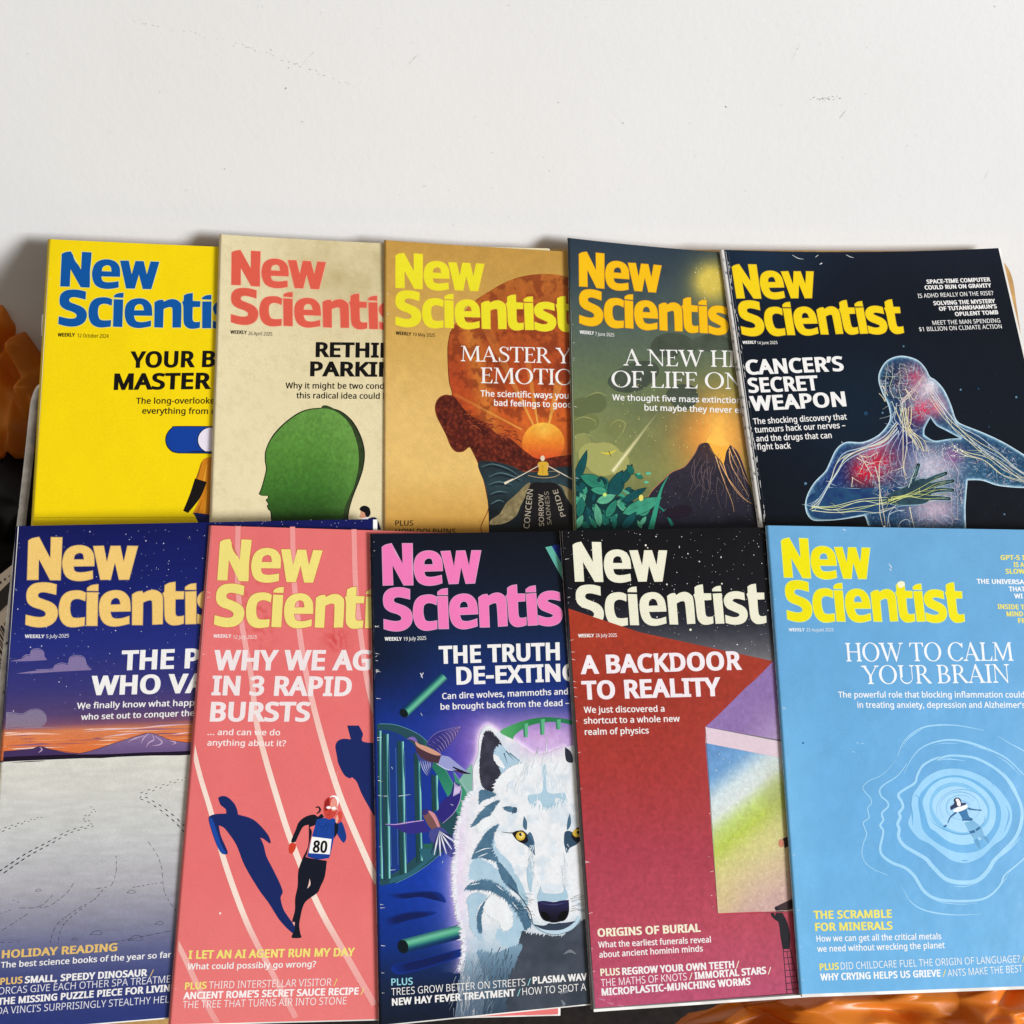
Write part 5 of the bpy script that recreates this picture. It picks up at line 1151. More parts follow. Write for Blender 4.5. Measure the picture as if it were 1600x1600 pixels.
dateline(P, '5 July 2025', (38.5, 997), (69.5, 997), (72, 997), (107.5, 996), 5.6, (226, 224, 226))
GOLD = (226, 188, 112)
lines(P, [('THE PE', (189, 1047.5), (271.5, 1045), 31, WHITE, 'bold', 3), ('WHO VA', (141.5, 1086.5), (250, 1084), 30.5, WHITE, 'bold', 3),
          ('We finally know what happen', (120, 1107.5), (303.5, 1102.5), 9.4, WHITE, 'semi', 25), ('who set out to conquer the', (126.5, 1125), (303.5, 1118.5), 9.4, WHITE, 'semi', 26),
          ('HOLIDAY READING', (2.5, 1497.5), (183, 1486), 12.7, GOLD, 'bold'), ('The best science books of the year so far', (1, 1512.5), (267.5, 1496), 9.3, WHITE, 'semi'),
          ('PLUS', (0, 1539), (35, 1536.5), 11, GOLD, 'bold'), ('SMALL, SPEEDY DINOSAUR', (38.5, 1536.5), (230, 1525), 11, WHITE, 'bold'), ('/', (234, 1526), (240, 1525.6), 11, GOLD, 'light'),
          ('ORCAS GIVE EACH OTHER SPA TREATMENT', (-3, 1554), (266, 1535), 11, (226, 226, 232), 'light', 33), ('THE MISSING PUZZLE PIECE FOR LIVIN', (-4, 1570.5), (265, 1549), 11, WHITE, 'bold'), ('DA VINCI’S SURPRISINGLY STEALTHY HEL', (-5, 1585), (264, 1566.5), 11, (226, 226, 232), 'light')])
P.nicks(22, (214, 214, 220)); P.build((176, 178, 190), .012)

# ---- pink runner -------------------------------------------------------------
P = Page('salmon pink magazine with a runner wearing number 80 and his long blue shadow', [(327, 821), (882, 838), (872, 1585), (263, 1601)], LOW_LIFT + .0004, LOWDROP, 7)
f = crop(250, 800, 2); f2 = crop(310, 1140, 4.707)
def ground(p):
    c = np.tile(np.array((230., 118., 116.)), (len(p), 1))
    c = blend(c, (222, 104, 104), .6 * fbm(p, 60, 3)); c = blend(c, (236, 132, 128), .5 * np.clip((p[:, 1] - 1350) / 250, 0, 1))
    k = glow(p, (400, 960), 26, 0, 60) * (fbm(p, 8, 4) > .6) * .5 + glow(p, (525, 1000), 16) * (fbm(p, 5, 9) > .5) * .7
    return blend(c, (200, 62, 60), k)
P.paint(ground, 140, 160)
PALE = (238, 164, 160); LINE = (244, 220, 206)
def lane(pts, w):
    q = smooth_path(pts, False, 8); y = q[:, 1]
    def col(v): return grad(v[:, 1], [(820, (236, 152, 150)), (1050, (238, 170, 166)), (1150, (240, 200, 188)), (1240, (244, 222, 208)), (1420, (244, 222, 208)), (1470, (238, 180, 172)), (1600, (236, 154, 150))])
    P.stroke([tuple(v) for v in q], w[0], w[1], col, False, wm=w[2])
lane([(372, 822), (371, 900), (377, 970), (393, 1060), (403, 1140), (437, 1260), (462, 1332), (500, 1420), (545, 1500), (585, 1570)], (8, 10, 9))
lane([(457, 823), (459, 900), (467, 980), (480, 1060), (502, 1150), (530, 1240), (563, 1320), (590, 1380)], (8, 10, 9))
lane([(553, 827), (556, 920), (566, 1010), (577, 1080), (600, 1160)], (8, 9, 8))
lane([(298, 1150), (312, 1210), (330, 1270), (352, 1350), (385, 1440), (420, 1510), (462, 1590)], (7, 9, 9))
lane([(270, 1460), (290, 1500), (318, 1560), (340, 1600)], (8, 9, 9))
NAVY = (24, 40, 96)
P.poly(f2([(150, 520), (148, 500), (180, 488), (220, 500), (265, 545), (285, 590), (292, 625, 1), (380, 650), (440, 690), (510, 770), (532, 828), (520, 834), (480, 805), (455, 795, 1), (480, 850), (500, 930), (540, 1010), (590, 1110), (618, 1180), (618, 1205), (605, 1240), (625, 1320), (670, 1390), (705, 1440), (720, 1490), (690, 1495), (600, 1405), (520, 1280), (440, 1170), (340, 1000), (280, 850), (220, 760), (185, 720), (150, 705, 1), (165, 780), (200, 860), (216, 905), (200, 918), (165, 905), (130, 840), (95, 740), (75, 660), (90, 632), (140, 620), (205, 618, 1), (200, 585), (165, 555)]), NAVY)
P.poly(f2([(92, 645), (112, 680), (140, 760), (175, 860), (205, 910), (190, 914), (160, 895), (128, 830), (98, 740), (80, 665)]), (26, 72, 158))
P.poly(f2([(1095, -30, 1), (1110, 30), (1122, 72, 1), (1060, 68), (1020, 90), (1008, 130), (1020, 200), (1030, 250), (1070, 330), (1110, 358), (1130, 350, 1), (1165, 385), (1200, 470), (1260, 580), (1330, 700, 1), (1400, 700, 1), (1400, 100, 1), (1215, 90), (1210, 30), (1180, -30, 1)]), NAVY)
P.poly(f2([(880, 640), (905, 620), (925, 640, 1), (860, 700), (820, 720), (835, 760), (800, 910), (800, 940), (945, 965, 1), (930, 1080), (900, 1150), (875, 1200), (800, 1255), (770, 1300), (750, 1380), (742, 1440), (750, 1500), (755, 1530), (690, 1532), (690, 1510), (705, 1480, 1), (708, 1420), (690, 1410), (710, 1330), (712, 1240), (730, 1150), (735, 1040), (765, 950), (808, 850), (812, 700, 1), (770, 715), (735, 780), (712, 826), (682, 822), (715, 740), (740, 680), (790, 640), (850, 625)]), (20, 24, 38))
P.poly(f2([(870, 660, 1), (930, 650), (1000, 655), (1015, 700), (1000, 780), (975, 900), (960, 945, 1), (880, 955), (800, 935, 1), (835, 790), (860, 700)]), (26, 66, 150))
P.poly(f2([(1005, 690, 1), (1040, 670), (1065, 700), (1088, 780), (1080, 820), (1060, 828), (1015, 760, 1)]), (24, 58, 132)); P.poly(f2([(1000, 690, 1), (1025, 690), (1025, 750), (1000, 800, 1)]), (20, 24, 38))
for a in [[(880, 680), (900, 715), (940, 705)], [(945, 690), (900, 760)], [(960, 690), (930, 780)], [(975, 700), (990, 780)], [(870, 740), (850, 790)], [(820, 930), (870, 950), (950, 930)]]: P.stroke(f2(a), .5, .4, (16, 30, 80))
P.stroke(f2([(870, 620), (895, 595), (885, 570), (862, 572)]), 1.4, 1.6, (20, 24, 38), wm=3.2)
P.poly(f2([(672, 840), (695, 832), (718, 845), (712, 880), (690, 912), (668, 905), (665, 870)]), (206, 62, 42))
P.poly(f2([(925, 560), (930, 520), (965, 495), (1010, 505), (1028, 545), (1022, 590), (1000, 640), (960, 660), (932, 640), (920, 590)]), (204, 70, 60)); P.poly(f2([(985, 505), (1025, 520), (1025, 580), (990, 600), (970, 560)]), (232, 150, 134)); P.poly(f2([(925, 560), (935, 525), (960, 505), (962, 570), (935, 600)]), (150, 34, 34))
P.poly(f2([(1020, 620), (1045, 598), (1058, 625), (1050, 670), (1025, 690), (1012, 660)]), (214, 76, 62)); P.poly(f2([(1022, 625), (1030, 660), (1018, 690), (1008, 665)]), (238, 170, 150))
P.stroke(f2([(968, 500), (985, 490), (1010, 495), (1026, 520), (1024, 560)]), 1, 1, (250, 248, 246), wm=4); P.poly(disc(958 / 4.707 + 310, 573 / 4.707 + 1140, 3.4, 2.2), (250, 248, 246), False); P.poly(disc(996 / 4.707 + 310, 578 / 4.707 + 1140, 3.4, 2.4), (250, 248, 246), False); P.stroke(f2([(940, 570), (1025, 585)]), .6, .6, (250, 248, 246))
P.stroke(f2([(945, 628), (970, 626)]), .9, .6, (110, 22, 26)); P.stroke(f2([(972, 590), (965, 612), (975, 614)]), .6, .5, (130, 28, 30))
P.poly(f2([(835, 787, 1), (980, 805, 1), (966, 918, 1), (812, 908, 1)]), (246, 244, 242))
P.text('80', (488.0, 1332.0), (510.5, 1332.8), 19, (16, 16, 18), 'bold', up=(.10, -1))
P.poly(f2([(818, 1095, 1), (824, 1140), (800, 1170, 1), (812, 1130)]), (238, 200, 190)); P.poly(f2([(690, 1416, 1), (710, 1416, 1), (706, 1446, 1)]), (238, 170, 164))
P.discs([(344, 1427, 1.8)], (246, 226, 214), 9); P.stroke([(527, 1205), (526.5, 1222)], .5, .3, (244, 190, 180))
P.masthead([(339.4, 907), (503.9, 859.8), (333.9, 975.9), (536.2, 981.8), (393.4, 843.9)], (238, 222, 124), (206, 110, 84), 12)
dateline(P, '12 July 2025', (333, 996.5), (361.5, 996.5), (364, 998), (401, 998), 5.5, (246, 226, 222))
YL = (240, 222, 120)
lines(P, [('WHY WE AGE', (332.5, 1047.5), (579, 1047.5), 32, (238, 226, 226), 'bold', 9), ('IN 3 RAPID', (330, 1086.5), (548.5, 1088), 31, (238, 226, 226), 'bold'), ('BURSTS', (327.5, 1127.5), (483.5, 1127.5), 31, (238, 226, 226), 'bold'),
          ('... and can we do', (324, 1148.5), (437.5, 1149), 9.3, (246, 230, 226), 'semi'), ('anything about it?', (323.5, 1165), (446.5, 1166), 9.3, (246, 230, 226), 'semi'),
          ('I LET AN AI AGENT RUN MY DAY', (294, 1498.5), (554, 1494), 13.4, YL, 'bold'), ('What could possibly go wrong?', (292.5, 1515), (493.5, 1511), 9.6, WHITE, 'semi'),
          ('PLUS', (288.5, 1546.5), (322.5, 1545), 11.4, YL, 'bold'), ('THIRD INTERSTELLAR VISITOR', (326, 1545), (517.5, 1540), 11.4, (246, 232, 230), 'light'), ('/', (521, 1540.6), (527, 1540.3), 11.4, YL, 'light'),
          ('ANCIENT ROME’S SECRET SAUCE RECIPE', (286, 1561.5), (560, 1554), 11.4, (250, 240, 238), 'bold'), ('/', (563, 1555), (569, 1554.6), 11.4, YL, 'light'), ('THE TREE THAT TURNS AIR INTO STONE', (285, 1575.5), (541, 1569), 11.4, (246, 232, 230), 'light')])
P.nicks(16, (248, 214, 208)); P.build((236, 176, 170), .006)

# ---- white wolf --------------------------------------------------------------
P = Page('midnight blue magazine with pink masthead, a white wolf and two birds', [(578, 834), (1099, 828), (1152, 1545), (592, 1602)], LOW_LIFT + .0006, LOWDROP, 8)
f = crop(600, 1100, 3.2); g = crop(580, 1040, 4.706)
def ground(p):
    c = grad(p[:, 1], [(834, (14, 18, 28)), (940, (16, 28, 48)), (1010, (18, 40, 84)), (1080, (20, 46, 120)), (1180, (24, 52, 150)), (1380, (18, 56, 150)), (1480, (16, 46, 120)), (1540, (22, 36, 66)), (1600, (20, 28, 44))])
    c = blend(c, (14, 22, 40), .8 * np.clip((700 - p[:, 0]) / 110, 0, 1) * np.clip((1130 - p[:, 1]) / 100, 0, 1))
    c = blend(c, (24, 60, 180), .5 * glow(p, (700, 1370), 70, 0, 70))
    c = blend(c, (96, 66, 170), .8 * glow(p, (735, 1180), 46, 0, 80)); c = blend(c, (196, 150, 210), .95 * glow(p, (850, 1150), 105, 0, 42)); c = blend(c, (220, 190, 228), .8 * glow(p, (860, 1170), 50, 0, 26))
    c = blend(c, (170, 150, 214), .7 * np.exp(-np.abs(p[:, 0] - 712 + (p[:, 1] - 1440) * .05) / 16) * np.clip((p[:, 1] - 1290) / 60, 0, 1) * np.clip((1500 - p[:, 1]) / 50, 0, 1))
    near = (p[:, 0] > 660) & (p[:, 1] > 1090) & (p[:, 1] < 1520); d = np.full(len(p), 99.)
    if near.any(): d[near] = np.min(np.hypot(p[near][:, None, 0] - EDGE[None, :, 0], p[near][:, None, 1] - EDGE[None, :, 1]), 1)
    c = blend(c, (206, 176, 226), .85 * np.exp(-(d / 11) ** 1.2)); c = blend(c, (244, 226, 246), .8 * np.exp(-(d / 4.5) ** 2))
    return c * (.92 + .16 * fbm(p, 5, 6)[:, None])
EDGE = smooth_path(f([(385, 1330), (400, 1230), (395, 1130), (372, 1040), (355, 940), (350, 840), (362, 760), (370, 690), (365, 640), (380, 580), (410, 500), (445, 440), (445, 330), (470, 250), (475, 180), (490, 130), (520, 108), (550, 120), (590, 150), (650, 180), (700, 215), (760, 250), (830, 240), (900, 215)]), False, 6)
P.paint(ground, 160, 260)
def soft(pts, cc, k=5):
    """a brushed, soft-edged patch: several shrinking outlines"""
    q = np.array([v[:2] for v in pts]); c0 = q.mean(0)
    for i in range(k): P.poly([tuple(c0 + (v - c0) * (1 - .09 * i)) for v in q], cc[0] if i == 0 else tuple(np.array(cc[0]) + (np.array(cc[1]) - np.array(cc[0])) * i / (k - 1)))
for pts in [[(20, 955), (90, 945), (200, 935), (280, 945), (310, 990), (270, 985), (180, 965), (80, 975)], [(0, 1080), (70, 1050), (160, 1035), (260, 1040), (230, 1060), (120, 1085), (30, 1110)], [(40, 1310), (150, 1280), (280, 1250), (390, 1225), (385, 1260), (280, 1300), (140, 1340), (60, 1350)]]:
    soft(f(pts), ((18, 48, 132), (16, 30, 84)))
# the round cage of bars
cage = g([(15, 440), (60, 428), (160, 432), (260, 462), (370, 520), (460, 620), (530, 740), (600, 860), (640, 950), (670, 1060), (560, 1330), (500, 1390), (420, 1460), (300, 1540), (200, 1590), (100, 1612), (20, 1625)])
P.poly([q + ((1,) if i in (0, len(cage) - 1) else ()) for i, q in enumerate(cage)], (36, 74, 84))
P.poly(g([(15, 468, 1), (90, 470), (200, 500), (310, 580), (400, 690), (480, 800), (560, 960), (500, 1150), (420, 1330), (330, 1400), (240, 1480), (120, 1550), (18, 1590, 1)]), lambda p: blend(grad(p[:, 0], [(585, (24, 56, 92)), (640, (24, 52, 128)), (700, (22, 50, 150))]), (28, 60, 160), .5 * fbm(p, 14, 3)), step=6)
P.poly(g([(380, 530, 1), (440, 600), (540, 740), (660, 1000), (700, 1100, 1), (640, 1100, 1), (560, 960), (480, 800), (420, 690)]), lambda p: grad(p[:, 1], [(1150, (36, 86, 76)), (1210, (40, 122, 96)), (1260, (62, 150, 120))]))
P.poly(g([(640, 850, 1), (720, 740, 1), (745, 720, 1), (745, 980, 1), (690, 930, 1)]), (126, 176, 160)); P.poly(g([(600, 770, 1), (640, 840, 1), (740, 990, 1), (700, 1090, 1), (640, 960, 1)]), (58, 142, 110))
P.stroke(g([(610, 785), (680, 880), (745, 985)]), .6, .6, (176, 190, 220)); P.stroke(cage[1:9], .8, .8, (96, 150, 160))
P.poly(g([(380, 1310, 1), (480, 1310, 1), (500, 1345, 1), (385, 1345, 1)]), (40, 96, 84))
for x0, x1, y0, y1, dx in [(30, 75, 470, 1580, 12), (80, 128, 495, 1580, 14), (190, 240, 550, 1540, 20), (312, 362, 640, 1450, 18), (440, 490, 800, 1080, 6)]:
    P.poly(g([(x0, y0, 1), (x1, y0 + 12, 1), (x1 + dx, y1 - 20, 1), (x0 + dx, y1, 1)]), lambda p: blend(np.tile(np.array((34., 72., 84.)), (len(p), 1)), (26, 62, 60), fbm(p, 20, 2)))
    P.stroke(g([(x1 - 8, y0 + 8), (x1 + dx - 8, y1 - 14)]), 3.6, 3.6, (64, 140, 146), False); P.stroke(g([(x1 - 5, y0 + 8), (x1 + dx - 5, y1 - 14)]), 1.6, 1.6, (150, 214, 206), False)
    P.stroke(g([(x0 + 3, y0 + 4), (x0 + dx + 3, y1 - 4)]), .8, .8, (20, 48, 58), False)
for x in (130, 245, 180): P.stroke(g([(x, 530 + x * .4), (x + 18, 1500 - x * .2)]), .8, .8, (70, 110, 170), False)
P.poly(g([(350, 1345, 1), (500, 1345, 1), (480, 1390), (400, 1460), (290, 1545), (140, 1600), (160, 1560), (260, 1530, 1), (385, 1440, 1)]), (44, 96, 112))
P.stroke(g([(560, 1330), (500, 1392), (420, 1462), (300, 1542), (180, 1600)]), .8, .8, (90, 140, 170))
def rod(a, b, r, fl=1):
    a, b = np.array(a), np.array(b); d = (b - a) / np.hypot(*(b - a)); n = np.array([-d[1], d[0]])
    for k in range(9):
        t = (k - 4) / 4.5; cc = grad(np.array([t]), [(-1, (40, 96, 100)), (-.35, (116, 196, 160)), (.1, (70, 156, 130)), (.6, (22, 70, 100)), (1, (16, 40, 90))])[0]
        P.stroke([a + n * t * r * fl, b + n * t * r * fl], r * .34, r * .34, tuple(cc), False)
    P.poly(disc(*a, r * 1.02, r * .8, 20, math.atan2(n[1], n[0])), (12, 26, 32), False)
rod(g([(240, 350)])[0][:2], g([(535, 72)])[0][:2], 7.4, -1); rod(f([(95, 1213)])[0][:2], f([(420, 1128)])[0][:2], 10.5, 1)
P.poly([(852, 855, 1), (862, 853, 1), (900, 920, 1), (890, 925, 1)], (96, 176, 160)); P.poly([(862, 853, 1), (872, 850, 1), (910, 915, 1), (900, 920, 1)], (24, 44, 120))
# green arch behind the wolf's ears
arch = f([(580, 140), (640, 105), (720, 78), (800, 66), (880, 70), (960, 85, 1), (960, 110, 1), (880, 92), (800, 92), (720, 112), (660, 150), (640, 185, 1)])
P.poly(arch, lambda p: grad(p[:, 0], [(780, (90, 176, 110)), (830, (44, 128, 74)), (890, (40, 120, 84))]))
for x, y, h in [(705, 100, 66), (788, 78, 76), (868, 80, 46)]:
    P.poly(f([(x - 10, y, 1), (x + 16, y - 4, 1), (x + 14, y + h, 1), (x - 6, y + h, 1)]), (96, 178, 134)); P.stroke(f([(x - 6, y), (x - 2, y + h)]), 2.2, 2.2, (44, 126, 90), False)
# birds
wing = [(405, 582, 1), (430, 540), (480, 495), (560, 468), (645, 446, 1), (655, 458), (636, 500), (598, 562), (514, 642, 1), (450, 612)]
P.poly(g(wing), lambda p: blend(np.tile(np.array((52., 50., 126.)), (len(p), 1)), (120, 96, 160), np.clip((p[:, 0] - 690) / 30, 0, 1))); P.poly(g([(330, 640, 1), (450, 700), (440, 760), (415, 812), (380, 770), (350, 700)]), (60, 72, 140))
for k in range(10):
    t = k / 9; a0 = (425 + 215 * t, 578 - 118 * t - 26 * math.sin(t * 3)); b0 = (512 + 140 * t, 640 - 178 * t + 24 * math.sin(t * 3.1))
    m0 = ((a0[0] + b0[0]) / 2 + 10, (a0[1] + b0[1]) / 2 - 6); P.stroke(g([a0, m0, b0]), .3, .5, (168, 146, 200), wm=1.0); P.stroke(g([(a0[0] + 9, a0[1] + 3), (m0[0] + 9, m0[1] + 5), (b0[0] + 6, b0[1] - 6)]), .3, .4, (24, 24, 76), wm=1.0)
P.stroke(g([(405, 580), (430, 540), (480, 495), (560, 468), (645, 446)]), .5, .6, (120, 110, 180), wm=1.2)
for k in range(5): P.stroke(g([(360 + k * 18, 700), (385 + k * 12, 770 - k * 6), (412 + k * 4, 806 - k * 14)]), .5, .4, (170, 176, 216), wm=1.4)
P.poly(g([(270, 540, 1), (295, 524), (325, 535), (350, 570), (400, 595), (460, 625), (515, 660), (560, 680), (600, 700), (680, 765), (735, 795, 1), (680, 795), (600, 770), (540, 745), (480, 715), (420, 705), (360, 670), (330, 620), (320, 570)]), (74, 50, 62))
P.poly(g([(320, 545), (350, 575), (400, 592), (470, 625), (515, 655), (480, 660), (420, 640), (360, 610), (330, 585)]), (206, 152, 130)); P.poly(g([(262, 540, 1), (290, 524), (320, 528), (340, 560), (320, 560), (295, 545)]), (120, 100, 176))
P.poly(g([(515, 660, 1), (570, 670), (610, 700), (690, 765), (735, 795, 1), (640, 770), (560, 770), (490, 730, 1)]), (150, 156, 204)); P.stroke(g([(600, 745), (670, 780), (732, 796)]), 2, 1, (28, 28, 50), wm=4); P.stroke(g([(480, 720), (540, 755), (600, 772)]), .8, .8, (220, 220, 240))
P.poly(g([(480, 1090, 1), (520, 1000), (580, 950), (600, 890), (610, 860), (640, 870), (662, 900), (655, 980), (610, 1080), (520, 1160, 1)]), (46, 40, 120)); P.poly(g([(105, 1168, 1), (180, 1170), (280, 1160), (385, 1140, 1), (430, 1220, 1), (360, 1230), (270, 1235), (200, 1205)]), (52, 44, 128))
P.stroke(g([(105, 1166), (180, 1168), (280, 1152), (385, 1138)]), .8, 1.2, (190, 150, 210), wm=2)
for k in range(6): P.stroke(g([(605 + k * 8, 960 - k * 4), (615 + k * 9, 900 - k * 4), (612 + k * 9, 858 + k * 9)]), 1, .6, (206, 190, 226), wm=2.2)
P.stroke(g([(662, 905), (655, 985), (610, 1080), (525, 1160)]), 1, .6, (196, 170, 216))
P.poly(g([(375, 1080), (395, 1060), (425, 1065), (470, 1090), (500, 1150), (510, 1200), (470, 1215), (430, 1190), (400, 1140)]), (120, 82, 80)); P.poly(g([(420, 1070), (460, 1085), (490, 1140), (505, 1190), (490, 1190), (460, 1130)]), (206, 140, 150)); P.poly(g([(372, 1090), (385, 1060), (415, 1058), (420, 1080), (395, 1100)]), (56, 46, 110))
P.poly(g([(430, 1210, 1), (520, 1190), (600, 1290), (620, 1380), (590, 1410), (540, 1370), (460, 1310), (425, 1260)]), (70, 74, 140))
for k in range(11):
    a = math.radians(20 + k * 9.5); P.stroke(g([(500, 1215), (500 + 70 * math.cos(a), 1215 + 90 * math.sin(a)), (500 + 140 * math.cos(a), 1205 + 195 * math.sin(a))]), .6, 1.0, (222, 224, 238) if k % 2 else (40, 40, 90), wm=2.6)
# the wolf
wl_ = [(345, 1750, 1), (350, 1600), (365, 1480), (385, 1330), (400, 1230), (395, 1130), (372, 1040), (355, 940), (350, 840), (362, 760), (370, 690), (365, 640), (380, 580), (410, 500), (445, 440), (445, 330), (470, 250), (475, 180), (490, 130), (520, 108), (550, 120), (590, 150), (650, 180), (700, 215), (760, 250), (830, 240), (900, 215), (1100, 180, 1), (1100, 1750, 1)]
def wc(p):
    q = (p - np.array([600, 1100])) * 3.2
    c = np.tile(np.array((232., 234., 236.)), (len(p), 1))
    c = blend(c, (196, 214, 226), .5 * np.clip((fbm(p, 16, 3) - .52) * 8, 0, 1))
    c = blend(c, (132, 168, 190), np.clip((q[:, 1] - 1060) / 260, 0, 1) * .8); c = blend(c, (84, 100, 120), np.clip((q[:, 1] - 1230) / 220, 0, 1) * .9)
    c = blend(c, (226, 206, 232), .7 * np.exp(-np.abs(q[:, 0] - 380) / 40) * (q[:, 1] < 1250)); c = blend(c, (206, 176, 216), .8 * glow(p, (845, 1168), 40, 0, 14))
    return c * (.95 + .1 * fbm(p, 5, 8)[:, None])
P.poly(f(wl_), wc, step=4.5)
rg = np.random.default_rng(4)
def fur(path, ang, L, cols, n, wd=1.8, jit=14, spread=18):
    """short tapering hairs rooted along a path"""
    q = np.array(smooth_path(path, False, 8)); s = np.r_[0, np.cumsum(np.hypot(*np.diff(q, axis=0).T))]
    for k in range(n):
        u = rg.uniform(0, s[-1]); x, y = np.interp(u, s, q[:, 0]) + rg.normal(0, jit), np.interp(u, s, q[:, 1]) + rg.normal(0, jit)
        a = math.radians((ang(u / s[-1]) if callable(ang) else ang) + rg.normal(0, spread)); l = L * rg.uniform(.6, 1.4)
        m = (x + l * .5 * math.cos(a), y - l * .5 * math.sin(a)); b = a + rg.normal(0, .25)
        P.stroke(f([(x, y), m, (m[0] + l * .5 * math.cos(b), m[1] - l * .5 * math.sin(b))]), wd, .15, cols[rg.choice(len(cols))], n=3, step=5)
WF = [(240, 242, 244), (226, 230, 236), (236, 226, 240), (206, 220, 230)]
BF = [(150, 186, 206), (116, 158, 184), (176, 204, 220)]
DF = [(54, 84, 108), (74, 110, 136), (40, 62, 84)]
fur([(392, 1330), (404, 1230), (397, 1130), (375, 1040), (360, 940), (356, 840), (368, 740), (371, 650), (387, 580), (415, 500), (448, 440)], lambda t: 215 - 60 * t, 20, [(238, 240, 243), (232, 226, 240), (224, 228, 238)], 420, 3.0, 4, 16)
SL = lambda p: blend(np.tile(np.array((62., 96., 122.)), (len(p), 1)), (92, 130, 154), fbm(p, 10, 3))
LB = lambda p: blend(np.tile(np.array((158., 192., 212.)), (len(p), 1)), (186, 210, 224), fbm(p, 10, 5))
WH = lambda p: np.tile(np.array((234., 237., 239.)), (len(p), 1)) * (.96 + .07 * fbm(p, 6, 2)[:, None])
J = lambda pts, amp, ang, col, sd=1, gap=2.4: P.poly(jag(f(pts), amp, ang, .6, gap, sd), col, smooth=False, step=4)
# ear
J([(520, 128), (545, 140), (585, 190), (610, 260), (640, 300), (600, 350), (570, 400), (540, 440, 1), (500, 420), (482, 380), (478, 310), (485, 220), (498, 150)], 3.5, 250, lambda p: blend(np.tile(np.array((34., 33., 44.)), (len(p), 1)), (74, 76, 94), fbm(p, 8, 2)))
J([(484, 430), (545, 440), (565, 455), (500, 482), (478, 500)], 3, 200, SL); J([(575, 200), (625, 240), (692, 292), (640, 305), (610, 330), (590, 362), (572, 310), (545, 250)], 5, 300, LB, 3)
for a in [[(610, 235), (652, 285)], [(628, 245), (690, 296)], [(600, 245), (618, 300)]]: P.stroke(f(a), 2.2, .3, (84, 112, 134), False)
J([(545, 250), (570, 262), (596, 300), (600, 318), (575, 310), (552, 285)], 4, 310, WH, 5)
J([(560, 390), (600, 340), (650, 305), (700, 295), (690, 340), (620, 400), (560, 440)], 6, 215, WH, 6)
# cheek, brow and neck, dark to light
J([(430, 870), (440, 790), (480, 765), (560, 815), (600, 880), (640, 950), (560, 905), (500, 880)], 5, 230, LB, 7); J([(545, 650), (575, 730), (640, 800), (660, 880), (690, 960), (640, 900), (590, 850), (555, 770), (535, 700)], 5, 240, LB, 8)
J([(440, 610), (470, 560), (520, 505), (582, 478), (562, 512), (530, 560), (470, 600)], 6, 215, SL, 9); J([(440, 772), (480, 690), (520, 632), (582, 596), (556, 650), (548, 720), (575, 780), (520, 775), (480, 765)], 6, 215, SL, 10)
J([(560, 780), (610, 825), (650, 880), (692, 962), (640, 930), (590, 880)], 4, 300, SL, 11); J([(408, 925), (450, 885), (520, 872), (580, 900), (640, 950), (700, 1000), (742, 1092), (690, 1130), (640, 1040), (590, 970), (520, 930)], 6, 235, SL, 12)
J([(420, 965), (470, 940), (520, 960), (480, 1010), (465, 1080), (500, 1180), (440, 1130), (425, 1040)], 5, 220, LB, 13); J([(470, 1130), (468, 1050), (500, 990), (542, 948), (520, 1000), (490, 1060), (492, 1140)], 3, 230, SL, 14)
J([(630, 1000), (690, 1090), (704, 1180), (620, 1212), (560, 1160), (590, 1090)], 6, 235, LB, 15); J([(500, 1010), (540, 950), (600, 970), (645, 1040), (640, 1110), (600, 1130), (570, 1080), (530, 1060)], 7, 245, WH, 16)
J([(600, 515), (640, 512), (668, 528), (655, 545), (610, 532)], 3, 200, SL, 17); J([(470, 600), (520, 560), (560, 570), (530, 610), (480, 640)], 5, 215, WH, 18)
for a in [[(455, 745), (500, 725), (540, 720)], [(470, 765), (520, 745)], [(560, 690), (552, 720)], [(430, 905), (480, 895)], [(560, 905), (600, 935)], [(640, 990), (672, 1030)], [(520, 1020), (560, 985)], [(560, 1060), (600, 1100)]]: P.stroke(f(a), .4, .3, (232, 236, 240), wm=1.6)
# chest: slate in shade, combed with fine hair
J([(690, 1130, 1), (740, 1140), (820, 1150), (900, 1150), (980, 1080), (1100, 1060, 1), (1100, 1750, 1), (560, 1750, 1), (600, 1420), (650, 1290)], 6, 240, lambda p: blend(np.tile(np.array((50., 57., 68.)), (len(p), 1)), (80, 88, 100), fbm(p, 22, 3)), 19, 4)
J([(470, 1230), (560, 1240), (690, 1195), (660, 1290), (620, 1400), (600, 1750), (500, 1750), (500, 1380)], 8, 245, lambda p: grad(p[:, 1], [(1480, (124, 156, 178)), (1520, (86, 112, 134)), (1600, (46, 60, 78))]), 20, 4)
fur([(430, 1270), (405, 1370), (390, 1520)], 262, 60, [(176, 186, 196), (150, 162, 174), (128, 142, 158), (196, 202, 210)], 70, 1.1, 26, 10); fur([(530, 1260), (510, 1380), (480, 1560)], 256, 60, [(112, 136, 156), (92, 114, 134), (126, 150, 168)], 70, 1.1, 32, 10); fur([(630, 1260), (600, 1360), (580, 1500)], 252, 50, [(66, 84, 102), (80, 100, 118)], 46, 1.0, 30, 10)
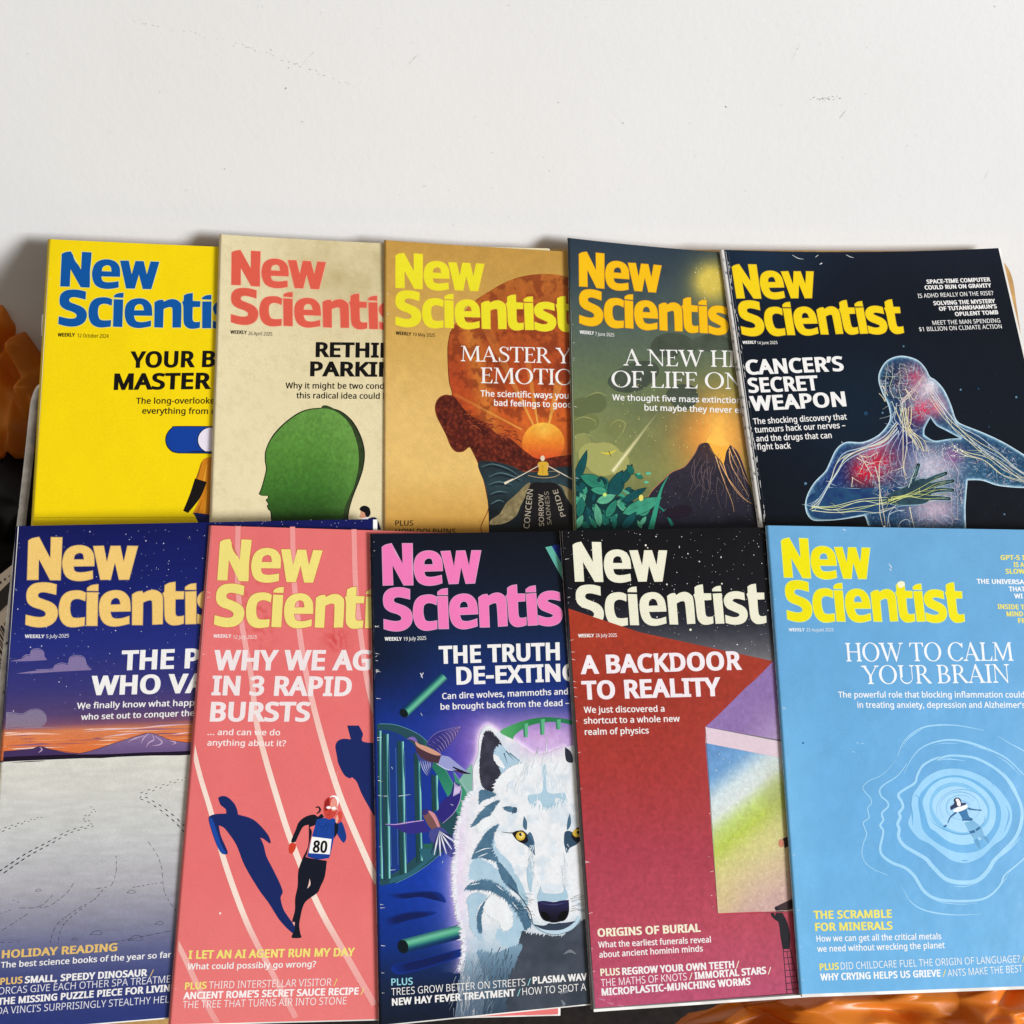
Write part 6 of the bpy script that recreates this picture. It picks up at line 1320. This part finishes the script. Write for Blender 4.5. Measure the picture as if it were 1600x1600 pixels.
# face
P.poly(f([(905, 215, 1), (935, 240), (945, 290), (915, 288), (905, 255)]), (44, 48, 62))
P.poly(f([(800, 290, 1), (812, 330), (818, 440), (900, 445), (905, 480), (860, 470), (845, 510), (800, 515), (775, 480), (735, 500), (720, 458), (790, 440), (792, 340)]), (172, 202, 218))
fur([(722, 470), (760, 496), (810, 506), (860, 490), (905, 470)], 262, 26, [(172, 202, 218), (150, 186, 206)], 34, 1.6, 5, 10); fur([(730, 440), (810, 400), (900, 430)], 90, 50, [(238, 240, 242), (226, 232, 238)], 34, 1.6, 22, 12); fur([(600, 430), (700, 330), (800, 300), (900, 310)], 75, 60, [(240, 242, 244), (226, 232, 238), (214, 224, 232)], 40, 1.6, 30, 10)
P.poly(f([(650, 515, 1), (665, 520), (660, 545), (640, 540)]), (60, 90, 112))
for pts in [[(700, 560, 1), (715, 590), (712, 630), (695, 610)], [(730, 640), (752, 690), (752, 755, 1), (725, 720), (705, 690)], [(930, 545, 1), (935, 600), (915, 630), (918, 580)], [(905, 640), (925, 690), (920, 745, 1), (900, 700)]]: P.poly(f(pts), (74, 108, 134))
P.poly(f([(905, 640), (940, 640), (975, 690), (930, 720), (912, 745), (902, 690)]), (50, 76, 98)); P.poly(f([(700, 640), (745, 690), (755, 758, 1), (720, 715), (690, 690)]), (56, 88, 114))
P.poly(f([(640, 645, 1), (665, 634), (690, 636), (712, 655), (720, 685), (700, 698), (675, 688), (655, 670)]), (22, 22, 28)); P.poly(disc(683 / 3.2 + 600, 660 / 3.2 + 1100, 7.3, 7.0), (216, 178, 66), False); P.poly(disc(686 / 3.2 + 600, 657 / 3.2 + 1100, 4.6, 4.6), (240, 214, 110), False); P.poly(disc(683 / 3.2 + 600, 652 / 3.2 + 1100, 2.5, 2.6), (14, 14, 16), False); P.discs([(689 / 3.2 + 600, 650 / 3.2 + 1100, 1.0)], (250, 250, 250), 8)
P.stroke(f([(590, 640), (640, 645), (690, 634), (722, 660)]), .6, 1.4, (24, 24, 30), wm=1.6)
P.poly(f([(935, 660, 1), (950, 630), (985, 618), (1010, 680, 1), (960, 690)]), (22, 22, 28)); P.poly(disc(965 / 3.2 + 600, 645 / 3.2 + 1100, 7, 6.4), (216, 178, 66), False); P.poly(disc(972 / 3.2 + 600, 642 / 3.2 + 1100, 2.6, 2.8), (14, 14, 16), False)
for pts in [[(735, 780, 1), (745, 850), (735, 940), (720, 900), (715, 830)], [(655, 850), (690, 900), (720, 990), (700, 1020), (672, 940)], [(785, 910, 1), (800, 945), (890, 945), (900, 905, 1), (920, 970), (860, 985), (770, 985)]]: P.poly(f(pts), (168, 198, 214))
fur([(742, 690), (738, 780), (746, 900)], 255, 30, [(200, 218, 228), (222, 230, 236)], 34, 1.2, 8, 8); fur([(902, 700), (906, 800), (900, 900)], 285, 30, [(214, 224, 232), (226, 232, 238)], 26, 1.2, 8, 8)
P.poly(f([(720, 1050, 1), (740, 1090), (800, 1120), (860, 1130), (930, 1110), (970, 1060, 1), (985, 1080), (940, 1130), (870, 1152), (800, 1145), (745, 1110)]), (188, 212, 226))
P.poly(f([(740, 1100, 1), (800, 1108), (840, 1090), (890, 1095), (960, 1085, 1), (900, 1125), (840, 1132), (790, 1125)]), (52, 64, 82))
P.poly(f([(768, 988, 1), (800, 984), (850, 990), (890, 982), (924, 980, 1), (925, 1040), (905, 1080), (860, 1092), (830, 1090), (795, 1078), (775, 1040)]), lambda p: grad(p[:, 1], [(1406, (44, 42, 88)), (1425, (28, 26, 50)), (1442, (14, 14, 20))]))
P.poly(f([(785, 1040), (815, 1045), (832, 1075), (805, 1078)]), (8, 8, 10)); P.poly(f([(880, 1045), (918, 1035), (905, 1072), (870, 1082)]), (8, 8, 10)); P.stroke(f([(790, 998), (850, 1004), (905, 994)]), .4, .4, (72, 74, 120), wm=1.4)
P.stroke(f([(715, 1048), (745, 1100), (800, 1142), (870, 1152), (945, 1125), (985, 1075)]), .8, .8, (40, 52, 66)); P.stroke(f([(806, 1090), (850, 1096), (890, 1088)]), 1.2, 1.2, (226, 232, 238))
for i in range(34):
    x, y = (rg.uniform(690, 760), rg.uniform(950, 1060)) if i < 22 else (rg.uniform(930, 985), rg.uniform(950, 1060)); s = -1 if i < 22 else 1
    L = rg.uniform(30, 90); P.stroke(f([(x, y), (x + s * L * .5, y - L * .12), (x + s * L, y + rg.uniform(-30, 20))]), .5, .15, (40, 52, 66))
P.stroke(f([(620, 900), (680, 960), (730, 1040), (745, 1100)]), .8, .6, (40, 60, 80), wm=1.6)
for a in [[(880, 1450), (900, 1440), (940, 1430)], [(885, 1480), (900, 1500), (890, 1520)], [(900, 1250), (930, 1235), (960, 1250)]]: P.stroke(f(a), 1, 1, (120, 126, 134), wm=5)
P.stroke(g([(362, 55), (378, 92)]), 1.4, .8, (230, 232, 236)); P.stroke(g([(384, 52), (366, 84)]), 1, .8, (230, 232, 236)); P.stroke(g([(365, 350), (376, 370)]), 1, .6, (206, 206, 214))
for a in [(200, 960, 288, 948), (120, 960, 60, 958), (585, 1020, 605, 1028), (135, 1505, 180, 1500), (528, 1435, 520, 1455), (150, 745, 158, 762)]: P.stroke(g([a[:2], a[2:]]), 1.0, .4, (200, 216, 226))
P.masthead([(598.3, 914.2), (751.1, 860.5), (600.3, 983.1), (792.8, 978.9), (644.3, 850)], (238, 122, 182), (214, 160, 196), 13)
dateline(P, '19 July 2025', (601, 1001), (628, 1001), (630.5, 1001), (666, 999.5), 5.6, WHITE)
TEAL = (150, 214, 222)
lines(P, [('THE TRUTH', (686, 1037.5), (875, 1031.5), 28, WHITE, 'bold'), ('DE-EXTINC', (713.5, 1070), (876, 1065), 28, WHITE, 'bold', 8), ('Can dire wolves, mammoths and', (691, 1092.5), (887.5, 1085), 9.6, WHITE, 'semi'), ('be brought back from the dead –', (688.5, 1109), (879, 1103), 9.6, WHITE, 'semi', 29),
          ('PLUS', (611.5, 1540), (645, 1538.5), 11, TEAL, 'semi'), ('TREES GROW BETTER ON STREETS', (611.5, 1555.5), (821, 1540), 11.2, WHITE, 'light'), ('/', (824, 1540), (830, 1539.6), 11, TEAL, 'light'), ('PLASMA WAV', (832.5, 1537.5), (917.5, 1531.5), 11.2, WHITE, 'bold'),
          ('NEW HAY FEVER TREATMENT', (612.5, 1571.5), (805, 1556.5), 11.4, WHITE, 'bold'), ('/', (808, 1556.6), (814, 1556), 11, TEAL, 'light'), ('HOW TO SPOT A', (816.5, 1555), (916, 1547.5), 11.2, WHITE, 'light')])
P.nicks(80, (236, 234, 230), 1.2); P.build((232, 230, 226), .005)

# ---- red doorway -------------------------------------------------------------
P = Page('brick red magazine with cream masthead, starry top and a bright open doorway', [(875, 829), (1380, 821), (1466, 1540), (924.5, 1577)], LOW_LIFT + .0008, LOWDROP, 9, 0, INKROUGH)
f = crop(1090, 1080, 3.2)
def ground(p):
    c = grad(p[:, 1], [(829, (12, 12, 16)), (930, (16, 17, 24)), (975, (40, 42, 52)), (1015, (92, 92, 98)), (1035, (120, 116, 118))])
    return c * (.9 + .2 * fbm(p, 5, 3)[:, None])
P.paint(ground, 120, 160)
rg = np.random.default_rng(31)
P.discs([(rg.uniform(878, 1230), rg.uniform(830, 1030), rg.choice([.35, .5, .75, 1.1], p=[.5, .3, .15, .05])) for _ in range(330)], (226, 226, 222), 7)
P.discs([(1009, 852, 1.6), (1012, 856, 1), (1079, 984, 1.9), (1042, 913, 1.3), (1128, 912, 1.3)], (240, 236, 220), 9)
P.masthead([(898.3, 910.7), (1042.1, 858.7), (901.9, 974.1), (1087.2, 976.8), (939.7, 847.6)], (234, 232, 208), None)
red = lambda p: grad(p[:, 1], [(955, (166, 58, 36)), (1080, (160, 54, 40)), (1200, (166, 56, 52)), (1330, (170, 62, 76)), (1440, (180, 72, 90)), (1575, (182, 80, 112))]) * (.88 + .24 * fbm(p, 3.5, 5)[:, None])
P.poly([(880, 951.5, 1), (1000, 988, 1), (1208, 1033, 1), (1206, 1060, 1), (1103, 1136, 1), (1122, 1427, 1), (1500, 1420, 1), (1520, 1560, 1), (1463, 1537, 1), (926, 1575, 1)], red, step=4.5)
P.poly([(1208, 1033, 1), (1240, 1020, 1), (1300, 1100, 1), (1300, 1170, 1), (1102, 1136, 1)], lambda p: blend(np.tile(np.array((140., 112., 168.)), (len(p), 1)), (184, 162, 196), .8 * np.clip((p[:, 0] - 1160) / 60, 0, 1) * np.clip((p[:, 1] - 1090) / 60, 0, 1)) * (.9 + .2 * fbm(p, 4, 2)[:, None]), step=4)
P.poly([(1102, 1136, 1), (1300, 1174, 1), (1300, 1200, 1), (1102.5, 1161, 1)], (222, 200, 210))
def door(p):
    t = (p[:, 1] - 1160) + (p[:, 0] - 1100) * -.62 
    c = blend(np.tile(np.array((104., 152., 200.)), (len(p), 1)), (86, 130, 190), fbm(p, 10, 2))
    u = p[:, 1] + .78 * (p[:, 0] - 1100)                     # bands run up to the right
    c = grad(u, [(1165, (96, 142, 196)), (1225, (112, 160, 206)), (1262, (206, 220, 222)), (1290, (214, 222, 218)), (1318, (190, 208, 120)), (1345, (184, 200, 84)), (1378, (204, 200, 128)), (1420, (212, 200, 140)), (1520, (216, 192, 150))])
    c = blend(c, (198, 160, 160), .8 * np.clip((p[:, 1] - 1330 + (p[:, 0] - 1180) * .5) / 90, 0, 1)); c = blend(c, (150, 150, 110), .5 * glow(p, (1212, 1240), 18, 0, 40))
    c = blend(c, (214, 196, 132), .5 * glow(p, (1130, 1400), 24, 0, 40))
    return c * (.9 + .2 * fbm(p, 3, 5)[:, None])
P.poly([(1102.5, 1161, 1), (1300, 1200, 1), (1320, 1420, 1), (1122, 1427.5, 1)], door, step=3.5)
P.discs([(rg.uniform(1105, 1235), rg.uniform(1170, 1420), rg.uniform(.3, .8)) for _ in range(150)], (240, 234, 200), 6)
P.stroke([(1102, 1137), (1121, 1427)], .8, .8, (110, 50, 60), False); P.stroke([(1122, 1427.5), (1320, 1420)], 1.2, 1.2, (206, 70, 80), False)
P.poly(f([(425, 738, 1), (520, 690, 1), (520, 745, 1), (435, 785, 1)]), (60, 46, 44)); P.poly(disc(418 / 3.2 + 1090, 760 / 3.2 + 1080, 4.6, 6.6), (198, 130, 104), False)
P.poly(f([(388, 1078, 1), (520, 1015, 1), (530, 1070, 1), (420, 1105, 1)]), (58, 42, 46)); P.discs([(1230 + 8, 1402, 1), (1242, 1398, .8)], (150, 120, 110), 8)
P.poly(f([(385, 1082), (398, 1075), (405, 1090), (425, 1110), (450, 1160), (462, 1220), (462, 1290, 1), (425, 1290, 1), (415, 1230), (405, 1160), (390, 1145), (370, 1125), (366, 1108), (380, 1105), (385, 1125, 1), (392, 1105)]), (26, 26, 34))
dk = (64, 34, 54)
for a, b in [((428, 1290), (446, 1512)), ((464, 1290), (512, 1505)), ((446, 1300), (478, 1508))]: P.stroke(f([a, b]), 1.4, 1.4, dk, False)
for k in range(7):
    t = (k + .4) / 7; P.stroke(f([(428 + 18 * t, 1290 + 222 * t), (464 + 48 * t, 1286 + 219 * t)]), 1.2, 1.2, dk, False)
for x, y in [(935, 1560), (948, 1566), (965, 1570)]: P.stroke([(x, y), (x + 10, y + 3)], 1, 3, (196, 120, 150))
dateline(P, '26 July 2025', (903.5, 996), (928.5, 995.5), (931, 995.5), (964, 995), 5.4, WHITE)
CR = (240, 234, 206)
lines(P, [('A BACKDOOR', (907.5, 1053.5), (1160, 1046.5), 29.5, (240, 232, 236), 'bold'), ('TO REALITY', (910, 1093.5), (1127.5, 1087.5), 29.5, (240, 232, 236), 'bold'),
          ('We just discovered a', (912.5, 1114), (1038.5, 1112), 9.8, WHITE, 'semi'), ('shortcut to a whole new', (912.5, 1131), (1062.5, 1127.5), 9.8, WHITE, 'semi'), ('realm of physics', (914, 1148.5), (1014, 1146), 9.8, WHITE, 'semi'),
          ('ORIGINS OF BURIAL', (934, 1464), (1095, 1456), 13, CR, 'bold'), ('What the earliest funerals reveal', (935, 1481), (1111, 1472.5), 9.6, WHITE, 'semi'), ('about ancient hominin minds', (936.5, 1496.5), (1098.5, 1486.5), 9.6, WHITE, 'semi'),
          ('PLUS', (938.5, 1525), (969, 1523.5), 11.4, CR, 'bold'), ('REGROW YOUR OWN TEETH', (972.5, 1523.5), (1147.5, 1512.5), 11.4, WHITE, 'bold'), ('/', (1150, 1513), (1156, 1512.6), 11.4, CR, 'light'),
          ('THE MATHS OF KNOTS', (939.4, 1541.5), (1073.5, 1531.3), 11.4, (246, 232, 236), 'light'), ('/', (1077, 1531.5), (1083, 1531), 11.4, CR, 'light'), ('IMMORTAL STARS', (1085.6, 1530.3), (1197.5, 1521.7), 11.4, WHITE, 'bold'), ('/', (1200, 1522.4), (1206, 1522), 11.4, CR, 'light'),
          ('MICROPLASTIC-MUNCHING WORMS', (940.5, 1556), (1173, 1538.8), 11.6, WHITE, 'bold')])
P.nicks(70, (232, 226, 222), 1.1); P.build((210, 202, 198), .005, .006)

# ---- sky blue ----------------------------------------------------------------
P = Page('sky blue magazine with yellow masthead and pale ripples round a floating woman', [(1197, 821), (1672, 829), (1757, 1535), (1250, 1553.5)], LOW_LIFT + .0010, LOWDROP, 10)
f = crop(1320, 1110, 4.85)
def ground(p):
    c = grad(p[:, 1], [(820, (108, 168, 212)), (1000, (103, 168, 216)), (1200, (104, 171, 219)), (1550, (108, 178, 226))])
    c = blend(c, (100, 168, 222), .5 * glow(p, (1480, 1260), 120)); c = blend(c, (132, 196, 238), .5 * np.clip((1290 - p[:, 0]) / 70, 0, 1) * np.clip((p[:, 1] - 1050) / 150, 0, 1))
    return c * (.97 + .06 * fbm(p, 30, 3)[:, None])
P.paint(ground, 110, 130)
RP = (160, 212, 244)
def ripple(pts, w0, w1=None, wm=None, c=RP): P.stroke(f(pts), w0, w1 if w1 is not None else w0, c, wm=wm, n=9, step=3)
ripple([(325, 1248), (230, 1210), (160, 1160), (130, 1090), (140, 1010), (165, 940), (150, 890), (140, 850), (182, 815), (178, 775), (172, 740), (202, 700), (190, 660), (150, 615), (138, 580), (180, 535), (270, 495), (340, 435), (380, 380)], .8, .6, 1.8)
ripple([(398, 350), (430, 265), (490, 190), (590, 130), (700, 112), (830, 112), (950, 130), (1055, 152)], .8, .5, 2.6); ripple([(430, 290), (490, 205), (620, 118)], .4, .4, 1.6); ripple([(1160, 195), (1250, 250), (1360, 310), (1500, 420)], .6, .8, 1.8)
ripple([(450, 480), (490, 390), (560, 300), (650, 250), (760, 225), (860, 228), (980, 255), (1100, 300), (1220, 360), (1320, 450), (1420, 560)], .6, 1, 3.6); ripple([(470, 400), (430, 460), (380, 510), (300, 560), (265, 600), (275, 650), (320, 690), (328, 730), (285, 770), (282, 800), (292, 830), (268, 870), (290, 910), (285, 960), (268, 1040), (285, 1100), (360, 1155), (460, 1195), (530, 1260), (600, 1370), (700, 1430), (860, 1445), (1020, 1435), (1110, 1395), (1180, 1320), (1210, 1250), (1280, 1190), (1360, 1120), (1480, 1000)], 1.2, 2, 5.2)
ripple([(300, 1115), (400, 1170), (480, 1200)], .4, .4, 1.4); ripple([(600, 1390), (720, 1450), (870, 1468), (1000, 1462)], .4, .4, 1.4); ripple([(1170, 1340), (1230, 1260), (1240, 1230)], .4, .4, 1.4); ripple([(680, 258), (760, 248), (860, 252)], .3, .3, 1.2); ripple([(970, 268), (1050, 290), (1100, 318)], .3, .3, 1.6); ripple([(1140, 340), (1230, 395), (1330, 490)], .3, .3, 1.6)
ripple([(700, 372), (780, 345), (880, 345), (990, 362), (1110, 420), (1210, 500), (1290, 620), (1340, 740), (1335, 860), (1290, 970), (1200, 1070), (1130, 1140), (1080, 1220), (1000, 1290), (890, 1305), (770, 1280), (680, 1200), (620, 1130), (540, 1080), (450, 1025), (408, 960), (412, 900), (400, 860), (420, 810), (412, 775), (440, 735), (430, 690), (405, 640), (450, 600), (530, 550), (550, 490), (590, 420), (660, 375), (720, 355)], 3, 3, 7.0); ripple([(690, 385), (780, 368), (910, 382)], .4, .4, 2); ripple([(1195, 460), (1270, 560), (1330, 680)], .4, .4, 3); ripple([(820, 1330), (900, 1335), (980, 1320)], .4, .4, 1.6); ripple([(1330, 960), (1260, 1040), (1140, 1140)], 1, .5, 3); ripple([(430, 1010), (520, 1070), (600, 1110), (640, 1190)], .4, .4, 2)
ripple([(415, 1310), (450, 1370), (490, 1440), (570, 1500), (690, 1535), (860, 1550), (1035, 1542)], .4, .5, 2.6)
big = [(540, 600), (600, 520), (700, 460), (820, 440), (940, 460), (1060, 510), (1160, 590), (1230, 680), (1265, 760), (1260, 860), (1210, 960), (1130, 1020), (1080, 1070), (1020, 1120), (920, 1155), (820, 1140), (730, 1080), (640, 1010), (560, 970), (500, 900), (480, 850), (500, 780), (505, 700), (515, 640)]
P.poly(f(big), (150, 206, 242))
P.poly(f([(600, 600), (680, 530), (780, 495), (880, 495), (990, 530), (1090, 600), (1160, 690), (1185, 780), (1170, 880), (1120, 970), (1040, 1050), (930, 1080), (830, 1070), (740, 1030), (650, 970), (590, 900), (570, 800), (555, 700), (570, 640)]), (104, 176, 226))
P.poly(f([(600, 660), (650, 580), (740, 520), (850, 508), (950, 535), (1050, 600), (1120, 680), (1145, 770), (1130, 870), (1070, 950), (980, 1005), (880, 1018), (780, 990), (690, 920), (640, 880), (610, 780), (590, 700)]), (160, 212, 244))
P.poly(f([(660, 640), (720, 575), (820, 545), (920, 560), (1020, 620), (1085, 700), (1100, 780), (1075, 860), (1000, 920), (900, 942), (800, 920), (700, 865), (655, 800), (640, 720)]), (126, 192, 234))
P.poly(f([(680, 660), (740, 600), (830, 575), (920, 590), (1010, 645), (1070, 720), (1080, 790), (1050, 850), (980, 900), (890, 925), (790, 895), (720, 840), (675, 770), (665, 710)]), (166, 214, 245))
for cx, cy, rx, ry, a0, a1 in [(870, 740, 150, 122, 140, 400), (890, 760, 196, 160, 150, 420), (880, 735, 112, 92, 60, 330), (880, 745, 70, 60, 150, 420)]:
    P.stroke(f([(cx + rx * math.cos(math.radians(a)), cy + ry * math.sin(math.radians(a))) for a in np.linspace(a0, a1, 22)]), .3, .3, (106, 172, 218), wm=1.2, step=3)
for pts in [[(650, 815), (680, 860), (760, 905), (870, 938), (980, 925), (1050, 860), (1062, 800)], [(520, 640), (560, 660), (575, 760), (590, 850)], [(500, 700), (510, 780), (515, 870)], [(1225, 720), (1245, 800), (1210, 920)], [(1000, 470), (1100, 530), (1130, 580)], [(880, 1140), (940, 1138)]]: P.stroke(f(pts), .4, .4, (98, 166, 216), wm=2.6, step=3)
DB = (34, 96, 148)
P.poly(f([(905, 850, 1), (975, 835, 1), (1030, 885), (1060, 950), (1090, 1000), (1060, 990), (1010, 960), (1030, 1060, 1), (1005, 1040), (980, 980), (940, 920)]), (120, 178, 216)); P.poly(f([(975, 985, 1), (1010, 975), (1030, 1050, 1), (1012, 1040)]), (92, 156, 202)); P.poly(f([(1045, 955, 1), (1080, 960), (1095, 1010, 1), (1065, 985)]), (92, 156, 202))
P.poly(f([(945, 915, 1), (985, 905, 1), (990, 925, 1), (950, 935, 1)]), DB); P.poly(f([(990, 900, 1), (1022, 880, 1), (1030, 892, 1), (1000, 916, 1)]), DB)
P.poly(f([(860, 770, 1), (900, 755), (925, 745, 1), (940, 800), (970, 820, 1), (965, 838, 1), (895, 835, 1), (880, 800)]), (44, 114, 166)); P.stroke(f([(890, 832), (970, 824)]), 2, 2, DB)
P.stroke(f([(845, 772), (800, 810), (780, 855)]), 3.4, 1.4, DB); P.stroke(f([(930, 742), (975, 752), (1032, 756)]), 3.2, 1.2, DB); P.poly(f([(745, 882), (765, 866), (775, 872), (760, 886)]), DB); P.poly(f([(1010, 752), (1036, 752), (1034, 760), (1012, 760)]), DB)
P.poly(f([(830, 700), (825, 675), (850, 660), (875, 670), (888, 700), (915, 700), (918, 725), (880, 730), (835, 740), (805, 755), (800, 730), (822, 712)]), (24, 44, 92))
P.poly(f([(822, 765), (850, 735), (880, 728), (920, 715), (930, 732), (900, 755), (860, 768)]), (244, 246, 248)); P.poly(f([(838, 680), (855, 668), (872, 685), (880, 715), (868, 728), (848, 712)]), (246, 240, 240)); P.stroke(f([(832, 672), (842, 700), (850, 728)]), 1.2, .8, (14, 16, 34), wm=3)
P.masthead([(1224.6, 902.2), (1358.9, 856.5), (1230.4, 968.1), (1403.6, 971.5), (1262.9, 841.9)], (238, 226, 10), (206, 232, 150))
P.poly([(1402, 911), (1410, 908), (1414, 914), (1406, 919)], (246, 240, 200)); P.stroke([(1389, 881), (1394, 888)], .6, .6, (230, 240, 246), wm=1.4); P.stroke([(1390, 888), (1393, 892)], .5, .5, (230, 240, 246), wm=1.2); P.stroke([(1317, 827), (1322, 829)], 1, .5, (240, 244, 248)); P.discs([(1255, 1161, 1.7)], (44, 110, 160), 9)
for x, y in [(1337, 1160), (1331, 1174), (1345, 1161)]: P.stroke([(x, y), (x + 5, y + 1.5)], .5, .4, (170, 214, 242), wm=1.2)
dateline(P, '23 August 2025', (1232.5, 986.5), (1257.5, 986.5), (1260, 986.5), (1302.5, 986.5), 5.2, (226, 238, 246))
YB = (236, 226, 110); WB = (240, 244, 248)
lines(P, [('HOW TO CALM', (1322.5, 1033.5), (1551, 1032.5), 29, WB, 'serif', 10), ('YOUR BRAIN', (1347.5, 1069), (1578.5, 1066.5), 29, WB, 'serif'),
          ('The powerful role that blocking inflammation could', (1310, 1090), (1601, 1090), 9.4, WB, 'semi'), ('in treating anxiety, depression and Alzheimer’s', (1340, 1106), (1602, 1106), 9.4, WB, 'semi'),
          ('GPT-5 IS', (1563.5, 875), (1594, 875), 7.8, YB, 'bold', 5), ('IS A', (1584, 886), (1592, 886), 7.8, YB, 'bold', 2), ('SLOW', (1571.5, 896.5), (1602, 896.5), 7.8, YB, 'bold'),
          ('THE UNIVERSA', (1526.5, 912), (1601, 913), 7.6, WB, 'bold'), ('THAT', (1576.5, 924), (1602, 924), 7.6, WB, 'bold'), ('WI', (1585, 935), (1598.5, 935), 7.6, WB, 'bold'),
          ('INSIDE T', (1559, 951.5), (1601, 952.5), 7.8, YB, 'bold'), ('MIND', (1573, 963), (1599, 963), 7.8, YB, 'bold'), ('FR', (1591, 973.5), (1604, 974), 7.8, YB, 'bold'),
          ('THE SCRAMBLE', (1271.5, 1436), (1394, 1434), 13, YB, 'bold'), ('FOR MINERALS', (1274, 1455), (1395, 1452.5), 13, YB, 'bold'), ('How we can get all the critical metals', (1276, 1471.5), (1471, 1467.5), 9.8, WB, 'semi'), ('we need without wrecking the planet', (1277, 1487.5), (1476.5, 1481.5), 9.8, WB, 'semi'),
          ('PLUS', (1281, 1516.5), (1311, 1515), 11, YB, 'bold'), ('DID CHILDCARE FUEL THE ORIGIN OF LANGUAGE?', (1314, 1515), (1594, 1503.5), 11, WB, 'light'), ('/', (1597, 1504), (1602, 1503.6), 11, YB, 'light'),
          ('WHY CRYING HELPS US GRIEVE', (1282, 1532.5), (1470, 1526), 11.2, WB, 'bold'), ('/', (1473, 1526.4), (1479, 1526), 11, YB, 'light'), ('ANTS MAKE THE BEST', (1481, 1526), (1598, 1518.5), 11, WB, 'light')])
P.nicks(34, (214, 232, 244)); P.build((206, 222, 232), .004, .007)
